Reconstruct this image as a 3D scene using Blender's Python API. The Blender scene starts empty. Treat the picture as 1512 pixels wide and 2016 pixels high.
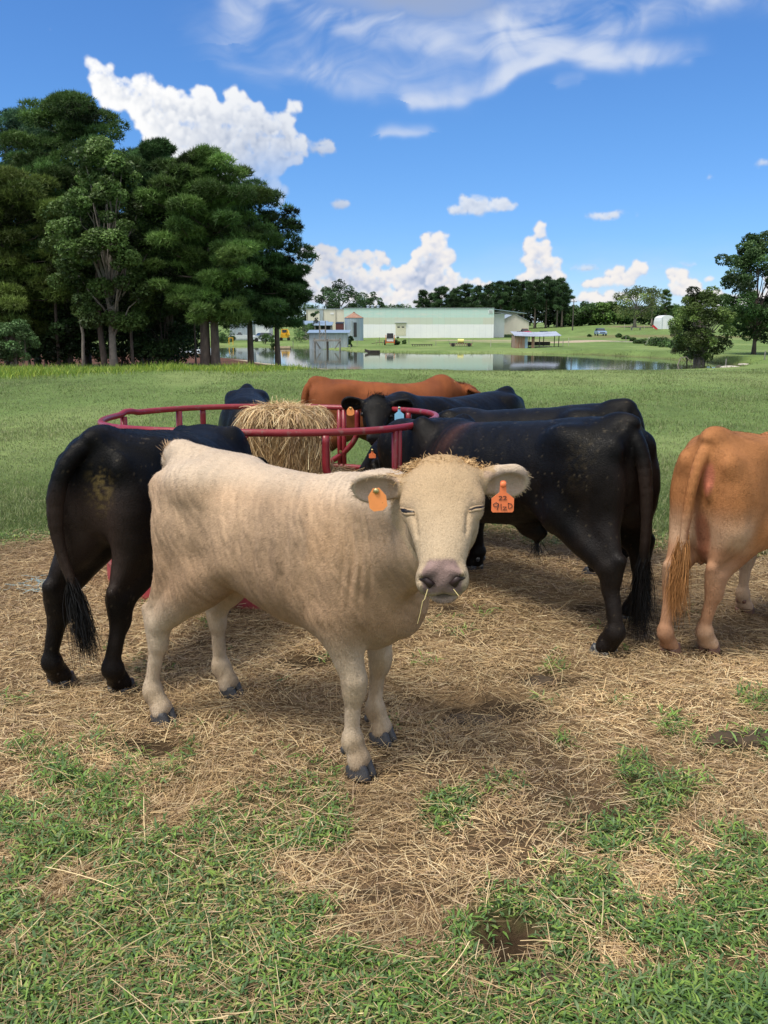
import bpy, math, random
import numpy as np

# ------------------------------------------------------------------ camera, world, sun, exposure
SC = bpy.context.scene
FPX = 1750.0
PITCH = math.atan((1008 - 640) / FPX)
CAMH = 1.6
K = FPX / 1515.0                       # distances below were first laid out for another lens
cam_d = bpy.data.cameras.new("camera")
cam = bpy.data.objects.new("camera", cam_d)
SC.collection.objects.link(cam)
cam.location = (0, 0, CAMH)
cam.rotation_euler = (math.pi / 2 - PITCH, 0, 0)
cam_d.sensor_fit = 'VERTICAL'
cam_d.sensor_height = 24.0
cam_d.lens = 24.0 * FPX / 2016.0
cam_d.clip_start = 0.05
cam_d.clip_end = 3000
SC.camera = cam
SC.view_settings.view_transform = 'Standard'
SC.view_settings.look = 'None'
SC.view_settings.gamma = 1
SC.view_settings.exposure = 0.70
SC.cycles.use_denoising = True
SC.cycles.max_bounces = 6
SC.cycles.diffuse_bounces = 3
SC.cycles.glossy_bounces = 3
SC.cycles.transparent_max_bounces = 4
SC.cycles.caustics_reflective = False
SC.cycles.caustics_refractive = False

SUN_EL = math.radians(62)
SUN_AZ = math.radians(-122)          # from +Y, clockwise positive (towards +X): behind the camera on the left
sun_dir = np.array([math.sin(SUN_AZ) * math.cos(SUN_EL), math.cos(SUN_AZ) * math.cos(SUN_EL), math.sin(SUN_EL)])
sun_d = bpy.data.lights.new("sun", 'SUN')
sun_d.energy = 2.3
sun_d.angle = math.radians(20)
sun_d.color = (1.0, 0.93, 0.82)
sun = bpy.data.objects.new("sun", sun_d)
SC.collection.objects.link(sun)
from mathutils import Vector, Matrix
sun.rotation_euler = Vector(-sun_dir).to_track_quat('-Z', 'Y').to_euler()
sun.location = (-20, -20, 40)


class NT:
    """small helper that writes shader nodes"""
    def __init__(self, tree):
        self.t = tree
        self.n = tree.nodes
        self.l = tree.links

    def node(self, kind, **kw):
        x = self.n.new(kind)
        for k, v in kw.items():
            setattr(x, k, v)
        return x

    def put(self, sock, v):
        if isinstance(v, bpy.types.NodeSocket):
            self.l.new(v, sock)
        elif v is not None:
            sock.default_value = v

    def m(self, op, a, b=None, c=None, clamp=False):
        x = self.node('ShaderNodeMath', operation=op, use_clamp=clamp)
        self.put(x.inputs[0], a)
        if b is not None: self.put(x.inputs[1], b)
        if c is not None: self.put(x.inputs[2], c)
        return x.outputs[0]

    def vm(self, op, a, b=None, c=None, out=0):
        x = self.node('ShaderNodeVectorMath', operation=op)
        self.put(x.inputs[0], a)
        if b is not None: self.put(x.inputs[1], b)
        if c is not None: self.put(x.inputs[2], c)
        return x.outputs[out]

    def noise(self, vec, scale, detail=4, rough=0.55, dist=0.0, out='Fac'):
        x = self.node('ShaderNodeTexNoise')
        if vec is not None: self.put(x.inputs['Vector'], vec)
        x.inputs['Scale'].default_value = scale
        x.inputs['Detail'].default_value = detail
        x.inputs['Roughness'].default_value = rough
        x.inputs['Distortion'].default_value = dist
        return x.outputs[out]

    def voro(self, vec, scale, detail=0, rough=0.5, feature='F1', out='Distance', smooth=None):
        x = self.node('ShaderNodeTexVoronoi', feature=feature)
        if vec is not None: self.put(x.inputs['Vector'], vec)
        x.inputs['Scale'].default_value = scale
        x.inputs['Detail'].default_value = detail
        x.inputs['Roughness'].default_value = rough
        if smooth is not None: x.inputs['Smoothness'].default_value = smooth
        return x.outputs[out]

    def ramp(self, fac, stops, interp='LINEAR'):
        x = self.node('ShaderNodeValToRGB')
        x.color_ramp.interpolation = interp
        e = x.color_ramp.elements
        while len(e) < len(stops): e.new(0.5)
        for i, (p, c) in enumerate(stops):
            e[i].position = p
            c = (c, c, c) if isinstance(c, (int, float)) else c
            e[i].color = (*c, 1) if len(c) == 3 else c
        self.put(x.inputs[0], fac)
        return x.outputs[0]

    def step(self, v, lo, hi):
        x = self.node('ShaderNodeMapRange', interpolation_type='SMOOTHSTEP')
        self.put(x.inputs[0], v)
        x.inputs[1].default_value = lo
        x.inputs[2].default_value = hi
        return x.outputs[0]

    def mix(self, f, a, b, blend='MIX'):
        x = self.node('ShaderNodeMix', data_type='RGBA', blend_type=blend)
        self.put(x.inputs[0], f)
        for s, v in ((x.inputs[6], a), (x.inputs[7], b)):
            if isinstance(v, (tuple, list)) and len(v) == 3: v = (*v, 1)
            self.put(s, v)
        return x.outputs[2]

    def comb(self, x_, y_, z_):
        x = self.node('ShaderNodeCombineXYZ')
        for s, v in zip(x.inputs, (x_, y_, z_)): self.put(s, v)
        return x.outputs[0]


def pix_dir(px, py):
    """world direction through a pixel of the 1512 x 2016 photograph"""
    dx = (px - 756) / FPX
    dy = -(py - 1008) / FPX
    c, s = math.cos(PITCH), math.sin(PITCH)
    return np.array([dx, c + dy * s, -s + dy * c])


def P(px, py, Y):
    d = pix_dir(px, py)
    return np.array([0, 0, CAMH]) + d * (Y / d[1])


def G(px, py, z=0.0):
    d = pix_dir(px, py)
    return np.array([0, 0, CAMH]) + d * ((z - CAMH) / d[2])


# ---------------- sky: physical sky (Nishita) with clouds computed by direction (azimuth, elevation)
def sstep(a, b, x):
    t = np.clip((x - a) / (b - a), 0, 1)
    return t * t * (3 - 2 * t)


def vnoise(x, y, seed=0):
    """cheap smooth value noise in 2-D, about -1..1"""
    x = np.asarray(x, dtype=float); y = np.asarray(y, dtype=float)
    xi, yi = np.floor(x).astype(np.int64), np.floor(y).astype(np.int64)
    fx, fy = x - xi, y - yi
    fx = fx * fx * (3 - 2 * fx); fy = fy * fy * (3 - 2 * fy)

    def h(a, b):
        n = (a * 374761393 + b * 668265263 + seed * 1442695041) & 0xffffffff
        n = ((n ^ (n >> 13)) * 1274126177) & 0xffffffff
        return ((n ^ (n >> 16)) & 0xffff) / 32767.5 - 1
    return (h(xi, yi) * (1 - fx) + h(xi + 1, yi) * fx) * (1 - fy) + (h(xi, yi + 1) * (1 - fx) + h(xi + 1, yi + 1) * fx) * fy


def fbm(x, y, seed=0, o=4):
    s, a = 0, 1.0
    for k in range(o):
        s = s + a * vnoise(x * 2 ** k, y * 2 ** k, seed + k)
        a *= 0.5
    return s


def blur(a, s):
    k = np.arange(-int(3 * s) - 1, int(3 * s) + 2)
    w = np.exp(-k ** 2 / (2.0 * s * s)); w /= w.sum()
    n = len(k) // 2
    for ax in (0, 1):
        p = np.pad(a, [(n, n) if i == ax else (0, 0) for i in (0, 1)], mode='edge')
        a = sum(wi * (p[i:i + a.shape[0], :] if ax == 0 else p[:, i:i + a.shape[1]]) for i, wi in enumerate(w))
    return a


AZ0, AZ1, EL0, EL1 = -0.9, 0.9, -0.05, 0.75
RES = 1000.0                                     # samples per radian


def az_el(px, py):
    v = pix_dir(px, py); v = v / np.linalg.norm(v)
    return math.atan2(v[0], v[1]), math.asin(v[2])


def cloud_map():
    W, H = int((AZ1 - AZ0) * RES), int((EL1 - EL0) * RES)
    r = np.random.default_rng(11)
    A, E = np.meshgrid(AZ0 + (np.arange(W) + 0.5) / RES, EL0 + (np.arange(H) + 0.5) / RES)
    rgb = np.zeros((H, W, 3)); alpha = np.zeros((H, W))

    def cv(px, py):
        a, e = az_el(px, py)
        return (a - AZ0) * RES, (e - EL0) * RES

    def puffs(blobs, base=None, scale=1.0):
        """spheres upon spheres, like the heads of a cumulus; coordinates in samples"""
        out = []
        for px, py, rx, ry in blobs:
            cx, cy = cv(px, py)
            x2, _ = cv(px + rx, py); _, y2 = cv(px, py - ry)
            ax_, ay_ = abs(x2 - cx), abs(y2 - cy)
            R0 = min(ax_, ay_)
            n0 = int(6 + 5 * max(ax_, ay_) / R0)
            lvl = []
            for _ in range(n0):
                t, q = r.uniform(0, 2 * math.pi), math.sqrt(r.uniform(0, 1))
                rr = R0 * r.uniform(0.34, 0.6)
                lvl.append((cx + math.cos(t) * q * max(ax_ - rr, 1), cy + math.sin(t) * q * max(ay_ - rr, 1), r.uniform(0, 0.5) * R0, rr))
            out += lvl
            for fac, kids in ((0.52, 7), (0.5, 6), (0.5, 4)):
                nxt = []
                for (x, y, z, rr) in lvl:
                    if rr < 2.4: continue
                    for _ in range(kids):
                        v = r.normal(size=3); v[1] = v[1] + 0.35; v[2] = abs(v[2]); v /= np.linalg.norm(v)
                        k = rr * fac * r.uniform(0.55, 1.15)
                        nxt.append((x + v[0] * rr * 0.92, y + v[1] * rr * 0.92, z + v[2] * rr * 0.9, k))
                if len(nxt) > 2600:
                    nxt = [nxt[i] for i in r.choice(len(nxt), 2600, replace=False)]
                out += nxt; lvl = nxt
        return out

    def splat(ps):
        Z = np.full((H, W), -1e3); NX = np.zeros((H, W)); NY = np.zeros((H, W)); NZ = np.zeros((H, W)); C = np.zeros((H, W))
        for (x, y, z, k) in ps:
            x0, x1, y0, y1 = int(max(0, x - k - 1)), int(min(W, x + k + 2)), int(max(0, y - k - 1)), int(min(H, y + k + 2))
            if x1 <= x0 or y1 <= y0: continue
            dx = np.arange(x0, x1)[None, :] - x; dy = np.arange(y0, y1)[:, None] - y
            q = k * k - dx * dx - dy * dy
            zz = z + np.sqrt(np.maximum(q, 0))
            sl = (slice(y0, y1), slice(x0, x1))
            m = (q > 0) & (zz > Z[sl])
            Z[sl][m] = zz[m]
            NX[sl][m] = (dx / k + 0 * dy)[m]; NY[sl][m] = (dy / k + 0 * dx)[m]; NZ[sl][m] = np.sqrt(np.maximum(q, 0))[m] / k
            C[sl] = np.maximum(C[sl], np.clip((k - np.sqrt(dx * dx + dy * dy)) + 0.5, 0, 1))
        return Z, NX, NY, NZ, C

    def put(col, a):
        nonlocal rgb, alpha
        na = a + alpha * (1 - a)
        rgb = np.where(na[..., None] > 1e-4, (col * a[..., None] + rgb * (alpha * (1 - a))[..., None]) / np.maximum(na, 1e-4)[..., None], col)
        alpha = na

    # high cirrus
    wx = fbm(A * 2.6, E * 2.6, 20, 5) * 0.09; wy = fbm(A * 2.6 + 9, E * 2.6, 31, 5) * 0.05
    th = 0.22
    u = (A + wx) * math.cos(th) + (E + wy) * math.sin(th); v = -(A + wx) * math.sin(th) + (E + wy) * math.cos(th)
    st = fbm(u * 5 + wx * 30, v * 20 + wy * 60, 40, 6)
    fi = fbm(u * 14, v * 80 + fbm(u * 9, v * 9, 63, 3) * 3, 60, 5)
    cl = fbm(A * 7 + wx * 20, E * 12 + wy * 20, 80, 6)
    X0 = (A - AZ0) * RES + fbm(A * 9, E * 9, 22, 5) * 13; Y0 = (E - EL0) * RES + fbm(A * 9 + 4, E * 9, 23, 5) * 9
    M = np.zeros((H, W))
    for px, py, rx, ry, g in [(760, 80, 330, 110, .20), (1010, 70, 300, 80, .20), (640, 120, 150, 90, .16), (1290, 30, 260, 46, .24)]:
        cx, cy = cv(px, py); x2, _ = cv(px + rx, py); _, y2 = cv(px, py - ry)
        d = np.sqrt(((X0 - cx) / abs(x2 - cx)) ** 2 + ((Y0 - cy) / abs(y2 - cy)) ** 2)
        M = np.maximum(M, g * sstep(1.2, 0.1, d + .22 * cl))
    for g, w_, pts in ((1.0, 13, [(810, 213), (880, 201), (960, 172), (1030, 128), (1100, 110), (1210, 120), (1370, 122)]),
                       (.55, 40, [(500, 110), (620, 150), (710, 172), (800, 176), (900, 160)]),
                       (.85, 30, [(990, 60), (1150, 62), (1260, 40), (1400, 14), (1520, -14)]),
                       (.85, 36, [(540, -6), (640, 40), (760, 70), (900, 90), (1020, 97), (1130, 78)]),
                       (.50, 24, [(430, -14), (490, 40), (530, 95), (570, 150), (650, 190), (730, 203)]),
                       (.65, 7, [(755, 282), (800, 272), (836, 262)]), (.30, 22, [(395, 70), (450, 80), (440, 140), (520, 185)]),
                       (.70, 16, [(1070, 95), (1160, 128), (1270, 132)]), (.35, 9, [(1095, 172), (1140, 165)]), (.6, 26, [(600, 20), (700, 20), (820, 40), (940, 40), (1060, 20)])):
        q = [cv(*p_) for p_ in pts]
        wd = w_ * RES / FPX
        m = np.zeros((H, W))
        for (xa, ya), (xb, yb) in zip(q[:-1], q[1:]):
            ex, ey = xb - xa, yb - ya
            t = np.clip(((X0 - xa) * ex + (Y0 - ya) * ey) / (ex * ex + ey * ey), 0, 1)
            dx, dy = X0 - xa - t * ex, Y0 - ya - t * ey
            d = np.hypot(dx, dy)
            k = np.where(dy > 0, 2.1, .9)               # crisp below, combed out upwards
            m = np.maximum(m, np.exp(-(d / (wd * k)) ** 2))
        M = np.maximum(M, g * m) + .25 * np.minimum(M, g * m)
    a = M * (0.50 + 0.38 * st + 0.20 * fi + 0.22 * cl)
    a = sstep(0.0, 1.05, a) * 0.84
    cx, cy = cv(800, -18)
    dk = sstep(1.15, 0.2, np.hypot(((A - AZ0) * RES - cx) / 120, ((E - EL0) * RES - cy) / 26) + 0.35 * cl)
    col = np.array([0.80, 0.86, 0.98])[None, None] * (1 - 0.36 * dk[..., None]) + np.zeros((H, W, 1))
    a = np.maximum(a, 0.6 * dk)
    put(col, a)

    def cumulus(blobs, lo, mid, hi, soft=0.8, op=1.0, erode=0.0, L=(-0.50, 0.62, 0.60), fade=None, gain=1.0):
        ps = puffs(blobs)
        Z, NX, NY, NZ, C = splat(ps)
        m = C > 0
        Zf = np.where(m, Z, 0)
        den = blur(m.astype(float), 9) + 1e-3
        big = blur(Zf, 9) / den
        den2 = blur(m.astype(float), 3) + 1e-3
        sm = blur(Zf, 3) / den2
        Nx, Ny, Nz = [blur(c * m, 1.0) / (blur(m.astype(float), 1.0) + 1e-3) for c in (NX, NY, NZ)]
        N2 = [blur(c * m, 5) / (blur(m.astype(float), 5) + 1e-3) for c in (NX, NY, NZ)]
        L = np.array(L) / np.linalg.norm(L)
        lam = 0.55 * (Nx * L[0] + Ny * L[1] + Nz * L[2]) + 0.45 * (N2[0] * L[0] + N2[1] * L[1] + N2[2] * L[2])
        ao = np.clip((Zf - sm) / 4.0, -1, 1) * 0.16 + np.clip((Zf - big) / 14.0, -1, 1) * 0.16
        rag = fbm(A * 60, E * 60, 5, 4)
        b = np.clip(0.22 + 0.70 * lam * gain + 1.5 * ao + 0.05 * rag, 0, 1)
        b = blur(b, 0.7)
        lo, mid, hi = [np.array(c) for c in (lo, mid, hi)]
        t = b[..., None]
        col = np.where(t < 0.5, lo + (mid - lo) * t * 2, mid + (hi - mid) * (t * 2 - 1))
        al = blur(C, soft)
        al = sstep(0.22, 0.95, al + 0.30 * fbm(A * 120, E * 120, 15, 5)) * sstep(.04, .22, al) * op
        if fade is not None: al = al * fade
        if erode:
            al = al * sstep(-0.6, 0.5, fbm(A * 30, E * 60, 33, 5) + 1.2 * blur(C, 6) - erode)
        put(col, al)
    low = [(850, 478, 34, 24), (845, 510, 52, 34), (830, 550, 85, 32), (790, 590, 120, 30), (625, 497, 44, 18), (690, 512, 62, 22), (735, 512, 34, 18),
           (650, 535, 80, 26), (740, 552, 90, 28), (640, 580, 110, 34), (890, 560, 40, 18), (945, 558, 24, 10),
           (1064, 456, 16, 20), (1056, 486, 28, 22), (1064, 520, 42, 26), (1066, 550, 54, 24), (1260, 527, 20, 15), (1222, 538, 42, 15), (1170, 560, 30, 10),
           (1210, 556, 56, 12), (1190, 588, 80, 15), (1330, 540, 26, 13), (1345, 568, 40, 20), (1395, 550, 14, 8), (1430, 592, 100, 22), (1000, 600, 120, 20),
           (1560, 560, 60, 40), (1800, 540, 160, 50), (-100, 540, 160, 60), (-400, 500, 150, 90), (330, 560, 120, 50)]
    veil = sstep(0.10, -0.01, E + 0.012 * fbm(A * 14, E * 40, 71, 4)) * 0.55
    put(np.zeros((H, W, 3)) + np.array([0.74, 0.80, 0.93]), veil * (0.6 + 0.4 * np.clip(fbm(A * 20, E * 60, 91, 5), -1, 1)))
    cumulus(low, (0.42, 0.50, 0.68), (0.70, 0.74, 0.86), (1.02, 0.97, 0.93), soft=1.6, op=0.97, L=(-0.35, 0.75, 0.5), fade=0.55 + 0.45 * sstep(-0.01, 0.03, E))
    small = [(955, 412, 76, 14), (930, 398, 32, 18), (975, 404, 40, 15), (665, 404, 26, 11), (632, 292, 40, 16), (610, 288, 20, 14), (1180, 428, 46, 10), (1205, 421, 20, 8), (1240, 420, 22, 5),
             (768, 419, 18, 4), (1500, 322, 20, 8), (1398, 350, 8, 4), (1150, 528, 30, 6), (1320, 524, 60, 4), (100, 60, 5, 3)]
    cumulus(small, (0.46, 0.54, 0.70), (0.66, 0.72, 0.84), (0.90, 0.93, 0.98), soft=2.6, op=0.88, erode=-0.15, L=(-0.2, 0.95, 0.3))
    cum = [(178, 125, 18, 14), (195, 150, 36, 26), (225, 185, 50, 36), (283, 165, 26, 22), (290, 200, 50, 42), (345, 205, 36, 30), (398, 190, 26, 24), (400, 225, 52, 42),
           (462, 195, 26, 24), (480, 225, 44, 40), (440, 265, 80, 56), (515, 245, 40, 34), (577, 214, 17, 16), (562, 240, 24, 18), (545, 262, 40, 28), (570, 300, 38, 38),
           (505, 310, 80, 60), (530, 365, 44, 32), (470, 370, 60, 50), (350, 270, 90, 60), (590, 272, 16, 12), (538, 395, 26, 18)]
    ga, ge = az_el(545, 390)
    cumulus(cum, (0.56, 0.63, 0.76), (0.84, 0.87, 0.93), (1.08, 1.08, 1.08), soft=1.9, L=(-0.55, 0.45, 0.70),
            fade=1 - 0.5 * sstep(0.075, 0.02, np.hypot(A - ga, (E - ge) * 1.2)))
    # shaded lower flank of the big cloud
    g = sstep(0.15, 0.02, np.hypot((A - ga) * 0.9, E - ge))[..., None]
    rgb = rgb * (1 - g * np.array([0.34, 0.28, 0.17]))
    return rgb, alpha


def build_world():
    w = bpy.data.worlds.new("World")
    SC.world = w
    w.use_nodes = True
    T = NT(w.node_tree)
    for n in list(T.n): T.n.remove(n)
    out = T.node('ShaderNodeOutputWorld')
    bg = T.node('ShaderNodeBackground')
    T.l.new(bg.outputs[0], out.inputs[0])
    bg.inputs['Strength'].default_value = 0.1
    sky = T.node('ShaderNodeTexSky', sky_type='NISHITA')
    sky.sun_disc = False
    sky.sun_elevation = SUN_EL
    sky.sun_rotation = SUN_AZ
    sky.altitude = 200
    sky.air_density = 1.0
    sky.dust_density = 0.0
    sky.ozone_density = 4.0
    tc = T.node('ShaderNodeTexCoord')
    d = tc.outputs['Generated']
    sp = T.node('ShaderNodeSeparateXYZ')
    T.l.new(d, sp.inputs[0])
    az = T.m('ARCTAN2', sp.outputs[0], sp.outputs[1])
    el = T.m('ARCSINE', sp.outputs[2])
    # clear, deep blue late-summer air: cooler towards the horizon
    tint = T.ramp(T.m('MULTIPLY', el, 1.5), [(0.0, (0.52, 0.68, 0.98)), (0.10, (0.42, 0.62, 0.92)), (0.30, (0.42, 0.66, 0.93)), (0.8, (0.40, 0.66, 0.97))])
    skyc = T.mix(1.0, sky.outputs[0], tint, 'MULTIPLY')
    rgb, a = cloud_map()
    H, W = a.shape
    im = bpy.data.images.new("cloud_field", W, H, alpha=True, float_buffer=True)
    im.colorspace_settings.name = 'Non-Color'
    im.alpha_mode = 'CHANNEL_PACKED'
    px = np.ones((H, W, 4), dtype=np.float32)
    px[..., :3] = rgb; px[..., 3] = a
    im.pixels.foreach_set(px.ravel())
    im.update()
    im.pack()
    it = T.node('ShaderNodeTexImage', image=im, extension='CLIP', interpolation='Linear')
    uv = T.comb(T.m('MULTIPLY_ADD', az, 1 / (AZ1 - AZ0), -AZ0 / (AZ1 - AZ0)), T.m('MULTIPLY_ADD', el, 1 / (EL1 - EL0), -EL0 / (EL1 - EL0)), 0.0)
    T.l.new(uv, it.inputs['Vector'])
    cl = T.vm('SCALE', it.outputs['Color'])
    cl.node.inputs['Scale'].default_value = CLOUD_GAIN
    col = T.mix(it.outputs['Alpha'], skyc, cl)
    # unseen bright cloud deck overhead and behind the photographer, added as neutral fill
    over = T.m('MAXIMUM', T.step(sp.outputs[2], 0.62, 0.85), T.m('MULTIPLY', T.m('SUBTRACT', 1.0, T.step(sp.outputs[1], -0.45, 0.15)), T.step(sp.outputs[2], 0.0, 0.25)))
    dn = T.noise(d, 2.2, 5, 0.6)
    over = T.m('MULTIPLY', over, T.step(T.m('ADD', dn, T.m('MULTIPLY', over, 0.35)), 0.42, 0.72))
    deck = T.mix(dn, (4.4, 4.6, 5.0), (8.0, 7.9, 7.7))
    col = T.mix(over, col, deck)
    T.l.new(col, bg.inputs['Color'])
    w.cycles.sampling_method = 'MANUAL'
    w.cycles.sample_map_resolution = 512


CLOUD_GAIN = 5.7
build_world()


# ------------------------------------------------------------------ mesh helpers
rng = np.random.default_rng(7)


def link(o, parent=None):
    SC.collection.objects.link(o)
    if parent is not None:
        o.parent = parent
    return o


def make(name, V, F, mat=None, parent=None, col=None, smooth=False, attrs=None):
    """one mesh object out of arrays; F is an (n,k) array or a list of such arrays"""
    V = np.asarray(V, dtype=np.float32)
    Fs = F if isinstance(F, list) else [F]
    Fs = [np.asarray(f, dtype=np.int32) for f in Fs if len(f)]
    me = bpy.data.meshes.new(name)
    me.vertices.add(len(V))
    me.vertices.foreach_set('co', V.ravel())
    nl = sum(f.size for f in Fs)
    npoly = sum(len(f) for f in Fs)
    me.loops.add(nl)
    me.loops.foreach_set('vertex_index', np.concatenate([f.ravel() for f in Fs]))
    me.polygons.add(npoly)
    st, s = [], 0
    for f in Fs:
        st.append(s + np.arange(len(f)) * f.shape[1])
        s += f.size
    me.polygons.foreach_set('loop_start', np.concatenate(st).astype(np.int32))
    me.polygons.foreach_set('use_smooth', np.full(npoly, bool(smooth)))
    me.update(calc_edges=True)
    if col is not None:
        a = me.color_attributes.new('col', 'FLOAT_COLOR', 'POINT')
        c = np.ones((len(V), 4), dtype=np.float32)
        c[:, :3] = col
        a.data.foreach_set('color', c.ravel())
    if mat is not None:
        for mm in (mat if isinstance(mat, list) else [mat]):
            me.materials.append(mm)
    o = bpy.data.objects.new(name, me)
    return link(o, parent)


def empty(name, loc, rz=0.0):
    o = bpy.data.objects.new(name, None)
    o.empty_display_size = 0.2
    o.location = loc
    o.rotation_euler = (0, 0, rz)
    return link(o)


def tag(o, label=None, cat=None, group=None, kind=None):
    if label: o['label'] = label
    if cat: o['category'] = cat
    if group: o['group'] = group
    if kind: o['kind'] = kind
    return o


class MB:
    """collects simple solids, then links them as one mesh object"""
    def __init__(self):
        self.V, self.F, self.C, self.n = [], {}, [], 0

    def add(self, V, F, c=None):
        V = np.asarray(V, dtype=float)
        for f in F:
            self.F.setdefault(len(f), []).append([i + self.n for i in f])
        self.V.append(V)
        self.C.append(np.tile(np.array(c if c is not None else (1, 1, 1), dtype=float), (len(V), 1)))
        self.n += len(V)
        return self

    def box(self, c, s, rz=0.0, R=None, col=None, taper=1.0):
        x, y, z = np.array(s) / 2.0
        V = np.array([[-x, -y, -z], [x, -y, -z], [x, y, -z], [-x, y, -z],
                      [-x * taper, -y * taper, z], [x * taper, -y * taper, z], [x * taper, y * taper, z], [-x * taper, y * taper, z]])
        if R is None:
            ca, sa = math.cos(rz), math.sin(rz)
            R = np.array([[ca, -sa, 0], [sa, ca, 0], [0, 0, 1]])
        V = V @ np.asarray(R).T + np.array(c)
        return self.add(V, [(0, 3, 2, 1), (4, 5, 6, 7), (0, 1, 5, 4), (1, 2, 6, 5), (2, 3, 7, 6), (3, 0, 4, 7)], col)

    def tube(self, pts, r, n=8, col=None, closed=False, cap=True, jitter=0.0, sx=1.0):
        pts = np.asarray(pts, dtype=float)
        m = len(pts)
        rr = np.full(m, r, dtype=float) if np.isscalar(r) else np.asarray(r, dtype=float)
        if closed:
            t = np.roll(pts, -1, 0) - np.roll(pts, 1, 0)
        else:
            t = np.gradient(pts, axis=0)
        t /= np.linalg.norm(t, axis=1)[:, None] + 1e-9
        ref = np.array([0, 0, 1.0]) if abs(t[0, 2]) < 0.9 else np.array([1.0, 0, 0])
        u = np.cross(ref, t[0]); u /= np.linalg.norm(u)
        V = []
        for i in range(m):
            u = u - t[i] * np.dot(u, t[i]); u /= np.linalg.norm(u) + 1e-9
            v = np.cross(t[i], u)
            a = np.arange(n) * 2 * math.pi / n
            k = rr[i] * (1 + jitter * rng.standard_normal(n)) if jitter else rr[i]
            V.append(pts[i] + (np.cos(a) * k * sx)[:, None] * u + (np.sin(a) * k)[:, None] * v)
        V = np.concatenate(V)
        F = []
        for i in range(m if closed else m - 1):
            a0, b0 = i * n, ((i + 1) % m) * n
            for j in range(n):
                F.append((a0 + j, a0 + (j + 1) % n, b0 + (j + 1) % n, b0 + j))
        if cap and not closed:
            F.append(tuple(range(n - 1, -1, -1)))
            F.append(tuple((m - 1) * n + j for j in range(n)))
        return self.add(V, F, col)

    def lathe(self, c, prof, n=24, col=None, R=None):
        """prof: (radius, z) pairs from bottom to top"""
        V, m = [], len(prof)
        a = np.arange(n) * 2 * math.pi / n
        for r, z in prof:
            V.append(np.stack([np.cos(a) * r, np.sin(a) * r, np.full(n, z)], 1))
        V = np.concatenate(V)
        if R is not None: V = V @ np.asarray(R).T
        V = V + np.array(c)
        F = [(i * n + j, i * n + (j + 1) % n, (i + 1) * n + (j + 1) % n, (i + 1) * n + j) for i in range(m - 1) for j in range(n)]
        F.append(tuple(range(n - 1, -1, -1)))
        F.append(tuple((m - 1) * n + j for j in range(n)))
        return self.add(V, F, col)

    def ball(self, c, r, n=12, R=None, col=None):
        r = np.array([r] * 3 if np.isscalar(r) else r, dtype=float)
        m = n // 2 + 1
        V = [np.array([[0, 0, -1.0]])]
        a = np.arange(n) * 2 * math.pi / n
        for i in range(1, m):
            th = math.pi * i / m - math.pi / 2
            V.append(np.stack([np.cos(a) * math.cos(th), np.sin(a) * math.cos(th), np.full(n, math.sin(th))], 1))
        V.append(np.array([[0, 0, 1.0]]))
        V = np.concatenate(V) * r
        if R is not None: V = V @ np.asarray(R).T
        V = V + np.array(c)
        F = [(0, 1 + (j + 1) % n, 1 + j) for j in range(n)]
        for i in range(m - 2):
            for j in range(n):
                F.append((1 + i * n + j, 1 + i * n + (j + 1) % n, 1 + (i + 1) * n + (j + 1) % n, 1 + (i + 1) * n + j))
        L = 1 + (m - 1) * n
        F += [(L, L - n + j, L - n + (j + 1) % n) for j in range(n)]
        return self.add(V, F, col)

    def slab(self, outline, n_, th, col=None):
        """planar outline (k,3) given thickness th along n_"""
        o = np.asarray(outline, dtype=float); k = len(o)
        n_ = np.asarray(n_, dtype=float); n_ = n_ / np.linalg.norm(n_)
        V = np.concatenate([o - n_ * th / 2, o + n_ * th / 2])
        F = [tuple(range(k - 1, -1, -1)), tuple(range(k, 2 * k))] + [(j, (j + 1) % k, k + (j + 1) % k, k + j) for j in range(k)]
        return self.add(V, F, col)

    def build(self, name, mat, parent=None, smooth=False, label=None):
        V = np.concatenate(self.V)
        o = make(name, V, [np.array(f) for f in self.F.values()], mat, parent, np.concatenate(self.C), smooth)
        if label: o['label'] = label
        return o


def smooth_by_angle(o, deg=40):
    me = o.data
    me.polygons.foreach_set('use_smooth', np.ones(len(me.polygons), dtype=bool))
    try: me.set_sharp_from_angle(angle=math.radians(deg))
    except Exception: pass
    return o


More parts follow.
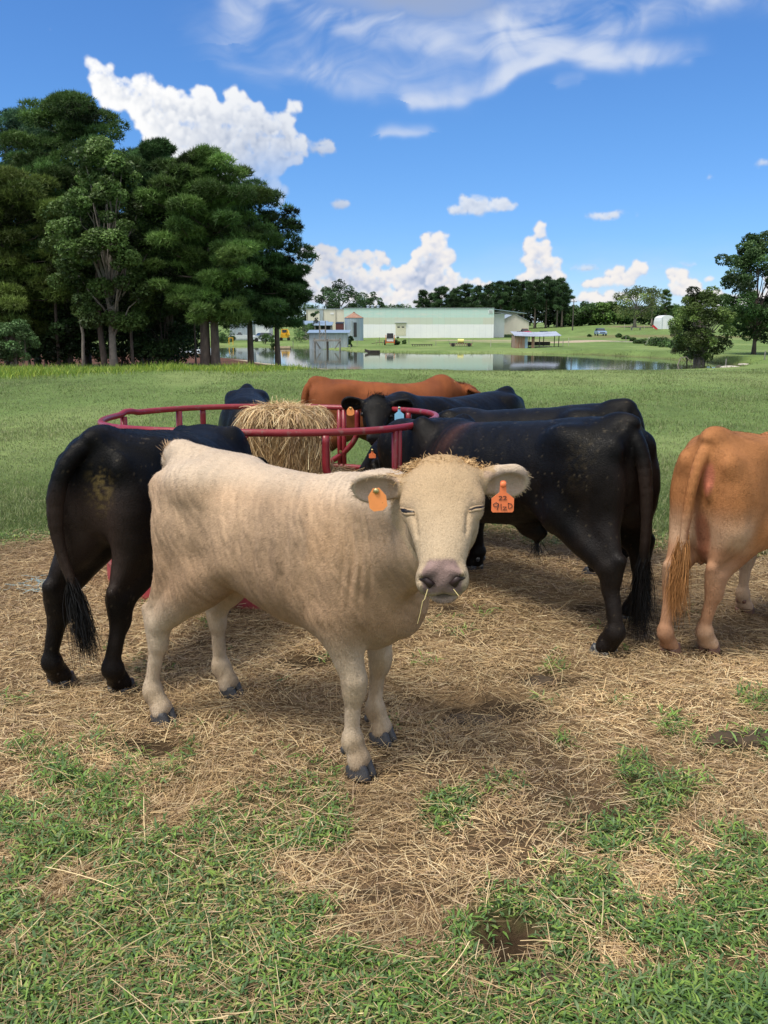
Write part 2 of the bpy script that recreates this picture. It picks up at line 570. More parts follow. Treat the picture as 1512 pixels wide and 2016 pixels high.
def mat(name, base=(0.5, 0.5, 0.5), rough=0.7, metal=0.0, spec=0.5, var=0.15, vscale=6.0, bump=0.0, bscale=60.0, use_col=False,
        stops=None, sheen=0.0, trans=0.0, stain=None, stretch=(1, 1, 1)):
    """principled material with noise variation; use_col multiplies by the mesh's own colour attribute"""
    m = bpy.data.materials.new(name)
    m.use_nodes = True
    T = NT(m.node_tree)
    b = T.n['Principled BSDF']
    tc = T.node('ShaderNodeTexCoord')
    vec = tc.outputs['Object']
    if stretch != (1, 1, 1):
        vec = T.vm('MULTIPLY', vec, stretch)
    nz = T.noise(vec, vscale, 5, 0.6)
    if stops:
        c = T.ramp(nz, stops)
    else:
        lo = tuple(x * (1 - var) for x in base)
        hi = tuple(min(1, x * (1 + var)) for x in base)
        c = T.ramp(nz, [(0.3, lo), (0.7, hi)])
    if use_col:
        at = T.node('ShaderNodeVertexColor', layer_name='col')
        c = T.mix(1.0, c, at.outputs[0], 'MULTIPLY')
    if stain:
        sc, lo, hi, colr, amt = stain
        s = T.m('MULTIPLY', T.step(T.noise(vec, sc, 6, 0.7), lo, hi), amt)
        c = T.mix(s, c, colr)
    T.put(b.inputs['Base Color'], c)
    b.inputs['Roughness'].default_value = rough
    b.inputs['Metallic'].default_value = metal
    b.inputs['Specular IOR Level'].default_value = spec
    if sheen:
        b.inputs['Sheen Weight'].default_value = sheen
    if bump:
        bp = T.node('ShaderNodeBump')
        bp.inputs['Strength'].default_value = min(1.0, bump)
        bp.inputs['Distance'].default_value = 0.01
        T.put(bp.inputs['Height'], T.noise(vec, bscale, 5, 0.65))
        T.l.new(bp.outputs[0], b.inputs['Normal'])
    if trans:
        tr = T.node('ShaderNodeBsdfTranslucent')
        T.put(tr.inputs['Color'], c)
        mx = T.node('ShaderNodeMixShader')
        mx.inputs[0].default_value = trans
        T.l.new(b.outputs[0], mx.inputs[1]); T.l.new(tr.outputs[0], mx.inputs[2])
        T.l.new(mx.outputs[0], T.n['Material Output'].inputs['Surface'])
    return m


# ------------------------------------------------------------------ terrain
WATER_Z = -1.5
POND = np.array([(-48, 104), (-26, 92), (-18, 82), (-12, 70), (-8.6, 62), (-2.7, 54), (5, 50.5), (15, 51), (24, 55), (28, 61), (27, 68), (25.5, 76),
                 (22, 84), (14, 86), (5.3, 85.5), (-4, 93), (-9, 104), (-14, 111), (-24, 117), (-50, 118)], dtype=float)


def poly_sd(x, y, poly):
    """signed distance to polygon, negative inside"""
    x = np.asarray(x, float); y = np.asarray(y, float)
    d = np.full(x.shape, 1e9); inside = np.zeros(x.shape, bool)
    n = len(poly)
    for i in range(n):
        ax, ay = poly[i]; bx, by = poly[(i + 1) % n]
        ex, ey = bx - ax, by - ay
        t = np.clip(((x - ax) * ex + (y - ay) * ey) / (ex * ex + ey * ey), 0, 1)
        d = np.minimum(d, (x - ax - t * ex) ** 2 + (y - ay - t * ey) ** 2)
        c = ((ay > y) != (by > y)) & (x < ex * (y - ay) / (ey + 1e-12) + ax)
        inside ^= c
    d = np.sqrt(d)
    return np.where(inside, -d, d)


HOLES = []          # (x, y, radius, depth) hoof pits


def gz(x, y):
    x = np.asarray(x, float); y = np.asarray(y, float)
    y0 = y; y = y / K
    near = -1.3 * sstep(26.3, 47.5, y) + 0.12 * sstep(10, 30, x) * sstep(20, 28, y)
    left = np.interp(y, [50, 95, 160, 225, 420, 900], [-1.32, -1.33, -0.95, 0.4, 2.0, 4])
    right = np.interp(y, [50, 62, 95, 170, 222, 420, 900], [-1.15, -0.9, -1.0, -0.35, 1.55, 4.0, 7])
    k = sstep(0.16, 0.30, x / np.maximum(y, 20.0))
    far = left * (1 - k) + right * k
    z = np.where(y < 50, near, far)
    t = sstep(44, 60, y)
    z = near * (1 - t) + far * t
    sd = poly_sd(x, y, POND)
    zp = WATER_Z - 0.5 + 0.5 * sstep(-1.6, 0.0, sd)
    z = np.where(sd < 0, zp, WATER_Z + (z - WATER_Z) * sstep(0, 2.2, sd) * 1.0 + 0.0)
    amp = sstep(1.0, 2.0, y) * 0.012 * (1 - sstep(15, 26, y)) + 0.0
    z = z + amp * fbm(x * 2.2, y0 * 2.2, 3, 3) + 0.05 * sstep(14, 26, y) * fbm(x * 0.25, y * 0.25, 9, 3)
    for hx, hy, hr, hd in HOLES:
        dd = np.hypot(x - hx, y0 - hy) / hr
        z = z - hd * np.exp(-dd ** 2 * 1.5) + hd * 0.25 * np.exp(-((dd - 1.4) / 0.4) ** 2)
    return z
# ------------------------------------------------------------------ ground, hay litter, grass, pond
HOLES += [(1.6 * 0, 0, .01, 0)]
_h = G(1005, 1865); HOLES.append((_h[0], _h[1], .085, .075))
for _px, _py, _r, _d in ((600, 1305, .13, .03), (930, 1400, .20, .03), (1080, 1330, .16, .025), (330, 1470, .12, .02), (270, 1830, .10, .02), (1150, 1200, .2, .02), (380, 1560, .12, .02)):
    _h = G(_px, _py); HOLES.append((_h[0], _h[1], _r, _d))


def pxy(x, y):
    """ground point -> photograph pixel (for laying out what grows where, in world space)"""
    c, s = math.cos(PITCH), math.sin(PITCH)
    dep = y * c + CAMH * s
    v = CAMH * c - y * s
    return 756 + x / dep * FPX, 1008 + v / dep * FPX


def hay_amount(x, y):
    """how thick the trodden hay lies around the feeder, 0..1"""
    n = fbm(x * .9 + 3, y * .9, 12, 4)
    d = np.hypot((x + .15) / 3.75, (y - 5.05) / 2.15)
    d = np.where(y > 5.05, np.hypot((x + .15) / 3.75, (y - 5.05) / 2.25), d)
    h = sstep(1.10, .86, d + .11 * n)
    # thin scatter in front, more to the middle and right
    f = (.38 + .5 * sstep(-.35, .5, fbm(x * 1.3 + 11, y * 1.3, 17, 4) + .2)) * sstep(4.4, 3.0, y)
    for hx, hy, hr, hd in HOLES[1:2]:
        f = f * sstep(.8, 1.7, np.hypot((x - hx) / .09, (y - hy) / .09))
    return np.maximum(h, f)


def green_amount(x, y):
    h = hay_amount(x, y)
    n = fbm(x * 1.7 + 5, y * 1.7 + 2, 71, 4)
    n2 = fbm(x * 5 + 5, y * 5 + 2, 75, 3)
    far = sstep(6.4, 7.4, y + .35 * n)
    side = sstep(.75, 1.05, np.hypot((x + .15) / 3.75, (y - 5.05) / 2.2) + .12 * n)
    n3 = fbm(x * 2.6 + 1, y * 2.6 + 8, 83, 3)
    front = sstep(3.30, 2.55, y + .45 * n) * sstep(-.18, .30, .8 * n + .6 * n2 + .7 * n3 + .50 * sstep(2.75, 1.95, y))
    right = sstep(1.30, 1.75, x + .25 * n) * sstep(4.3, 3.2, y) * sstep(-.3, .3, n2 + n * .6)
    g = np.maximum(np.maximum(front, right), side * sstep(5.2, 6.6, y))
    g = np.maximum(g, .0)
    for hx, hy, hr, hd in HOLES[1:2]:
        g = g * sstep(.8, 1.5, np.hypot((x - hx) / .09, (y - hy) / .09))
    spr = .30 * sstep(.55, .95, n2) * (y < 5.5)
    return np.clip(np.maximum(np.maximum(g, far), spr * sstep(1.2, .8, h)), 0, 1)


def build_ground():
    # one sheet, fine near the camera and coarse far away
    ys = np.concatenate([np.arange(-6, 1.2, .5), np.arange(1.2, 8.5, .035), np.geomspace(8.5, 34, 110), np.geomspace(34.5, 150, 190)[0:], np.geomspace(153, 2600, 60)])
    xs0 = np.linspace(-1, 1, 300)
    sx = np.sign(xs0) * (np.abs(xs0) ** 1.0)
    X = np.zeros((len(ys), len(sx))); Y = np.zeros_like(X)
    for i, y in enumerate(ys):
        hw = 4.6 + max(0, y - 6) * .85 if y < 300 else 4.6 + 294 * .85 + (y - 300) * 1.6
        X[i] = sx * hw; Y[i] = y
    Z = gz(X, Y)
    n, m = X.shape
    V = np.stack([X, Y, Z], -1).reshape(-1, 3)
    i, j = np.meshgrid(np.arange(n - 1), np.arange(m - 1), indexing='ij')
    a = (i * m + j).ravel()
    F = np.stack([a, a + 1, a + m + 1, a + m], 1)
    x, y = V[:, 0], V[:, 1]
    yl = y / K
    gr = green_amount(x, y)[:, None]
    n1 = fbm(x * 6, y * 6, 5, 4)[:, None]; n2 = fbm(x * 1.3, y * 1.3, 8, 4)[:, None]
    soil = np.array([.12, .075, .043]) * (1 + .35 * n1)
    straw = np.array([.30, .205, .105]) * (1 + .25 * n1 + .2 * n2)
    h = hay_amount(x, y)[:, None]
    C = soil * (1 - .55 * h) + straw * .55 * h
    grass = np.array([.060, .095, .024]) * (1 + .18 * n1 + .12 * n2)
    nf = fbm(x * .18, y * .10, 55, 4)[:, None]
    fieldg = np.array([.145, .215, .065]) * (1 + .18 * nf + .10 * fbm(x * .9, y * .35, 59, 4)[:, None])
    dry = np.array([.28, .27, .13])
    fieldg = fieldg * (1 - .22 * sstep(.1, .8, nf)) + dry * .22 * sstep(.1, .8, nf)
    t = sstep(7, 12, y)[:, None]
    C = C * (1 - gr) + grass * gr
    C = C * (1 - t) + fieldg * t
    # forest floor of brown needles under the trees, down to the pond
    ff = (sstep(-3.0, -9.0, x + .02 * (y - 45) + 1.2 * fbm(x * .3, y * .3, 91, 3)) * sstep(37, 41, y + .8 * fbm(x * .8, y * .2, 95, 3)) * sstep(110, 85, y))[:, None]
    C = C * (1 - ff) + np.array([.105, .050, .032]) * (1 + .3 * n2) * ff
    sd = poly_sd(x, yl, POND)
    sand = (sstep(2.0, .6, sd + .3 * n2[:, 0]) * sstep(-1.5, -.2, sd) * (yl < 70) * (x < 2) * (x > -14))[:, None]
    C = C * (1 - sand) + np.array([.42, .36, .27]) * sand
    mudb = (sstep(.9, .1, sd) * sstep(-2, -.2, sd))[:, None] * .6 * (1 - sand)
    C = C * (1 - mudb) + np.array([.10, .075, .04]) * mudb
    bed = (sd < -.2)[:, None]
    C = np.where(bed, np.array([.06, .055, .03]), C)
    # worn tracks and the bare patch by the tin shelter
    for (px, py, Yl, rx, ry, col) in ((1130, 662, 122, 7.5, 6, (.40, .33, .24)), (960, 667, 140, 12, 2.5, (.34, .30, .20)), (1010, 665, 130, 8, 2.5, (.34, .30, .20)),
                                      (1300, 662, 150, 20, 16, (.17, .17, .07)), (1260, 640, 215, 10, 8, (.2, .16, .1))):
        c = P(px, py, Yl * K)
        s = (sstep(1.1, .6, np.hypot((x - c[0]) / rx, (y - c[1]) / (ry * K)) + .15 * nf[:, 0]))[:, None]
        C = C * (1 - s) + np.array(col) * s
    # dark spots: manure, the hoof hole, and calf shade painted under the belly
    for px, py, rx, ry in ((600, 1305, .16, .13), (960, 1395, .34, .17), (1080, 1335, .20, .12), (1160, 1195, .16, .12), (1240, 1160, .3, .10), (1290, 1145, .2, .1), (290, 1470, .2, .1), (270, 1835, .12, .07),
                           (1010, 1860, .10, .09), (750, 1760, .14, .05), (1500, 1460, .22, .07), (870, 1200, .3, .1), (1420, 1700, .1, .05)):
        c = G(px, py)
        s = (sstep(1.15, .35, np.hypot((x - c[0]) / rx, (y - c[1]) / ry) + .35 * n1[:, 0]))[:, None] * .85
        C = C * (1 - s) + np.array([.040, .027, .016]) * s
    c = G(1080, 1940)
    s = (sstep(1.1, .4, np.hypot((x - c[0]) / .09, (y - c[1]) / .06) + .3 * n1[:, 0]))[:, None] * .9
    C = C * (1 - s) + np.array([.21, .16, .125]) * s
    m_ = bpy.data.materials.new('ground'); m_.use_nodes = True
    T = NT(m_.node_tree); b = T.n['Principled BSDF']
    at = T.node('ShaderNodeVertexColor', layer_name='col')
    tc = T.node('ShaderNodeTexCoord'); vec = tc.outputs['Object']
    f1 = T.noise(vec, 55, 6, .7); f2 = T.noise(vec, 9, 5, .65); f3 = T.noise(T.vm('MULTIPLY', vec, (1.0, .45, 1)), 1.6, 6, .7)
    k = T.m('ADD', T.m('MULTIPLY_ADD', f1, .9, .55), T.m('MULTIPLY_ADD', f2, .7, -.35))
    k = T.m('MULTIPLY', k, T.m('MULTIPLY_ADD', f3, .8, .6))
    T.put(b.inputs['Base Color'], T.mix(1.0, at.outputs[0], T.comb(k, k, k), 'MULTIPLY'))
    b.inputs['Roughness'].default_value = .95
    b.inputs['Specular IOR Level'].default_value = .15
    bp = T.node('ShaderNodeBump'); bp.inputs['Strength'].default_value = .8; bp.inputs['Distance'].default_value = .03
    T.put(bp.inputs['Height'], T.m('ADD', f1, f2)); T.l.new(bp.outputs[0], b.inputs['Normal'])
    o = make('ground', V, F, m_, None, C, smooth=True)
    tag(o, kind='structure')


def ribbons(name, P0, D, L, W_, col, m, parent=None, segs=3, sag=0.0, curl=0.2, seed=1, flat=0.6, taper=True, jit=.15, up=None):
    """many bent blades in one mesh; D unit start directions, sag bends them to the ground"""
    r = np.random.default_rng(seed)
    n = len(P0); k = segs + 1
    t = np.linspace(0, 1, k)
    side = np.cross(D, np.array([0, 0, 1.0])) + 1e-6
    side /= np.linalg.norm(side, axis=1)[:, None]
    if flat < 1:
        side = side + (1 - flat) * r.normal(size=(n, 3)) * .8
        side -= D * (side * D).sum(1)[:, None]
        side /= np.linalg.norm(side, axis=1)[:, None] + 1e-9
    lat = np.cross(D, r.normal(size=(n, 3))); lat /= np.linalg.norm(lat, axis=1)[:, None] + 1e-9
    cu = r.normal(size=n) * curl
    L = np.asarray(L) * np.ones(n); W_ = np.asarray(W_) * np.ones(n)
    pts = P0[:, None] + D[:, None] * (L[:, None] * t)[..., None] + lat[:, None] * ((cu * L)[:, None] * t ** 2)[..., None]
    pts[..., 2] -= (np.asarray(sag) * np.ones(n) * L)[:, None] * t ** 2
    w = np.ones(k) if not taper else np.interp(t, [0, .35, 1], [.55, 1, .05])
    A = pts - side[:, None] * (W_[:, None] * w * .5)[..., None]; B = pts + side[:, None] * (W_[:, None] * w * .5)[..., None]
    V = np.stack([A, B], 2).reshape(n, -1, 3)
    base = (np.arange(n) * 2 * k)[:, None]
    F = np.concatenate([np.stack([base[:, 0] + 2 * i, base[:, 0] + 2 * i + 1, base[:, 0] + 2 * i + 3, base[:, 0] + 2 * i + 2], 1) for i in range(segs)])
    C = np.repeat(np.clip(col * (1 + r.normal(scale=jit, size=(n, 1))), 0, 1), 2 * k, 0)
    return make(name, V.reshape(-1, 3), F, m, parent, C)


M_HAYS = mat('hay_strands', (1, 1, 1), .65, spec=.3, var=.12, vscale=7, use_col=True, trans=.15)
M_LEAF = mat('grass_blades', (1, 1, 1), .5, spec=.35, var=.15, vscale=5, use_col=True, trans=.30)


def hay_colors(r, n):
    c = np.array([[.56, .42, .22], [.50, .35, .17], [.40, .27, .13], [.26, .165, .085], [.62, .50, .29], [.34, .235, .12], [.46, .33, .20]])
    return c[r.choice(len(c), n, p=[.2, .2, .16, .12, .1, .12, .1])] * np.array([1.14, 1.16, 1.24])


def dark_spots(x, y):
    """how dark the litter is here: dung, treading, painted shade below the calf"""
    s = 0 * x
    for px, py, rx, ry in ((600, 1305, .2, .14), (960, 1395, .36, .17), (1080, 1335, .22, .12), (1160, 1195, .16, .12), (1240, 1160, .3, .10), (1290, 1145, .2, .1), (290, 1470, .2, .1), (270, 1835, .12, .07),
                           (1010, 1860, .10, .09), (750, 1760, .14, .05), (870, 1200, .3, .1)):
        c = G(px, py)
        s = np.maximum(s, sstep(1.2, .4, np.hypot((x - c[0]) / rx, (y - c[1]) / ry)))
    return s


def build_hay():
    r = np.random.default_rng(21)
    N = 640000
    # more where it is near and shows large
    y = 1.55 + (7.6 - 1.55) * r.uniform(size=N) ** 1.45
    x = r.uniform(-1, 1, N) * (0.62 * y + 1.6)
    keep = r.uniform(size=N) < hay_amount(x, y) * (1 - .55 * green_amount(x, y)) * (.55 + .45 * sstep(-.6, .5, fbm(x * 3, y * 3, 6, 3))) * (1 - .72 * dark_spots(x, y))
    x, y = x[keep], y[keep]; n = len(x)
    th = r.uniform(0, 2 * math.pi, n)
    # swirls: neighbours lie roughly alike
    th = th * .45 + fbm(x * 1.6, y * 1.6, 40, 2) * 4.5
    el = np.abs(r.normal(scale=.16, size=n)) - .03
    D = np.stack([np.cos(th) * np.cos(el), np.sin(th) * np.cos(el), np.sin(el)], 1)
    L = r.gamma(2.6, .0175, n).clip(.016, .18)
    z = gz(x, y) + .002 + r.uniform(0, 1, n) ** 2 * .030
    col = hay_colors(r, n)
    damp_shade = sstep(0, .9, fbm(x * 1.1 + 4, y * 1.1, 27, 4))[:, None] * .35 + dark_spots(x, y)[:, None] * .5  # damp tone, dung spots and the calf's painted shade
    damp_shade = np.clip(damp_shade + .30 * sstep(4.0, 5.5, y)[:, None], 0, .8)
    col = col * (1 + .30 * sstep(.0, .9, fbm(x * 1.7, y * 1.7, 29, 4)))[:, None]
    col = col * (1 - damp_shade) + np.array([.16, .105, .055]) * damp_shade
    o = ribbons('hay_litter', np.stack([x, y, z], 1), D, L, r.uniform(.0010, .0023, n) * (1 + .20 * (y - 2)), col, M_HAYS, segs=3, sag=np.sin(el) * .9, curl=.16, seed=3, taper=False, flat=.5)
    tag(o, kind='stuff')
    # a few long pale stalks on top
    n = 1500
    y = 1.6 + 4.8 * r.uniform(size=n) ** 1.3; x = r.uniform(-1, 1, n) * (.6 * y + .4)
    k = r.uniform(size=n) < np.clip(hay_amount(x, y) - .1, 0, .8); x, y = x[k], y[k]; n = len(x)
    th = r.uniform(0, 6.28, n); el = np.abs(r.normal(scale=.10, size=n))
    D = np.stack([np.cos(th) * np.cos(el), np.sin(th) * np.cos(el), np.sin(el)], 1)
    o = ribbons('long_hay_stalks', np.stack([x, y, gz(x, y) + .02], 1), D, r.uniform(.10, .28, n), r.uniform(.0016, .0028, n), np.tile([.66, .53, .30], (n, 1)), M_HAYS, segs=5, sag=np.sin(el) * .8, curl=.22, seed=4, taper=False)
    tag(o, kind='stuff')


def build_grass():
    r = np.random.default_rng(22)
    # broad-leaved crab grass in tufts near the camera
    N = 66000
    y = 1.5 + 5.2 * r.uniform(size=N) ** 1.5
    x = r.uniform(-1, 1, N) * (.62 * y + 1.7)
    keep = r.uniform(size=N) < green_amount(x, y) * .85
    x, y = x[keep], y[keep]; T_ = len(x)
    per = 7
    n = T_ * per
    bx = np.repeat(x, per) + r.normal(scale=.018, size=n); by = np.repeat(y, per) + r.normal(scale=.018, size=n)
    th = r.uniform(0, 6.28, n); el = r.uniform(.15, 1.15, n)
    D = np.stack([np.cos(th) * np.cos(el), np.sin(th) * np.cos(el), np.sin(el)], 1)
    cs = np.array([1.95, 1.75, 1.6]) * np.array([[.065, .135, .035], [.095, .19, .045], [.055, .115, .045], [.13, .22, .05], [.10, .165, .075], [.20, .24, .085], [.045, .09, .030]])
    tone = np.repeat(fbm(x * 2.2, y * 2.2, 66, 3), per)
    ci = np.clip((tone * 1.6 + 2.6 + r.normal(scale=1.6, size=n)).round().astype(int), 0, 6)
    hgt = np.repeat(.7 + .6 * sstep(-.5, .8, fbm(x * 1.3, y * 1.3, 68, 3)), per)
    L = r.uniform(.022, .062, n) * hgt
    P0 = np.stack([bx, by, gz(bx, by) + r.uniform(0, .035, n) * hgt], 1)
    o = ribbons('grass', P0, D, L, r.uniform(.0040, .0085, n), cs[ci], M_LEAF, segs=3, sag=.45, curl=.18, seed=5, flat=.75, jit=.14)
    tag(o, kind='stuff')
    # runners and thin stems lying between the leaves
    n = 13000
    y = 1.5 + 3.2 * r.uniform(size=n) ** 1.4; x = r.uniform(-1, 1, n) * (.62 * y + 1.4)
    k = r.uniform(size=n) < green_amount(x, y); x, y = x[k], y[k]; n = len(x)
    th = r.uniform(0, 6.28, n); el = r.uniform(.0, .7, n)
    D = np.stack([np.cos(th) * np.cos(el), np.sin(th) * np.cos(el), np.sin(el)], 1)
    c2 = np.array([[.16, .21, .07], [.30, .26, .13], [.12, .17, .06], [.38, .30, .17]])[r.integers(0, 4, n)]
    o = ribbons('grass_stems', np.stack([x, y, gz(x, y) + .008], 1), D, r.uniform(.04, .13, n), r.uniform(.0014, .0026, n), c2, M_LEAF, segs=3, sag=.5, curl=.3, seed=6, taper=False)
    tag(o, kind='stuff')
    # the pasture behind
    N = 500000
    u_ = r.uniform(size=N)
    y = 5.9 * (37.0 / 5.9) ** u_
    x = r.uniform(-1, 1, N) * (.52 * y + 1.9)
    patch = fbm(x * .55, y * .30, 77, 4)
    keep = r.uniform(size=N) < np.clip(green_amount(x, y) * (.62 + .35 * patch), .0, 1) * sstep(38, 34, y)
    x, y, patch = x[keep], y[keep], patch[keep]; n = len(x)
    th = r.uniform(0, 6.28, n); el = r.uniform(.7, 1.5, n)
    D = np.stack([np.cos(th) * np.cos(el), np.sin(th) * np.cos(el), np.sin(el)], 1)
    c0 = np.array([.130, .190, .058]); c1 = np.array([.230, .285, .105]); c3 = np.array([.34, .34, .18])
    tt = np.clip(.5 + .35 * patch + r.normal(scale=.25, size=n), 0, 1)[:, None]
    col = c0 * (1 - tt) + c1 * tt
    dr = (r.uniform(size=n) < .10 + .10 * sstep(0, 1, fbm(x * .2, y * .1, 55, 4)))[:, None]
    col = np.where(dr, c3, col)
    big = .6 + .8 * sstep(-.6, .9, fbm(x * .9, y * .5, 79, 3))
    L = r.uniform(.035, .095, n) * big
    o = ribbons('pasture_grass', np.stack([x, y, gz(x, y) - .004], 1), D, L, .0022 + .00042 * y, col, M_LEAF, segs=2, sag=.30, curl=.2, seed=7, flat=.3, jit=.10)
    tag(o, kind='stuff')
    # rank weeds along the wood's edge
    n = 30000
    x = r.uniform(-22, -2.5, n); y = 33 + r.normal(scale=1.6, size=n) + 2.4 * fbm(x * .3, x * 0, 5, 2) + .12 * (x + 10)
    x2 = r.uniform(-24, -8, 9000); y2 = 37 + r.normal(scale=1.6, size=9000)
    x = np.concatenate([x, x2]); y = np.concatenate([y, y2]); n = len(x)
    kk = r.uniform(size=n) < np.clip(.75 + .5 * fbm(x * .9, y * .5, 15, 3), 0, 1) * sstep(-2.4, -5.5, x); x, y = x[kk], y[kk]; n = len(x)
    th = r.uniform(0, 6.28, n); el = r.uniform(.8, 1.5, n)
    D = np.stack([np.cos(th) * np.cos(el), np.sin(th) * np.cos(el), np.sin(el)], 1)
    col = np.array([[.30, .40, .05], [.20, .32, .045], [.36, .43, .07], [.15, .26, .04]])[r.integers(0, 4, n)]
    hh = (.55 + .5 * sstep(-.4, .8, fbm(x * .5, y * .5, 17, 3)))
    o = ribbons('tall_weeds', np.stack([x, y, gz(x, y) - .01], 1), D, r.uniform(.22, .55, n) * hh, r.uniform(.012, .03, n), col, M_LEAF, segs=2, sag=.25, curl=.2, seed=8, flat=.3)
    tag(o, kind='stuff')
    # reeds and rough grass round the pond
    pts = []
    for i in range(len(POND)):
        a, b_ = POND[i], POND[(i + 1) % len(POND)]
        m_ = int(np.hypot(*(b_ - a)) * 26)
        t = r.uniform(size=(m_, 1)); q = a + (b_ - a) * t
        d_ = np.array([b_[1] - a[1], a[0] - b_[0]]); d_ = d_ / np.linalg.norm(d_)
        pts.append(q + d_ * np.abs(r.normal(scale=.9, size=(m_, 1))))
    q = np.concatenate(pts); q = q[q[:, 0] > -16]
    sand_zone = (q[:, 0] < 1) & (q[:, 1] < 70)
    q = q[~sand_zone | (r.uniform(size=len(q)) < .06)]
    kk = r.uniform(size=len(q)) < np.clip(.45 + .8 * fbm(q[:, 0] * .5, q[:, 1] * .5, 9, 3), .05, 1); q = q[kk]
    x, y = q[:, 0], q[:, 1] * K; n = len(x)
    th = r.uniform(0, 6.28, n); el = r.uniform(.9, 1.5, n)
    D = np.stack([np.cos(th) * np.cos(el), np.sin(th) * np.cos(el), np.sin(el)], 1)
    col = np.array([[.12, .19, .04], [.09, .15, .035], [.16, .21, .06]])[r.integers(0, 3, n)]
    o = ribbons('pond_reeds', np.stack([x, y, np.maximum(gz(x, y), WATER_Z) - .02], 1), D, r.uniform(.12, .40, n), .035, col, M_LEAF, segs=2, sag=.2, curl=.2, seed=9, flat=.3)
    tag(o, kind='stuff')


def build_pond():
    m = bpy.data.materials.new('pond_water'); m.use_nodes = True
    T = NT(m.node_tree); b = T.n['Principled BSDF']
    tc = T.node('ShaderNodeTexCoord')
    b.inputs['Base Color'].default_value = (.055, .062, .035, 1)
    b.inputs['Roughness'].default_value = .05
    b.inputs['IOR'].default_value = 1.33
    b.inputs['Specular IOR Level'].default_value = .9
    bp = T.node('ShaderNodeBump'); bp.inputs['Strength'].default_value = .10; bp.inputs['Distance'].default_value = .02
    T.put(bp.inputs['Height'], T.noise(T.vm('MULTIPLY', tc.outputs['Object'], (1, .45, 1)), 1.3, 4, .6))
    T.l.new(bp.outputs[0], b.inputs['Normal'])
    c = POND.mean(0)
    q = c + (POND - c) * 1.0
    d_ = q - c
    q = q + d_ / np.linalg.norm(d_, axis=1)[:, None] * 2.5
    V = np.array([(x, y * K, WATER_Z) for x, y in q])
    V = np.concatenate([V, [[c[0], c[1] * K, WATER_Z]]]); n = len(q)
    o = make('pond', V, np.array([(i, (i + 1) % n, n) for i in range(n)]), m)
    tag(o, kind='structure')


build_ground(); build_pond(); build_hay(); build_grass()
# ------------------------------------------------------------------ trees: tapered trunks, limbs, crowns of many leaf-sized faces
M_BARK = mat('pine_bark', (.115, .090, .075), .9, var=.45, vscale=7, bump=.9, bscale=18, stretch=(1, 1, .3))
M_BARKP = mat('pale_bark', (.22, .195, .165), .85, var=.3, vscale=5, bump=.5, bscale=20)
M_NEEDLE = mat('needles', (1, 1, 1), .55, spec=.25, var=.12, vscale=.8, use_col=True, trans=.22)
M_TLEAF = mat('tree_leaves', (1, 1, 1), .5, spec=.3, var=.14, vscale=.7, use_col=True, trans=.28)


def spray(r, C, R, n, size, width, kind, cols, jit=.18, upb=.35):
    """n tufts inside ellipsoids (centres C, radii R (m,3)); returns triangles and colours"""
    m = len(C)
    w = (R[:, 0] * R[:, 1] + R[:, 0] * R[:, 2]); i = r.choice(m, n, p=w / w.sum())
    v = r.normal(size=(n, 3)); v /= np.linalg.norm(v, axis=1)[:, None]
    q = r.uniform(.45, 1.05, (n, 1)) ** .6
    flip = r.uniform(size=n) < .35
    v[:, 2] = np.where(flip & (v[:, 2] < 0), -v[:, 2], v[:, 2])
    P0 = C[i] + v * q * R[i]
    tone = (cols[0][None] * (1 - r.uniform(size=(m, 1))) + cols[1][None] * r.uniform(size=(m, 1)))[i]
    if kind == 'needle':
        per = 6
        d = np.repeat(v, per, 0) * .55 + r.normal(scale=.75, size=(n * per, 3)); d[:, 2] += upb
        d /= np.linalg.norm(d, axis=1)[:, None]
        p = np.repeat(P0, per, 0)
        s_ = np.cross(d, r.normal(size=(n * per, 3))); s_ /= np.linalg.norm(s_, axis=1)[:, None]
        L = (size * r.uniform(.6, 1.25, n * per))[:, None]; W_ = (width * r.uniform(.7, 1.3, n * per))[:, None]
        V = np.stack([p - s_ * W_ * .5, p + s_ * W_ * .5, p + d * L], 1).reshape(-1, 3)
        F = np.arange(len(V)).reshape(-1, 3)
        tone = tone * (1.5 + .75 * sstep(-.3, .9, v[:, 2]) * r.uniform(.3, 1.3, n))[:, None]  # upper tufts coloured lighter, a painted highlight from above
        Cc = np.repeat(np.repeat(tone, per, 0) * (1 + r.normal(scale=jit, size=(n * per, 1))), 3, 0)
    else:
        d = r.normal(size=(n, 3)); d[:, 2] *= .6; d /= np.linalg.norm(d, axis=1)[:, None]
        s_ = np.cross(d, v * .6 + r.normal(size=(n, 3)) * .6 + np.array([0, 0, .5])); s_ /= np.linalg.norm(s_, axis=1)[:, None] + 1e-9
        L = (size * r.uniform(.6, 1.35, n))[:, None]; W_ = (width * r.uniform(.6, 1.3, n))[:, None]
        V = np.stack([P0 - d * L * .5, P0 + s_ * W_ * .5 + d * L * .05, P0 + d * L * .5, P0 - s_ * W_ * .5 + d * L * .05], 1).reshape(-1, 3)
        F = np.arange(len(V)).reshape(-1, 4)
        Cc = np.repeat(tone * 1.55 * (1 + r.normal(scale=jit, size=(n, 1))), 4, 0)
    return V, F, np.clip(Cc, 0.002, 1)


def limb_pts(r, a, b, sag=.12, wig=.06, k=6):
    t = np.linspace(0, 1, k)[:, None]
    L = np.linalg.norm(np.array(b) - np.array(a))
    p = np.array(a) * (1 - t) + np.array(b) * t
    p[:, 2] += (np.sin(t[:, 0] * math.pi) * sag * L)
    p[1:-1] += r.normal(scale=wig * L / k, size=(k - 2, 3))
    return p


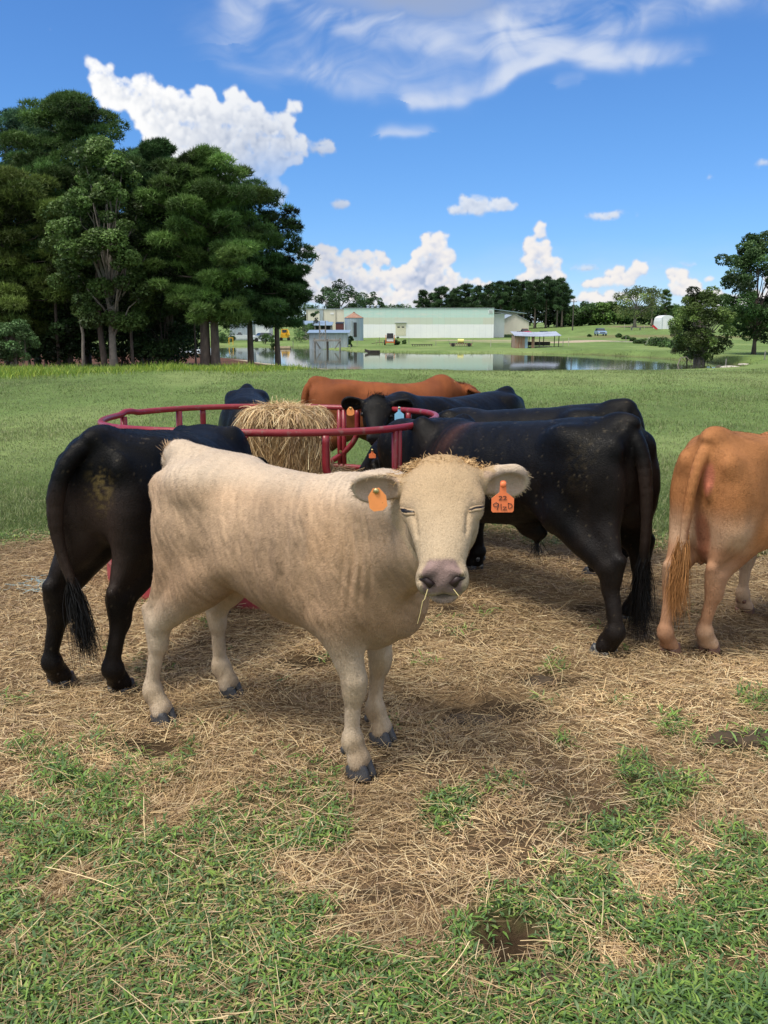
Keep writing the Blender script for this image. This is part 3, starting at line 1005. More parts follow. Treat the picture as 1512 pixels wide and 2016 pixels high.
def pine(x, y, h, cb, rad, seed, label, ntuft=9000, trunks=((0, 0),), tr=.26, lean=0.0, cols=((.035, .070, .020), (.065, .105, .028)), fine=.24, shape='round', group='trees of the left wood',
         bark=None, front_gap=0.0, nl=46, name='pine_tree', skew=(0, 0)):
    r = np.random.default_rng(seed)
    z0 = float(gz(x, y)) - .15
    if fine < .4: h = h - .55
    root = empty(name, (x, y, z0))
    tag(root, label, 'tree', group)
    tb = MB()
    tops = []
    for i, (ox, oy) in enumerate(trunks):
        pts = np.array([(ox + lean * t * h + .12 * math.sin(t * 5 + seed + i) * t, oy + .1 * math.sin(t * 4 + i), t * h * (.97 - .06 * i)) for t in np.linspace(0, 1, 11)])
        rr = tr * (1 - .12 * i) * np.interp(np.linspace(0, 1, 11), [0, .04, .5, 1], [1.25, 1.0, .62, .10])
        tb.tube(pts, rr, 12, jitter=.04)
        tops.append(pts)
    # limbs and needle pads
    Cc, Rr = [], []
    lb = MB()
    for k in range(nl):
        t = (k + r.uniform(-.3, .3)) / nl
        t = min(max(t, 0), .99)
        z = cb + (h - cb) * t
        if shape == 'round':
            env = rad * (math.sin(math.pi * min(1, (t * .86 + .14))) ** .62)
        elif shape == 'flat':
            env = rad * (1 - .55 * t) * (0.6 + .4 * math.sin(math.pi * t))
        else:
            env = rad * (1 - t) ** .7 * (.7 + .3 * min(1, t * 5))
        a = k * 2.39996 + r.normal() * .3
        L = env * r.uniform(.50, 1.14)
        T_ = tops[k % len(tops)]
        o = np.array([np.interp(z, T_[:, 2], T_[:, 0]), np.interp(z, T_[:, 2], T_[:, 1]), z])
        b = o + np.array([math.cos(a) * L + skew[0] * env * .3, math.sin(a) * L * .9, (.02 + .34 * t) * L + r.normal() * .12])
        lp = limb_pts(r, o, b, sag=-.04 + .10 * r.normal() * .3)
        lb.tube(lp, np.linspace(.055, .014, len(lp)) * (tr / .26) * (1.15 - t * .5), 5, cap=False)
        npad = 2 if L > rad * .55 else 1
        if L > rad * .8: npad = 3
        if ntuft > 12000: npad += 1
        for j in range(npad):
            f = 1.0 - .30 * j
            c = o + (b - o) * f + np.array([r.normal() * .22, r.normal() * .22, .10 + r.normal() * .10]) * rad / 3.2
            pr = rad * r.uniform(.10, .22)
            Cc.append(c); Rr.append((pr * 1.25, pr * 1.25, pr * .50))
    for j in range(5):
        c = tops[0][-1] + np.array([r.normal() * .25, r.normal() * .25, -.3 + .25 * j * .6 - .3])
        Cc.append(c); Rr.append((rad * .16, rad * .16, rad * .16))
    Cc, Rr = np.array(Cc), np.array(Rr)
    tb.build('trunk', bark or M_BARK, root, smooth=True)
    lb.build('limbs', bark or M_BARK, root, smooth=True)
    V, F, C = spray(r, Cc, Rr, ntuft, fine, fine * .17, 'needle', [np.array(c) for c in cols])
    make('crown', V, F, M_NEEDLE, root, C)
    return root


def broadleaf(x, y, h, cb, rad, seed, label, nleaf=20000, leaf=.13, tr=.18, cols=((.035, .075, .022), (.07, .12, .035)), group='trees of the left wood', bark=None, flat=1.0, forks=5, name='broadleaf_tree',
              hw=None, sparse=0.0, npads=70, pad=.22, cat='tree', trunks=None, kind='leaf', egg=.5):
    r = np.random.default_rng(seed)
    z0 = float(gz(x, y)) - .1
    root = empty(name, (x, y, z0))
    tag(root, label, cat, group)
    tb = MB()
    bark = bark or M_BARK
    fk = cb + (h - cb) * .30
    for ox, oy, sc in (trunks or [(0, 0, 1.0)]):
        pts = np.array([(ox * (1 + t * .8) + .10 * math.sin(t * 4 + seed), oy + .08 * math.sin(t * 3 + 1), t * (h * .8 if forks else h)) for t in np.linspace(0, 1, 9)])
        tb.tube(pts, tr * sc * np.interp(np.linspace(0, 1, 9), [0, .05, .5, 1], [1.35, 1.0, .6, .10]), 10, jitter=.03)
    tb.build('trunk', bark, root, smooth=True)
    lb = MB()
    hw = hw or (h - cb) / 2
    cz = (h + cb) / 2
    Cc, Rr = [], []
    for k in range(npads):
        v = r.normal(size=3); v /= np.linalg.norm(v); q = r.uniform(.35, 1) ** .5
        zz = v[2] * q
        wf = 1.0 - egg * max(0, zz) ** 1.5 - .10 * max(0, -zz)
        c = np.array([v[0] * q * rad * wf, v[1] * q * rad * wf * flat, cz + zz * hw])
        c += r.normal(size=3) * rad * .04
        if sparse and r.uniform() < sparse: continue
        Cc.append(c); pr = rad * pad * r.uniform(.7, 1.35); Rr.append((pr, pr, pr * .72))
        if r.uniform() < (.5 if npads < 120 else .22):
            o = np.array([.05 * r.normal(), .05 * r.normal(), cb * .75 + (c[2] - cb) * r.uniform(.15, .55)])
            if o[2] < c[2]:
                lp = limb_pts(r, o, c, sag=.10, wig=.10)
                lb.tube(lp, np.linspace(.32 * tr, .05 * tr, len(lp)), 5, cap=False)
    if len(lb.V) > 2: lb.build('limbs', bark, root, smooth=True)
    V, F, C = spray(r, np.array(Cc), np.array(Rr), nleaf, leaf, leaf * .75, kind, [np.array(c) for c in cols])
    make('crown', V, F, M_TLEAF, root, C)
    return root


def at_px(px, Yl):
    """x of a picture column at layout distance Yl on the ground"""
    y = Yl * K
    z = 0.0
    for _ in range(3):
        dep = y * math.cos(PITCH) + (CAMH - z) * math.sin(PITCH)
        x = (px - 756) / FPX * dep
        z = float(gz(x, y))
    return x, y


def top_h(px, py, Yl):
    """height above ground that reaches picture row py"""
    x, y = at_px(px, Yl)
    return P(px, py, y)[2] - float(gz(x, y))


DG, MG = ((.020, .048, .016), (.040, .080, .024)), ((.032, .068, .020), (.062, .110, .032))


def left_wood():
    # the near pine with twin trunks standing free on the right of the wood
    x, y = at_px(417, 40.5)
    pine(x, y, top_h(430, 283, 40.5), 2.9, 3.15, 101, 'large round-crowned pine with twin trunks at the right end of the wood', 38000, trunks=((-.32, .05), (.22, -.1)), tr=.29, nl=72,
         cols=((.042, .085, .022), (.090, .145, .036)), fine=.27, skew=(.1, 0))
    specs = [  # px, Y, top row, crown base, radius, label
        (548, 47, 492, 3.0, 2.0, 'dark low pine behind the twin-trunked pine, reaching furthest right', 10000, 'round', DG),
        (495, 46, 350, 3.2, 3.0, 'dark pine filling in right behind the twin-trunked pine', 18000, 'round', DG),
        (340, 47, 252, 4.0, 2.7, 'slim pine whose pointed top rises between the two big crowns', 14000, 'cone', DG),
        (175, 46, 187, 3.5, 4.6, 'tallest pine of the wood, a broad dome above the sweetgum', 36000, 'round', ((.028, .062, .018), (.060, .105, .026))),
        (30, 42, 330, 2.0, 4.0, 'yellowish pine with low drooping boughs at the far left', 26000, 'round', ((.045, .075, .016), (.085, .115, .026))),
        (75, 52, 212, 3, 4.4, 'bluish pine standing at the back of the wood on the left', 22000, 'round', ((.020, .055, .028), (.045, .085, .040))),
        (-50, 48, 232, 2.5, 4.2, 'pine cut off by the left edge of the picture', 18000, 'round', DG),
        (295, 52, 285, 2.0, 4.0, 'dark pine deep in the wood behind the sweetgum', 22000, 'round', DG),
        (405, 54, 320, 3.2, 4.0, 'dark pine at the back between sweetgum and twin-trunked pine', 20000, 'round', DG),
        (130, 54, 400, 1.0, 4.6, 'shadowed pine at the back left of the wood', 18000, 'round', DG),
    ]
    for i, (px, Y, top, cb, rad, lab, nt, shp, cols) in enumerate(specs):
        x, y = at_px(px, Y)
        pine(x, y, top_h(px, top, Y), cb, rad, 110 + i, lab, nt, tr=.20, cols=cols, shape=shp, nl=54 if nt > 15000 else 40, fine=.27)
    x, y = at_px(228, 40)
    broadleaf(x, y, top_h(228, 268, 40), 2.0, 3.0, 130, 'tall sweetgum with pale forked limbs in the middle of the wood', 60000, .15, tr=.20, cols=((.045, .082, .022), (.082, .130, .036)), bark=M_BARKP, npads=150, pad=.17, egg=.45)
    x, y = at_px(32, 39)
    broadleaf(x, y, top_h(30, 628, 39), .75, 1.35, 131, 'young tree with light green leaves and thin white stems at the far left', 9000, .11, tr=.045, cols=((.05, .10, .035), (.09, .16, .06)), bark=M_BARKP, trunks=[(0, 0, 1), (.3, 0, .9), (-.25, .1, .8)], npads=44, pad=.24)
    for j, (px, Y, top, rad, cb) in enumerate(((325, 43, 560, 2.0, .5), (120, 43, 590, 1.9, .5), (245, 44, 575, 2.0, .5), (350, 56, 600, 2.2, .6), (20, 50, 560, 2.6, .6), (310, 58, 600, 2.6, .3))):
        x, y = at_px(px, Y)
        labs = ('dark understorey tree behind the sweetgum trunk', 'dark understorey tree behind the left pine trunks', 'small shaded tree beside the sweetgum trunk', 'shaded undergrowth tree left of the twin trunks',
                'shaded understorey tree at the far left', 'low shaded tree at the back of the wood', 'leafy shrub below the dark low pine by the pond')
        broadleaf(x, y, top_h(px, top, Y), cb, rad, 140 + j, labs[j], 9000, .17, tr=.07, cols=((.020, .045, .015), (.042, .075, .024)), npads=50, pad=.28, egg=.15)
    # bare lower trunks among the crowns
    tl = ['slim', 'grey', 'straight', 'dark', 'thick', 'pale', 'leaning', 'narrow']
    for j, (px, Y, w) in enumerate(((92, 43, .075), (118, 42, .09), (142, 43, .15), (166, 40.5, .08), (206, 41, .16), (262, 41, .08), (281, 44, .09), (388, 42, .05), (16, 43, .13), (60, 45, .08), (335, 46, .09))):
        x, y = at_px(px, Y); r = np.random.default_rng(200 + j)
        z0 = float(gz(x, y)) - .1
        root = empty('tree_trunk', (x, y, z0))
        where = ['left of the sweetgum', 'at the wood edge', 'under the tall pine', 'between darker trunks'][j % 4]
        tag(root, '%s bare trunk %s, number %s from the left' % (tl[j % 8], where, 'one two three four five six seven eight nine ten eleven'.split()[sorted([92, 118, 142, 166, 206, 262, 281, 388, 16, 60, 335]).index(px)]), 'tree', 'trunks under the wood')
        H_ = r.uniform(5, 7)
        pts = np.array([(r.normal() * .02 + .25 * t * r.normal() * .5, 0, t * H_) for t in np.linspace(0, 1, 7)])
        MB().tube(pts, w * np.linspace(1.15, .6, 7), 10, jitter=.04).build('trunk', M_BARKP if j in (3, 6) else M_BARK, root, smooth=True)
        Cc = np.array([(pts[-1] + r.normal(size=3) * .5) for _ in range(6)]); Rr = np.full((6, 3), .5)
        V, F, C = spray(r, Cc, Rr, 700, .17, .12, 'leaf', [np.array(c) for c in DG])
        make('crown', V, F, M_TLEAF, root, C)


def far_trees():
    g = 'trees across the pond'
    def bl(px, Y, top, cb, rad, seed, lab, n=5000, leaf=.45, **kw):
        x, y = at_px(px, Y)
        kw.setdefault('cols', MG)
        return broadleaf(x, y, top_h(px, top, Y), cb, rad, seed, lab, n, leaf, group=g, **kw)
    bl(668, 215, 557, 3.0, 6.6, 301, 'round dark oak rising behind the white building', 9000, .42, tr=.5, cols=((.018, .040, .016), (.035, .065, .025)), sparse=.15)
    bl(734, 225, 576, 2.5, 3.2, 302, 'smaller round tree right of the dark oak behind the building', 4500, .42, cols=DG)
    bl(708, 225, 588, 2.0, 2.6, 303, 'low round tree between oak and smaller tree behind the building', 3000, .42, cols=DG)
    for i, (px, top, rad, n) in enumerate(((832, 572, 2.0, 1700), (848, 578, 1.8, 1500), (868, 566, 2.9, 2300), (893, 571, 2.8, 2300), (915, 561, 3.0, 2300), (940, 566, 2.8, 2300), (965, 560, 3.0, 2400), (985, 556, 3.0, 2400),
                                           (1008, 553, 3.2, 2500), (1030, 556, 3.1, 2500), (1052, 553, 3.2, 2500), (1074, 549, 3.4, 2600), (1096, 551, 3.3, 2600), (1106, 562, 2.4, 2300))):
        Y = 232 + 5 * math.sin(i * 2.3)
        x, y = at_px(px, Y)
        h = top_h(px, top, Y)
        side = 'thin sparse-topped' if i < 2 else ['dark', 'full-crowned', 'flat-topped'][i % 3]
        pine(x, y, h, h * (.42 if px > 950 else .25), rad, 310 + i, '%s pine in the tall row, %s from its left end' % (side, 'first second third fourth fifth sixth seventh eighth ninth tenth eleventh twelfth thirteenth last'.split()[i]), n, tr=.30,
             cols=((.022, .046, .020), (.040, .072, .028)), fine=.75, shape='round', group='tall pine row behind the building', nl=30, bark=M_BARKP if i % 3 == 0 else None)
    for i, (px, top, rad, cols) in enumerate(((1128, 602, 4.2, MG), (1146, 598, 4.2, DG), (1166, 600, 4.6, MG), (1190, 596, 4.6, ((.05, .10, .022), (.09, .15, .035))), (1215, 604, 4.2, MG), (1278, 600, 4.5, MG), (1300, 606, 4.2, DG), (1330, 603, 5, MG), (1352, 612, 4, DG),
                                              (1235, 606, 4.0, DG), (1440, 610, 6, DG), (1500, 606, 6, MG), (1120, 612, 4, DG))):
        labs = ['first', 'second', 'third', 'bright green fourth', 'fifth', 'seventh', 'eighth', 'ninth', 'tenth', 'dark sixth', 'second to last', 'last', 'low dark']
        bl(px, 236 + 3 * math.sin(i * 1.7), top, .5, rad, 330 + i, '%s bushy tree of the low treeline on the hill, from the left' % labs[i], 3600, .62, cols=cols, tr=.2, npads=44, pad=.30, egg=.25)
    bl(1250, 205, 566, 2.4, 6.2, 350, 'spreading pecan with thin yellow-green top on the hill', 5200, .40, cols=((.07, .11, .035), (.14, .17, .06)), tr=.45, sparse=.25, bark=M_BARKP)
    bl(1282, 215, 562, 5.0, 3.0, 353, 'thin leafless-looking tree just right of the spreading pecan', 1200, .4, cols=((.07, .10, .035), (.12, .15, .06)), tr=.25, sparse=.4, bark=M_BARKP)
    x, y = at_px(1308, 225)
    pine(x, y, top_h(1308, 570, 225), 3, 2.2, 351, 'slim layered pine right of the spreading pecan', 1300, tr=.25, fine=.6, shape='flat', group=g, nl=18)
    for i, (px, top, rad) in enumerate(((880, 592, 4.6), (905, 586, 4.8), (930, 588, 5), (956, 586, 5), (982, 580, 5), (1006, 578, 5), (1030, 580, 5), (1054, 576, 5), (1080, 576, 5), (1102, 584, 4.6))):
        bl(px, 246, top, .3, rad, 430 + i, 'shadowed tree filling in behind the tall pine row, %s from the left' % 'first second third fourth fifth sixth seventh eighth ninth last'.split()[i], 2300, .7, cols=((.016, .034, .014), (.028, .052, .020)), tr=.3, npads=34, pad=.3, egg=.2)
    # far low woods behind the building
    for i, px in enumerate((752, 790, 600, 612)):
        bl(px, 330, 601 + 2 * (i % 2), 0, 7, 360 + i, ['low far tree left of the tall pine row', 'low far tree just left of the tall pine row', 'far tree showing at the left end of the pond', 'far tree seen past the dark low pine'][i], 1500, .9, cols=DG, npads=20, pad=.35)
    # right side, near the pond end
    x, y = at_px(1376, 64)
    broadleaf(x, y, top_h(1376, 556, 64), .9, 2.65, 370, 'yellow-green bald cypress with spreading knees at the right end of the pond', 26000, .16, tr=.16, cols=((.050, .085, .022), (.095, .140, .035)), group=g, npads=110, pad=.19, egg=.72, bark=M_BARKP,
              trunks=[(0, 0, 1.2), (-.22, .1, .7), (.25, -.1, .7), (-.4, -.05, .4), (.45, .1, .4)])
    x, y = at_px(1350, 66)
    broadleaf(x, y, top_h(1350, 610, 66), .6, 1.5, 371, 'low greyish bush at the foot of the bald cypress', 5000, .14, tr=.06, cols=((.06, .075, .035), (.10, .11, .055)), group=g, npads=40, pad=.24, sparse=.2)
    x, y = at_px(1482, 69)
    broadleaf(x, y, top_h(1490, 452, 69), 1.2, 3.7, 372, 'dark green oak with a straight trunk at the right edge', 46000, .19, tr=.17, cols=((.032, .068, .022), (.060, .105, .034)), group=g, npads=170, pad=.17, egg=.35, sparse=.0)
    x, y = at_px(1590, 72)
    broadleaf(x, y, top_h(1590, 470, 72), 1.5, 3.6, 373, 'dark oak beyond the right edge of the picture', 12000, .24, tr=.17, cols=DG, group=g, npads=80, pad=.2)
    # shrubs along the ditch
    for i, (px, Y, top, rad) in enumerate(((1262, 108, 668, 1.0), (1285, 100, 666, 1.5), (1300, 98, 668, 1.3), (1232, 130, 660, .6), (1246, 120, 663, .6), (1318, 92, 672, 1.4), (1340, 80, 668, 1.3), (1218, 140, 656, .5), (1160, 150, 656, .4))):
        bl(px, Y, top, 0, rad, 380 + i, ['first', 'second', 'third', 'tiny', 'small', 'fourth', 'largest', 'smallest', 'lone'][i] + ' green shrub of the row along the ditch right of the parked car', 1500, .18, tr=.03, npads=16, pad=.4, cat='shrub', forks=0)
    for i, (px, Y, top, rad) in enumerate(((523, 118, 655, .9), (540, 112, 660, .7), (440, 122, 655, .9), (600, 135, 636, 1.6), (590, 125, 648, 1.4), (432, 125, 650, 1.0), (450, 128, 648, 1.0), (796, 118, 668, .35), (782, 114, 662, .5), (690, 106, 658, .5))):
        bl(px, Y, top, 0, rad, 400 + i, ['upright', 'small', 'rounded', 'tall', 'wide', 'pale', 'low', 'tuft of', 'leafy', 'climbing'][i] + ' green bush on the far bank, ' + ['left', 'above the log raft', 'further left', 'beside the blue-roofed shed', 'left of the blue-roofed shed', 'behind the twin pine trunks', 'left of the twin pine trunks', 'well right of the baler', 'just right of the baler', 'at the tin pump house'][i], 1200, .17, tr=.03, npads=14, pad=.4, cat='shrub', forks=0)
    x, y = at_px(622, 140)
    broadleaf(x, y, top_h(622, 608, 140), .8, 1.2, 420, 'small upright tree standing before the cream building', 1800, .25, tr=.08, cols=DG, group=g, npads=20, pad=.35, egg=.6)


left_wood(); far_trees()
# ------------------------------------------------------------------ farm buildings, pond structures, vehicles
def Q(px, py, Yl): return P(px, py, Yl * K)


M_TIN = mat('weathered_tin', (.36, .42, .47), .45, metal=.25, var=.22, vscale=1.6, stain=(2.2, .52, .66, (.28, .22, .18), .5), stretch=(2.5, 2.5, .35))
M_TINR = mat('blue_grey_tin_roof', (.27, .36, .46), .42, metal=.25, var=.14, vscale=1.2, stain=(1.5, .60, .75, (.20, .13, .10), .4))
M_RUST = mat('rusty_tin', (.30, .22, .18), .7, var=.4, vscale=2.2, stain=(1.6, .45, .6, (.26, .11, .06), .7), stretch=(2.5, 2.5, .4))
M_WHITEP = mat('white_paint_wall', (.76, .78, .82), .8, var=.07, vscale=.5, stain=(.9, .62, .8, (.50, .50, .48), .5), stretch=(1, 1, .5))
M_CREAM = mat('cream_wall', (.64, .61, .53), .8, var=.07, vscale=.6, stain=(1.4, .60, .8, (.45, .42, .36), .5), stretch=(2, 2, .3))
M_WOODG = mat('grey_wood', (.26, .25, .23), .85, var=.35, vscale=4, stretch=(1, 1, .4))
M_WOODD = mat('dark_wet_wood', (.07, .06, .05), .7, var=.35, vscale=5)
M_GLASS = mat('window_glass', (.03, .04, .05), .1, spec=.8)
M_TYRE = mat('rubber', (.02, .02, .02), .8)
M_DARK = mat('dark_metal', (.035, .035, .04), .5, metal=.3)
M_OR = mat('orange_machine_paint', (.55, .14, .03), .5, var=.2, stain=(5, .55, .7, (.2, .12, .08), .5))
M_YEL = mat('yellow_machine_paint', (.75, .42, .02), .5, var=.12)
M_LYEL = mat('pale_yellow_plastic', (.70, .66, .22), .5)
M_REDP = mat('red_car_paint', (.50, .02, .03), .25, spec=.6)
M_GREENP = mat('dark_green_tarp', (.03, .07, .055), .6)
M_WHITEC = mat('white_car_paint', (.62, .65, .70), .3, spec=.5)
M_BLUEC = mat('pale_blue_car_paint', (.22, .33, .48), .3, spec=.5)
M_LOG = mat('pale_logs', (.45, .36, .24), .85, var=.25)
M_ROCK = mat('pale_rock', (.45, .42, .36), .9, var=.3, vscale=3, bump=.6, bscale=9)


def paint_wall():
    """the long wall: white lower paint, faded beige and aqua panels above it"""
    m = bpy.data.materials.new('three_band_painted_wall'); m.use_nodes = True
    T = NT(m.node_tree); b = T.n['Principled BSDF']
    tc = T.node('ShaderNodeTexCoord'); sp = T.node('ShaderNodeSeparateXYZ'); T.l.new(tc.outputs['Object'], sp.inputs[0])
    x, z = sp.outputs[0], sp.outputs[2]
    n = T.noise(tc.outputs['Object'], .5, 5, .6)
    zz = T.m('ADD', z, T.m('MULTIPLY_ADD', n, .16, -.08))
    blocks = T.node('ShaderNodeTexBrick'); blocks.offset = .35
    T.put(blocks.inputs['Vector'], T.comb(x, z, 0.0))
    blocks.inputs['Color1'].default_value = (.60, .60, .52, 1); blocks.inputs['Color2'].default_value = (.54, .66, .59, 1); blocks.inputs['Mortar'].default_value = (.56, .61, .55, 1)
    blocks.inputs['Scale'].default_value = .35; blocks.inputs['Brick Width'].default_value = .9; blocks.inputs['Row Height'].default_value = .8; blocks.inputs['Mortar Size'].default_value = .01
    aqua = T.ramp(T.noise(T.vm('MULTIPLY', tc.outputs['Object'], (.35, 1, 1.8)), 1.0, 4, .6), [(.35, (.57, .70, .66)), (.5, (.50, .69, .66)), (.65, (.62, .70, .66))])
    streak = T.noise(T.vm('MULTIPLY', tc.outputs['Object'], (3.5, 1, .6)), 1.0, 5, .7)
    up = T.mix(T.step(zz, 4.05, 4.15), blocks.outputs['Color'], aqua)
    lo = T.ramp(n, [(.3, (.80, .82, .87)), (.7, (.86, .87, .90))])
    c = T.mix(T.step(zz, 2.70, 2.78), lo, up)
    c = T.mix(T.m('MULTIPLY', T.step(streak, .58, .75), .22), c, (.36, .34, .29))
    # sheet joints
    j = T.m('FRACT', T.m('MULTIPLY', x, 1 / 1.2)); jj = T.m('LESS_THAN', j, .03)
    c = T.mix(T.m('MULTIPLY', jj, .25), c, (.3, .3, .3))
    T.put(b.inputs['Base Color'], c); b.inputs['Roughness'].default_value = .75
    return m


def car(x, y, z, rz, body_m, label, cat='car', L=4.5, pickup=False, name='parked_car', trim=True):
    root = empty(name, (x, y, z), rz)
    tag(root, label, cat, 'vehicles parked across the pond')
    # side profile, extruded with a narrower cabin; car faces +x
    prof = [(-L / 2, .35), (-L / 2, .85), (-L / 2 + .15, .95), (L / 2 - 1.2, .98), (L / 2 - .1, .80), (L / 2, .6), (L / 2, .35)]
    cab0, cab1 = (-.2, L / 2 - 1.35) if pickup else (-L / 2 + .35, L / 2 - 1.3)
    n = len(prof); hw = .88
    V = [(a, s * hw, b) for s in (-1, 1) for a, b in prof]
    F = [tuple(range(n)), tuple(range(2 * n - 1, n - 1, -1))] + [(i, n + i, n + (i + 1) % n, (i + 1) % n) for i in range(n)]
    MB().add(V, F).build('body', body_m, root)
    t0, t1, h = cab0 + .35, cab1 - .45, 1.45
    V = [(cab0, -.84, .93), (cab1, -.84, .93), (cab1, .84, .93), (cab0, .84, .93), (t0, -.66, h), (t1, -.66, h), (t1, .66, h), (t0, .66, h)]
    MB().add(V, [(3, 2, 1, 0), (0, 1, 5, 4), (1, 2, 6, 5), (2, 3, 7, 6), (3, 0, 4, 7)]).build('windows', M_GLASS, root)
    MB().box(((t0 + t1) / 2, 0, h + .02), (t1 - t0 + .06, 1.36, .05)).build('roof', body_m, root)
    for sx in (-L / 2 + .85, L / 2 - .85):
        for sy in (-.82, .82):
            MB().lathe((sx, sy, .33), [(.33, -.1), (.33, .1)], 14, R=np.array([[1, 0, 0], [0, 0, 1], [0, -1, 0]])).build('wheel', M_TYRE, root)
    MB().box((L / 2 + .012, 0, .62), (.03, 1.0, .16)).build('grille', M_DARK, root)
    for sy in (-.66, .66):
        MB().box((L / 2 + .015, sy, .66), (.04, .26, .14)).build('headlight', mat('headlight_glass', (.7, .7, .65), .15), root)
    return root


def buildings():
    # --- the long painted block wall building
    Y = 160
    a, b_ = Q(677, 607, Y), Q(973, 607, Y)
    zt = a[2]; gb = float(gz((a[0] + b_[0]) / 2, a[1])) - .3
    W = b_[0] - a[0]; D = 26
    root = empty('long_building', (a[0], a[1], gb + .3))
    tag(root, 'long building with an aqua, beige and white painted wall across the pond', 'building')
    h = zt - (gb + .3)
    n_ = 60
    MB().box((W / 2, .15, h / 2 - .15), (W, .3, h + .3)).build('front_wall', paint_wall(), root)
    MB().box((W - .15, D / 2 + .3, h / 2 - .15), (.3, D, h + .3)).build('end_wall', M_WHITEP, root)
    MB().box((.15, D / 2 + .3, h / 2 - .15), (.3, D, h + .3)).build('end_wall', M_CREAM, root)
    MB().box((W / 2, D / 2 + .3, h - .05), (W - .7, D - .4, .2)).build('flat_roof', M_TIN, root)
    MB().box((W / 2, .10, h + .05), (W + .1, .45, .09)).build('coping', M_TIN, root)
    # raised door and its grey hood in the lower band
    c = Q(789, 640, Y) - np.array([a[0], a[1], gb + .3])
    d_ = MB().box((c[0], -.03, 1.75), (2.1, .05, 2.5)).build('door', mat('cream_door', (.62, .60, .48), .7, var=.1), root)
    for q in (-.45, .45): MB().box((c[0] + q, -.07, 2.2), (.5, .03, .22)).build('door_light', M_DARK, d_)
    MB().box((c[0], -.15, 3.06), (2.3, .3, .08)).build('door_hood', M_TIN, root)
    w_ = Q(966, 614, Y) - np.array([a[0], a[1], gb + .3])
    f = MB().box((w_[0], -.03, w_[2] + .05), (.85, .06, .75)).build('window', M_WHITEP, root)
    MB().box((w_[0], -.07, w_[2] + .05), (.66, .03, .55)).build('pane', mat('dusty_pane', (.40, .45, .45), .3), f)
    for px in (724, 733, 744):
        q = Q(px, 604, Y) - np.array([a[0], a[1], gb + .3])
        MB().lathe((q[0], 3, h), [(.25, 0), (.25, .45), (.33, .5), (.33, .62), (.1, .75)], 12).build('roof_vent', M_TIN, root)
    # lean-to roof on the end, dark underneath
    e0, e1 = Q(975, 612, Y), Q(1003, 618, Y + 18)
    lx = e1[0] - a[0] + .8
    MB().slab([(W, .4, h - .15), (W, D * .9, h - .15), (lx, D * .9, h - 1.0), (lx, .9, h - 1.0)], (.35, 0, 1), .10).build('lean_to_roof', M_TINR, root)
    MB().box((W + 1.35, D / 2 + 1, (h - .9) / 2 - .1), (2.4, D - 4, h - 1.0)).build('lean_to_wall', M_WHITEP, root)
    # --- beige gabled building behind the right end
    q0, q1 = Q(1000, 650, 182), Q(1024, 650, 182)
    zb = float(gz(q0[0], q0[1])) - .2
    r2 = empty('beige_building', ((q0[0] + q1[0]) / 2, q0[1], zb))
    tag(r2, 'small beige gabled building behind the right end of the long building', 'building')
    hw = (q1[0] - q0[0]) / 2 + 2.0; hh = Q(1010, 632, 182)[2] - zb; ha = Q(1000, 618, 182)[2] - zb
    V = [(-hw, 0, 0), (hw, 0, 0), (hw, 0, hh * .95), (0, 0, ha), (-hw, 0, hh * .95)]
    V2 = V + [(x, 14, z) for x, _, z in V]
    MB().add(V2, [(4, 3, 2, 1, 0), (5, 6, 7, 8, 9)] + [(i, (i + 1) % 5, 5 + (i + 1) % 5, 5 + i) for i in (0, 1, 4)]).build('wall', M_CREAM, r2)
    MB().slab([(-hw - .2, -.3, hh * .95), (0, -.3, ha + .03), (0, 14.3, ha + .03), (-hw - .2, 14.3, hh * .95)], (-.3, 0, 1), .10).build('roof', M_TIN, r2)
    MB().slab([(hw + .2, -.3, hh * .95), (hw + .2, 14.3, hh * .95), (0, 14.3, ha + .04), (0, -.3, ha + .04)], (.3, 0, 1), .10).build('roof', M_TIN, r2)
    # --- cream building on the left end
    a, b_ = Q(603, 609, 168), Q(677.5, 609, 168)
    zb = float(gz(a[0], a[1])) - .2
    r3 = empty('cream_building', (a[0], a[1], zb)); W = b_[0] - a[0]; h = a[2] - zb
    tag(r3, 'cream metal building at the left end of the long painted one', 'building')
    MB().box((W / 2, 8, h / 2), (W, 16, h)).build('wall', M_CREAM, r3)
    MB().box((W / 2, 8, h + .06), (W + .3, 16.3, .12)).build('roof', M_TIN, r3)
    for fx in (.38, .40): pass
    MB().box((W * .40, -.04, h * .62), (.8, .06, h * .7)).build('door', M_TIN, r3)
    MB().box((W * .68, -.04, h * .85), (.7, .06, .35)).build('vent', M_WHITEP, r3)
    for fx in (.02, .45, .78):
        MB().box((W * fx, -.05, h / 2), (.10, .08, h)).build('downpipe', M_WOODG, r3)
    for fx, hh in ((.30, .9), (.42, .45), (.90, .5)):
        MB().box((W * fx, 3, h + .12 + hh / 2), (.35, .35, hh)).build('roof_stack', M_TIN, r3)
    # --- grain bin
    c0, c1 = Q(678, 656, 138), Q(715, 656, 138)
    R = (c1[0] - c0[0]) / 2; cx = (c0[0] + c1[0]) / 2; cy = c0[1] + R
    zb = float(gz(cx, cy)) - .1
    r4 = empty('grain_bin', (cx, cy, zb)); tag(r4, 'round grey steel grain bin with a rusty conical roof', 'grain bin')
    he = Q(696, 626, 138)[2] - zb; ha = Q(696, 615.5, 138)[2] - zb
    prof = []
    for k in range(41):
        prof.append((R * (1 + .006 * math.sin(k * math.pi / 1.0) + (.010 if k % 2 else 0)), he * k / 40))
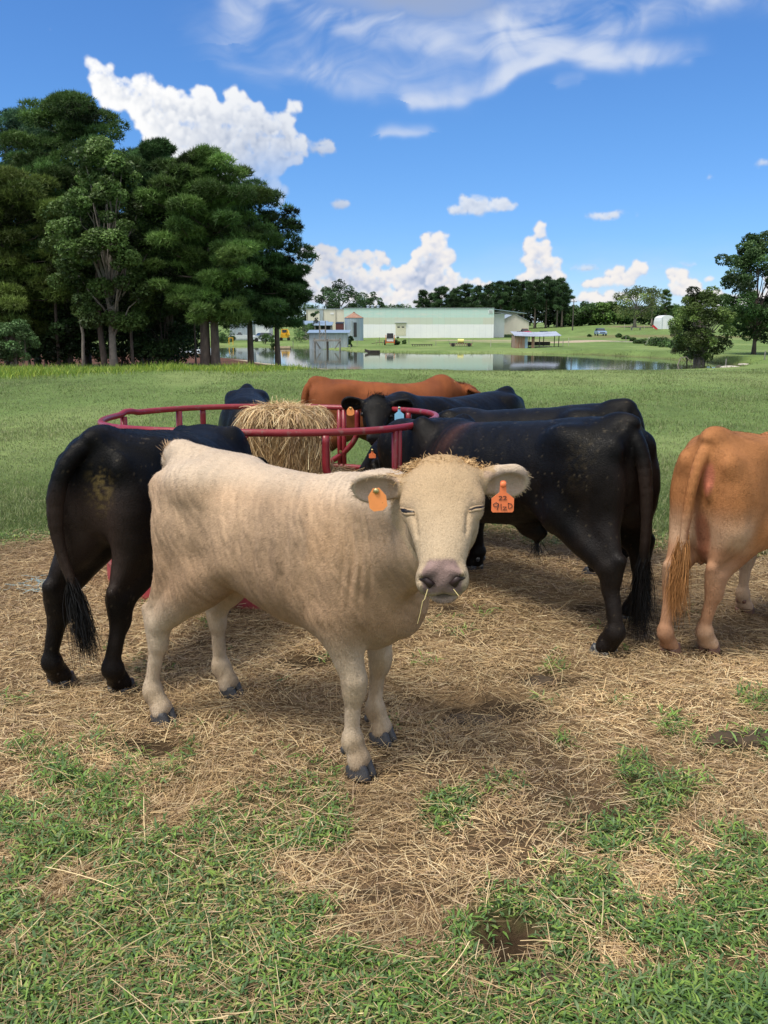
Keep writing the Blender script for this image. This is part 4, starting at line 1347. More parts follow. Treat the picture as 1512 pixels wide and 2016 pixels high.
    smooth_by_angle(MB().lathe((0, 0, 0), prof, 40).build('bin_wall', mat('bin_steel', (.34, .41, .48), .45, metal=.25, var=.18, vscale=.8, stain=(1.2, .58, .7, (.2, .2, .2), .5), stretch=(2.5, 2.5, .3)), r4), 30)
    MB().lathe((0, 0, 0), [(R * 1.05, he - .02), (R * 1.05, he + .04), (R * .12, ha), (R * .12, ha + .12), (.02, ha + .2)], 24).build('bin_roof', mat('rusty_roof', (.30, .17, .12), .8, var=.35, vscale=1.5), r4)
    MB().box((.25, -R - .02, he * .5), (.55, .12, he * .62)).build('bin_door', M_DARK, r4)
    MB().box((-.35, -R - .03, he * .45), (.35, .10, he * .85)).build('ladder', M_TIN, r4)

    def shed(name, label, x0, x1, ytop, yeave, ybot, Yl, depth, wall_m, roof_m, over=.35, gable=False, slope=.25, cat='shed', open_front=False, posts=True):
        a, b_ = Q(x0, ybot, Yl), Q(x1, ybot, Yl)
        zb = float(gz((a[0] + b_[0]) / 2, a[1])) - .1
        W = b_[0] - a[0]
        he = Q(x0, yeave, Yl)[2] - zb; ht = Q(x0, ytop, Yl + depth / K)[2] - zb
        o = empty(name, (a[0] + W / 2, a[1], zb)); tag(o, label, cat, 'sheds across the pond')
        if not open_front:
            MB().box((0, depth / 2, he / 2), (W, depth, he)).build('wall', wall_m, o)
        ov = over
        if gable:
            MB().slab([(-W / 2 - ov, -ov, he - .03), (W / 2 + ov, -ov, he - .03), (W / 2 + ov, depth / 2, ht), (-W / 2 - ov, depth / 2, ht)], (0, -.5, 1), .08).build('roof', roof_m, o)
            MB().slab([(-W / 2 - ov, depth + ov, he - .03), (-W / 2 - ov, depth / 2, ht + .01), (W / 2 + ov, depth / 2, ht + .01), (W / 2 + ov, depth + ov, he - .03)], (0, .5, 1), .08).build('roof', roof_m, o)
            V = [(-W / 2, .02, he - .05), (-W / 2, depth - .02, he - .05), (-W / 2, depth / 2, ht - .08), (W / 2, .02, he - .05), (W / 2, depth - .02, he - .05), (W / 2, depth / 2, ht - .08)]
            MB().add(V, [(0, 2, 1), (3, 4, 5)]).build('gable', wall_m, o)
        else:
            MB().slab([(-W / 2 - ov, -ov, he + .02), (W / 2 + ov, -ov, he + .02), (W / 2 + ov, depth + ov, ht), (-W / 2 - ov, depth + ov, ht)], (0, -.3, 1), .08).build('roof', roof_m, o)
        return o, W, he, zb
    shed('pump_house', 'low corrugated tin shed at the water edge behind the pond platform', 609, 684, 650, 656, 673, 103, 3.4, M_TIN, M_TINR, over=.3)
    shed('blue_roofed_shed', 'long shed with a blue-grey roof in front of the cream building', 596, 640, 632, 639, 648, 142, 6, M_WOODG, M_TINR, over=.4, gable=True)
    o, W, he, zb = shed('lean_to', 'small open lean-to with a bluish roof right of the blue-roofed shed', 620, 652, 634, 641, 650, 138, 4, M_WOODG, M_TINR, over=.2, open_front=True)
    for sx in (-1, -.33, .33, 1):
        MB().box((sx * W / 2, 0, he / 2), (.14, .14, he)).build('post', M_WOODG, o)
    MB().box((0, 4, he / 2), (W, .1, he)).build('back_wall', M_DARK, o)
    shed('dark_red_shed', 'dark red open shed beside the grain bin', 661, 676, 634, 637, 652, 142, 3, mat('maroon_boards', (.14, .05, .05), .8), M_DARK, over=.05)
    shed('gabled_shed', 'small shed with a bright blue-grey roof seen past the pine', 503, 530, 625, 634, 646, 135, 5, M_WHITEP, M_TINR, gable=True)
    shed('roadside_shed', 'low pale shed half hidden behind pine trunks', 452, 496, 628, 633, 644, 140, 5, M_TIN, M_TINR, gable=True)
    # white greenhouse on the right
    a, b_ = Q(1299, 641, 196), Q(1328, 641, 196); W = b_[0] - a[0]; zb = float(gz(a[0], a[1])) - .1
    o = empty('greenhouse', (a[0] + W / 2, a[1], zb)); tag(o, 'small white plastic greenhouse on the hill left of the bald cypress', 'greenhouse', None)
    ht = Q(1316, 620.5, 196)[2] - zb
    V, n = [], 13
    for yy in (0, 5.5):
        for k in range(n):
            t = k / (n - 1) * math.pi
            V.append((-math.cos(t) * W / 2 * (1 if 0 < k < n - 1 else 1), yy, ht * (.62 * min(1, math.sin(t) * 3) + .38 * math.sin(t))))
    MB().add(V, [tuple(range(n - 1, -1, -1)), tuple(range(n, 2 * n))] + [(k, k + 1, n + k + 1, n + k) for k in range(n - 1)]).build('plastic_cover', mat('white_film', (.72, .76, .80), .5), o)
    MB().box((-.6, -.03, ht * .36), (.8, .05, ht * .7)).build('door', M_WHITEP, o)
    for k in (-1, 1):
        MB().box((k * W * .35, -.04, ht * .42), (.06, .05, ht * .8)).build('frame_rib', M_TIN, o)
    # --- tin shelter by the water
    zb = -1.15
    a, b_ = Q(1014, 682, 100), Q(1101, 682, 100)
    zb = float(gz(a[0] + 2, a[1])) - .05; W = b_[0] - a[0]
    o = empty('tin_shelter', (a[0], a[1], zb)); tag(o, 'open tin-roofed shelter with rusty walled end beside the pond', 'shelter')
    ht = Q(1014, 653, 100)[2] - zb; he = Q(1014, 661, 100)[2] - zb
    n = 60; V = []
    for i in range(n + 1):
        xx = -.15 + (W + .35) * i / n
        zz = .025 * (1 if i % 2 else -1) - .10 * math.sin(math.pi * i / n)
        V += [(xx, -.45, he + zz), (xx, 3.6, ht + zz), (xx, -.45, he + zz + .03), (xx, 3.6, ht + zz + .03)]
    F = []
    for i in range(n):
        p, q = 4 * i, 4 * i + 4
        F += [(p + 2, q + 2, q + 3, p + 3), (p, p + 1, q + 1, q), (p, q, q + 2, p + 2)]
    MB().add(V, F).build('corrugated_roof', mat('pale_corrugated', (.40, .44, .52), .5, metal=.2, var=.2, vscale=1), o)
    fx = [(-.0, .62, M_RUST), (.63, 1.12, M_RUST), (1.13, 1.46, mat('blue_tin_sheet', (.28, .40, .55), .5, var=.15)), (1.9, 2.25, M_RUST)]
    for i, (x0, x1, m_) in enumerate(fx):
        MB().box(((x0 + x1) / 2 * W / 5.1, .02 * i, he / 2), ((x1 - x0) * W / 5.1, .05, he - .04)).build('wall_sheet', m_, o)
    MB().box((.02, 1.8, he / 2), (.06, 3.2, he)).build('wall_sheet', M_RUST, o)
    for x0, y0 in ((.55, .1), (.74, 3.2), (.985, .1), (.99, 3.2), (.0, 3.2), (.4, 3.2)):
        MB().tube([(x0 * W, y0, 0), (x0 * W + .03, y0, he + .05 * (y0 > 1))], .06, 7).build('post', M_WOODD, o)
    MB().box((W * .62, .9, .22), (W * .5, .12, .12)).build('rail', M_WOODG, o)
    MB().box((W * .62, 3.2, .55), (W * .55, .08, .5)).build('back_boards', M_WOODD, o)


def pond_things():
    z = WATER_Z
    # timber platform with a small derrick
    Y = 95
    a, b_ = Q(617, 668, Y), Q(671, 668, Y); W = b_[0] - a[0]; cx = (a[0] + b_[0]) / 2; cy = a[1] + .6
    o = empty('pond_platform', (cx, cy, z)); tag(o, 'grey timber platform with a braced frame standing in the pond', 'platform')
    zp = Q(640, 669, Y)[2] - z
    MB().box((0, 0, zp), (W, 1.3, .10)).build('deck', M_WOODG, o)
    MB().box((0, -.66, zp - .12), (W + .1, .08, .14)).build('beam', M_WOODG, o)
    for sx in (-.94, 0, .92):
        for sy in (-.6, .6):
            MB().tube([(sx * W / 2, sy, -.5), (sx * W / 2, sy, zp + (.22 if sx else .05))], .10 if sx == 0 else .075, 8).build('pile', M_WOODG if sx else M_WOODD, o)
    for s_ in (-1, 1):
        MB().tube([(s_ * W * .46, -.66, zp - .1), (s_ * W * .26, -.66, .25)], .05, 6).build('diagonal_brace', M_WOODG, o)
        MB().tube([(s_ * W * .46, .66, zp - .1), (s_ * W * .26, .66, .25)], .05, 6).build('diagonal_brace', M_WOODG, o)
    x0, x1 = Q(628, 640, Y)[0] - cx, Q(640, 640, Y)[0] - cx
    zt = Q(628, 632, Y)[2] - z
    for x_ in (x0, x1):
        MB().tube([(x_, -.2, zp), (x_ + .02, -.2, zt)], .055, 6).build('mast', M_WOODG, o)
        MB().tube([(x_, .35, zp), (x_ + .02, .35, zt - .4)], .05, 6).build('mast', M_WOODG, o)
    for k in (.25, .55):
        MB().box(((x0 + x1) / 2, -.2, zp + (zt - zp) * k), (x1 - x0 + .1, .06, .08)).build('cross_rail', M_WOODG, o)
    for s_ in (-1, 1):
        MB().tube([((x0 + x1) / 2 - s_ * (x1 - x0) / 2, -.24, zp + .05), ((x0 + x1) / 2 + s_ * (x1 - x0) / 2, -.24, zp + (zt - zp) * .55)], .035, 6).build('cross_brace', M_WOODG, o)
    for px in (647, 660):
        x_ = Q(px, 668, Y)[0] - cx
        MB().box((x_, -.5, zp + .2), (.08, .08, .35)).build('stub_post', M_WOODG, o)
    # dark flat boat
    Y = 88.5
    a, b_ = Q(718, 688, Y), Q(748, 688, Y); L = b_[0] - a[0]
    o = empty('flat_boat', ((a[0] + b_[0]) / 2, a[1], z)); tag(o, 'dark flat-bottomed boat floating by the far bank', 'boat')
    n = 9; V = []
    for i in range(n):
        t = i / (n - 1); x_ = -L / 2 + L * t
        w = .42 * (1 - .55 * max(0, .35 - t) / .35) * (1 - .1 * max(0, t - .8) / .2); rise = .22 * max(0, .3 - t) / .3
        V += [(x_, -w, .30 + rise * .7), (x_, -w * .8, -.06 + rise), (x_, w * .8, -.06 + rise), (x_, w, .30 + rise * .7), (x_, w - .06, .28 + rise * .7), (x_, w * .7, .02 + rise), (x_, -w * .7, .02 + rise), (x_, -w + .06, .28 + rise * .7)]
    F = [(8 * i + j, 8 * i + (j + 1) % 8, 8 * i + 8 + (j + 1) % 8, 8 * i + 8 + j) for i in range(n - 1) for j in range(8)] + [tuple(range(7, -1, -1)), tuple(8 * (n - 1) + j for j in range(8))]
    MB().add(V, F).build('hull', mat('dark_hull', (.07, .06, .055), .6, var=.3), o)
    for t in (-.15, .25): MB().box((L * t, 0, .24), (.2, .8, .04)).build('seat', M_WOODG, o)
    # log raft
    Y = 104
    a, b_ = Q(541, 679, Y), Q(572, 679, Y); L = b_[0] - a[0]
    o = empty('log_raft', ((a[0] + b_[0]) / 2, a[1], z)); tag(o, 'pale wooden raft lying at the far bank left of the platform', 'raft')
    MB().box((0, 0, .28), (L, 1.2, .12)).build('deck', M_LOG, o)
    for k in (-.5, .0, .5): MB().tube([(-L / 2, k, .12), (L / 2, k, .12)], .13, 8).build('log', M_LOG, o)
    # rocks and rubble at the right end of the pond
    r = np.random.default_rng(9)
    labs = ['flat pale slab lying on the bank right of the bald cypress', 'dark stump-like rock in the reeds at the right pond end', 'small pale stone beside the flat slab', 'rounded stone at the right end of the pond bank', 'pale broken block by the right pond end']
    for i, (px, py, sx, sz, m_) in enumerate(((1440, 703, .8, .16, M_ROCK), (1416, 712, .32, .42, M_WOODD), (1424, 698, .35, .25, M_ROCK), (1398, 704, .4, .2, M_ROCK), (1465, 716, .5, .10, M_ROCK))):
        Yl = 57 + i * .8
        q = Q(px, py, Yl); zz = float(gz(q[0], q[1]))
        b = MB().ball((0, 0, 0), (sx, sx * .7, sz), 12)
        V = b.V[0]; V *= (1 + .16 * vnoise(V[:, 0] * 4 + i * 9, V[:, 1] * 4 + V[:, 2] * 5, 3))[:, None]
        o = b.build('rock', m_, None); o.location = (q[0], q[1], zz + .05); tag(o, labs[i], 'rock', 'rubble at the right end of the pond')
    # bent cypress knees / fallen limb at the cypress
    x, y = at_px(1345, 62)
    b = MB().tube([(-.5, 0, -.1), (-.25, .05, .55), (.2, .1, .62), (.7, .1, .15)], [.05, .045, .04, .025], 7)
    o = b.build('fallen_limb', M_BARKP, None); o.location = (x, y, max(float(gz(x, y)), WATER_Z)); tag(o, 'bleached arching limb sticking out at the foot of the bald cypress', 'limb')


def machines():
    def ground_at(px, Yl):
        x, y = at_px(px, Yl); return x, y, float(gz(x, y))
    # round baler, dark chamber with orange frame
    x, y, z = ground_at(768, 112)
    o = empty('round_baler', (x, y, z)); tag(o, 'orange and black round baler parked on the far bank', 'baler')
    s = 1.0
    MB().box((0, .9, 1.05), (1.05, 1.5, 1.25), taper=.86).build('bale_chamber', M_DARK, o)
    for sx in (-1, 1):
        MB().box((sx * .60, .7, .82), (.10, 1.7, 1.25), R=None, taper=.8).build('side_panel', M_OR, o)
        MB().lathe((sx * .74, .8, .36), [(.36, -.12), (.36, .12)], 16, R=np.array([[0, 0, 1], [0, 1, 0], [-1, 0, 0]])).build('wheel', M_TYRE, o)
    MB().box((0, -.05, .42), (1.15, .3, .16)).build('pickup_bar', M_OR, o)
    MB().box((0, .0, .72), (.95, .1, .34)).build('guard', M_WHITEP, o)
    MB().box((0, -.08, .95), (1.0, .06, .05)).build('roller', M_TIN, o)
    # hay rake to its left
    x, y, z = ground_at(745, 111)
    o = empty('hay_rake', (x, y, z)); tag(o, 'small rusty hay rake standing left of the round baler', 'rake')
    MB().tube([(-1.0, 0, .25), (.2, 0, .45), (1.0, 0, .35)], .04, 6).build('frame', M_WOODD, o)
    for k in (-.3, .15, .6):
        MB().lathe((k, .1, .35), [(.33, -.02), (.33, .02)], 12, R=np.array([[0, 0, 1], [0, 1, 0], [-1, 0, 0]])).build('rake_wheel', M_RUST, o)
    MB().tube([(.1, 0, .4), (.15, 0, 1.15)], .03, 6).build('lever', M_WOODD, o)
    # harrow lying in the grass
    x, y, z = ground_at(831, 107)
    o = empty('harrow', (x, y, z)); tag(o, 'dark low harrow lying in the grass left of the yellow tank', 'harrow')
    MB().box((0, 0, .28), (2.9, .08, .06)).box((0, .7, .28), (2.9, .08, .06)).build('frame', M_WOODD, o)
    for i in range(9): MB().box((-1.3 + i * .325, .35, .18), (.10, .8, .20)).build('tine_bar', M_WOODD, o)
    # trailer frame with a yellow tank
    x, y, z = ground_at(907, 107)
    o = empty('sprayer_trailer', (x, y, z)); tag(o, 'rusty trailer carrying a pale yellow tank on the far bank', 'trailer')
    MB().box((0, 0, .42), (3.1, 1.0, .10)).build('bed', M_WOODD, o)
    for i in range(10): MB().box((-1.4 + i * .31, -.52, .28), (.16, .06, .36)).build('side_slat', M_RUST, o)
    for sx in (-1.1, 1.1): MB().lathe((sx, -.55, .24), [(.24, -.06), (.24, .06)], 12, R=np.array([[1, 0, 0], [0, 0, 1], [0, -1, 0]])).build('wheel', M_TYRE, o)
    MB().lathe((.0 - .45, 0, .74), [(.10, 0), (.29, .03), (.29, .85), (.10, .88)], 14, R=np.array([[0, 0, 1], [0, 1, 0], [-1, 0, 0]])).build('tank', M_LYEL, o)
    for sx in (-1.5, 1.5): MB().tube([(sx, 0, .4), (sx * 1.12, 0, .95)], .025, 5).build('stake', M_WOODG, o)
    # vehicles
    x, y, z = ground_at(1182, 158); car(x, y, z, math.radians(-92), M_BLUEC, 'pale blue and white old station wagon facing the pond on the green hill', 'car', 4.2)
    x, y, z = ground_at(1032, 172); car(x, y, z + .05, math.radians(-75), M_REDP, 'red pickup parked behind the tin shelter', 'pickup', 4.3, True, name='pickup_truck')
    x, y, z = ground_at(476, 137); car(x, y, z, math.radians(-170), M_WHITEC, 'white pickup seen between the pine trunks and the small shed', 'pickup', 4.6, True, name='pickup_truck')
    x, y, z = ground_at(515, 131); car(x, y, z, math.radians(-150), M_WHITEC, 'white van-like car before the small blue-roofed shed', 'car', 4.2)
    # covered trailer, dark green
    x, y, z = ground_at(1070, 165)
    o = empty('covered_trailer', (x, y, z)); tag(o, 'dark green covered trailer behind the tin shelter', 'trailer')
    MB().box((0, 0, .78), (1.7, 1.3, .75), taper=.88).build('cover', M_GREENP, o)
    MB().box((1.2, 0, .5), (.9, .5, .3)).build('hitch_box', M_RUST, o)
    for sx in (-.5, .5): MB().lathe((sx, -.66, .28), [(.28, -.08), (.28, .08)], 12, R=np.array([[1, 0, 0], [0, 0, 1], [0, -1, 0]])).build('wheel', M_TYRE, o)
    # yellow machine left of the shed
    x, y, z = ground_at(561, 138)
    o = empty('yellow_digger', (x, y, z)); tag(o, 'bright yellow digger standing behind the bushes left of the blue-roofed shed', 'digger')
    MB().box((0, 0, .8), (1.4, 1.4, .7)).build('body', M_YEL, o)
    MB().box((0, .1, 1.55), (1.25, 1.0, .85), taper=.9).build('cab', M_YEL, o)
    MB().box((0, -.42, 1.6), (.8, .06, .5)).build('cab_window', M_GLASS, o)
    for sx in (-.65, .65): MB().box((sx, 0, .25), (.35, 1.8, .5)).build('track', M_TYRE, o)
    MB().tube([(.2, -.7, 1.0), (.75, -1.2, 1.7), (1.0, -1.6, .9)], .10, 6).build('boom', M_YEL, o)
    x, y, z = ground_at(455, 118)
    o = empty('goalpost_stand', (x, y, z)); tag(o, 'small yellow metal frame on the far bank between the pine trunks', 'frame')
    for sx in (-.3, .3): MB().tube([(sx, 0, 0), (sx, 0, 1.0)], .06, 6).build('post', M_YEL, o)
    MB().tube([(-.3, 0, 1.0), (.3, 0, 1.0)], .05, 6).build('top_bar', M_YEL, o)
    # red and white striped hoarding by the sheds
    x, y, z = ground_at(655, 136)
    o = empty('striped_board', (x, y, z)); tag(o, 'red and white striped board between the sheds and the grain bin', 'board')
    MB().box((0, 0, .95), (1.3, .05, .75)).build('panel', mat('red_board', (.50, .03, .05), .6), o)
    for k in range(4):
        MB().slab([(-.6 + k * .3, -.035, .62), (-.5 + k * .3, -.035, .62), (-.2 + k * .3, -.035, 1.28), (-.3 + k * .3, -.035, 1.28)], (0, 1, 0), .01).build('stripe', M_WHITEP, o)
    for sx in (-.5, .5): MB().box((sx, .05, .4), (.06, .06, .8)).build('post', M_WOODG, o)
    x, y, z = ground_at(648, 134)
    car(x, y, z, math.radians(-100), M_WHITEC, 'white car under the open lean-to roof', 'car', 4.0)
    # power pole
    x, y, z = ground_at(1127, 196)
    o = empty('utility_pole', (x, y, z)); tag(o, 'wooden utility pole with a crossbar on the green hill', 'utility pole', None)
    h = P(1127, 590, y)[2] - z
    MB().tube([(0, 0, 0), (.05, 0, h)], [.17, .10], 8).build('pole', M_WOODD, o)
    MB().box((.04, 0, h - .5), (1.6, .1, .12)).build('crossbar', M_WOODD, o)
    for k in (-.7, 0, .7): MB().lathe((k, 0, h - .44), [(.05, 0), (.07, .1), (.03, .2)], 8).build('insulator', M_TIN, o)
    # swing / trestle, slide, fence posts, white posts
    x, y, z = ground_at(1277, 103)
    o = empty('log_trestle', (x, y, z)); tag(o, 'pale tripod of crossed poles beside the ditch shrubs', 'trestle')
    for sx, sy in ((-.45, 0), (.45, .1), (0, .5), (.25, -.3)):
        MB().tube([(sx, sy, 0), (-sx * .15, 0, .95)], .045, 6).build('pole', M_ROCK, o)
    x, y, z = ground_at(1290, 190)
    o = empty('red_flag_marker', (x, y, z)); tag(o, 'small red slanted marker left of the white greenhouse', 'marker')
    MB().slab([(-.9, 0, .9), (-.5, 0, 1.3), (.6, 0, .35), (.3, 0, .1)], (0, 1, 0), .15).build('panel', M_REDP, o)
    MB().tube([(.4, 0, 0), (.4, 0, .5)], .05, 6).build('post', M_WOODG, o)
    x, y, z = ground_at(1252, 190)
    o = empty('picnic_bench', (x, y, z)); tag(o, 'low wooden bench under the spreading pecan', 'bench')
    MB().box((0, 0, .7), (2.6, .9, .08)).build('top', M_WOODG, o)
    for sx in (-1, 1): MB().box((sx, 0, .35), (.1, .8, .7)).build('leg', M_WOODG, o)
    wh = ['left of the round baler', 'right of the round baler', 'between harrow and yellow tank', 'left of the tin shelter', 'on the hill left of the parked car', 'right of the tin shelter', 'by the ditch shrubs', 'left of the pecan', 'under the treeline', 'near the white greenhouse', 'below the pump house', 'left of the pump house', 'far right field', 'right of the oak', 'at the cypress foot']
    for i, (px, Yl, h) in enumerate(((703, 112, .8), (805, 118, .9), (858, 110, .6), (966, 105, .9), (1119, 104, 1.0), (1108, 104, .8), (1232, 120, .8), (1229, 190, 1.6), (1242, 190, 1.7), (1268, 190, 1.3), (690, 98, .5), (577, 110, .9), (1392, 80, .8), (1505, 60, .7), (1428, 60, .8))):
        x, y, z = ground_at(px, Yl)
        o = MB().tube([(0, 0, -.05), (.02, 0, h)], .045, 6).build('fence_post', M_ROCK if i in (3, 4, 7, 9) else M_WOODG)
        o.location = (x, y, z)
        tag(o, ('pale' if i in (3, 4, 7, 9) else 'grey') + ' thin post in the grass ' + wh[i], 'post', 'posts across the pond')
    x, y, z = ground_at(1228, 116)
    o = MB().box((0, 0, .06), (4.2, .25, .12), rz=.02).build('plank', M_ROCK); o.location = (x, y, z); tag(o, 'long pale plank lying in the grass below the parked car', 'plank')


buildings(); pond_things(); machines()
# ------------------------------------------------------------------ cattle: one continuous surface each, polygonised from a blended distance field
class Field:
    def __init__(s, lo, hi, h):
        s.lo = np.array(lo, dtype=np.float32); s.h = h
        n = np.ceil((np.array(hi) - s.lo) / h).astype(int) + 1
        s.n = n
        s.D = np.full(n, 0.5, dtype=np.float32)

    def win(s, lo, hi, m):
        a = np.clip(np.floor((np.array(lo) - m - s.lo) / s.h).astype(int), 0, s.n)
        b = np.clip(np.ceil((np.array(hi) + m - s.lo) / s.h).astype(int) + 1, 0, s.n)
        if np.any(b <= a): return None, None
        sl = tuple(slice(i, j) for i, j in zip(a, b))
        ax = [(s.lo[i] + s.h * np.arange(a[i], b[i])).astype(np.float32) for i in range(3)]
        return sl, (ax[0][:, None, None], ax[1][None, :, None], ax[2][None, None, :])

    def op(s, fn, lo, hi, k, cut=False):
        sl, X = s.win(lo, hi, k + 3 * s.h)
        if sl is None: return
        b = fn(*X)
        a = s.D[sl]
        if cut:
            b = -b
            hh = np.maximum(k - np.abs(a - b), 0) / k
            s.D[sl] = np.maximum(a, b) + hh * hh * k * 0.25
        else:
            hh = np.maximum(k - np.abs(a - b), 0) / k
            s.D[sl] = np.minimum(a, b) - hh * hh * k * 0.25

    def rc(s, a, b, ra, rb=None, k=0.03, cut=False):
        a = np.array(a, dtype=np.float32); b = np.array(b, dtype=np.float32)
        rb = ra if rb is None else rb
        ab = b - a; L2 = float(ab @ ab) + 1e-9

        def f(x, y, z):
            t = np.clip(((x - a[0]) * ab[0] + (y - a[1]) * ab[1] + (z - a[2]) * ab[2]) / L2, 0, 1)
            return np.sqrt((x - a[0] - t * ab[0]) ** 2 + (y - a[1] - t * ab[1]) ** 2 + (z - a[2] - t * ab[2]) ** 2) - (ra + (rb - ra) * t)
        r = max(ra, rb)
        s.op(f, np.minimum(a, b) - r, np.maximum(a, b) + r, k, cut)

    def chain(s, pts, rs, k=0.03, cut=False):
        for i in range(len(pts) - 1):
            s.rc(pts[i], pts[i + 1], rs[i], rs[i + 1], k if i == 0 else .004, cut)

    def ell(s, c, r, R=None, k=0.03, cut=False):
        """ellipsoid; the columns of R are its axes"""
        c = np.array(c, dtype=np.float32); r = np.array(r, dtype=np.float32)
        R = np.eye(3, dtype=np.float32) if R is None else np.array(R, dtype=np.float32)

        def f(x, y, z):
            dx, dy, dz = x - c[0], y - c[1], z - c[2]
            q = [(dx * R[0, i] + dy * R[1, i] + dz * R[2, i]) for i in range(3)]
            k0 = np.sqrt(sum((q[i] / r[i]) ** 2 for i in range(3)))
            k1 = np.sqrt(sum((q[i] / r[i] ** 2) ** 2 for i in range(3)))
            return k0 * (k0 - 1) / (k1 + 1e-6)
        e = np.sqrt(((R * r) ** 2).sum(1))
        s.op(f, c - e, c + e, k, cut)

    def barrel(s, tab, p=2.25, k=0.03, sway=0.0):
        """lofted trunk: rows (x, top, bottom, half width)"""
        tab = np.array(tab, dtype=float)
        xs = s.lo[0] + s.h * np.arange(s.n[0])
        xi = tab[:, 0]

        def sm(col):
            # monotone-ish cubic through the rows
            y = tab[:, col]; m = np.gradient(y, xi)
            j = np.clip(np.searchsorted(xi, xs) - 1, 0, len(xi) - 2)
            h_ = xi[j + 1] - xi[j]; t = np.clip((xs - xi[j]) / h_, 0, 1)
            return ((2 * t ** 3 - 3 * t ** 2 + 1) * y[j] + (t ** 3 - 2 * t ** 2 + t) * h_ * m[j] + (-2 * t ** 3 + 3 * t ** 2) * y[j + 1] + (t ** 3 - t ** 2) * h_ * m[j + 1])
        top, bot, w = sm(1), sm(2), np.maximum(sm(3), 0.012)
        zc = ((top + bot) / 2).astype(np.float32)[:, None, None]; hh = (np.maximum(top - bot, 0.03) / 2).astype(np.float32)[:, None, None]
        ww = w.astype(np.float32)[:, None, None]
        ok = ((xs >= xi[0]) & (xs <= xi[-1]))[:, None, None]

        def f(x, y, z):
            # fuller low down, narrower at the spine
            vz = (z - zc) / hh
            wv = ww * (1 - 0.10 * np.clip(vz, -1, 1))
            q = (np.abs(y) / wv) ** p + np.abs(vz) ** p
            return np.where(ok, (q ** (1 / p) - 1) * np.minimum(ww, hh), 0.4)
        s.op(f, s.lo, s.lo + s.h * (s.n - 1), k)

    def mesh(s):
        """surface nets"""
        D = s.D; I = D < 0
        c = np.zeros(tuple(s.n - 1), dtype=np.uint8)
        for dx in (0, 1):
            for dy in (0, 1):
                for dz in (0, 1):
                    c += I[dx:s.n[0] - 1 + dx, dy:s.n[1] - 1 + dy, dz:s.n[2] - 1 + dz]
        act = (c > 0) & (c < 8)
        ii = np.stack(np.nonzero(act), 1)
        idx = np.full(act.shape, -1, dtype=np.int32); idx[act] = np.arange(len(ii))
        cor = [(a, b, d) for a in (0, 1) for b in (0, 1) for d in (0, 1)]
        val = {q: D[ii[:, 0] + q[0], ii[:, 1] + q[1], ii[:, 2] + q[2]] for q in cor}
        S = np.zeros((len(ii), 3)); N = np.zeros(len(ii))
        for q in cor:
            for ax in range(3):
                if q[ax]: continue
                q2 = tuple(q[i] + (i == ax) for i in range(3))
                a, b = val[q], val[q2]
                m = (a < 0) != (b < 0)
                t = np.where(m, a / np.where(m, a - b, 1), 0)
                p_ = np.tile(np.array(q, float), (len(ii), 1)); p_[:, ax] += t
                S += p_ * m[:, None]; N += m
        V = s.lo + s.h * (ii + S / N[:, None])
        F = []
        for ax in range(3):
            o1, o2 = [i for i in range(3) if i != ax]
            a = I.take(range(s.n[ax] - 1), ax); b = I.take(range(1, s.n[ax]), ax)
            e = np.stack(np.nonzero(a != b), 1)
            sg = a[tuple(e.T)]
            e = e[(e[:, o1] > 0) & (e[:, o2] > 0) & (e[:, o1] < s.n[o1] - 1) & (e[:, o2] < s.n[o2] - 1)] if len(e) else e
            sg = a[tuple(e.T)]

            def g(d1, d2):
                q = e.copy(); q[:, o1] -= d1; q[:, o2] -= d2
                return idx[tuple(q.T)]
            quad = np.stack([g(1, 1), g(0, 1), g(0, 0), g(1, 0)], 1)
            flip = sg if ax != 1 else ~sg
            quad[~flip] = quad[~flip][:, ::-1]
            F.append(quad)
        F = np.concatenate(F)
        F = F[(F >= 0).all(1)]
        return V, F


def relax(V, F, it=2, lam=0.5):
    E = np.concatenate([F[:, [0, 1]], F[:, [1, 2]], F[:, [2, 3]], F[:, [3, 0]]])
    i, j = E[:, 0], E[:, 1]
    n = np.bincount(i, minlength=len(V)) + np.bincount(j, minlength=len(V))
    for k in range(it):
        for l in (lam, -lam * 0.9):
            A = np.stack([np.bincount(i, V[j, c], len(V)) + np.bincount(j, V[i, c], len(V)) for c in range(3)], 1) / np.maximum(n, 1)[:, None]
            V = V + (A - V) * l
    return V


def vnormals(V, F):
    a = np.cross(V[F[:, 2]] - V[F[:, 0]], V[F[:, 3]] - V[F[:, 1]])
    N = np.zeros_like(V)
    for c in range(3):
        for k in range(4): N[:, c] += np.bincount(F[:, k], a[:, c], len(V))
    return N / (np.linalg.norm(N, axis=1)[:, None] + 1e-12)


def unit(v):
    v = np.array(v, dtype=float)
    return v / np.linalg.norm(v)


def head_frame(poll, muzzle, up):
    f = unit(np.array(muzzle) - np.array(poll))
    u = np.array(up, float); u = unit(u - f * np.dot(u, f))
    s_ = np.cross(u, f)                      # the animal's own left
    return f, s_, u


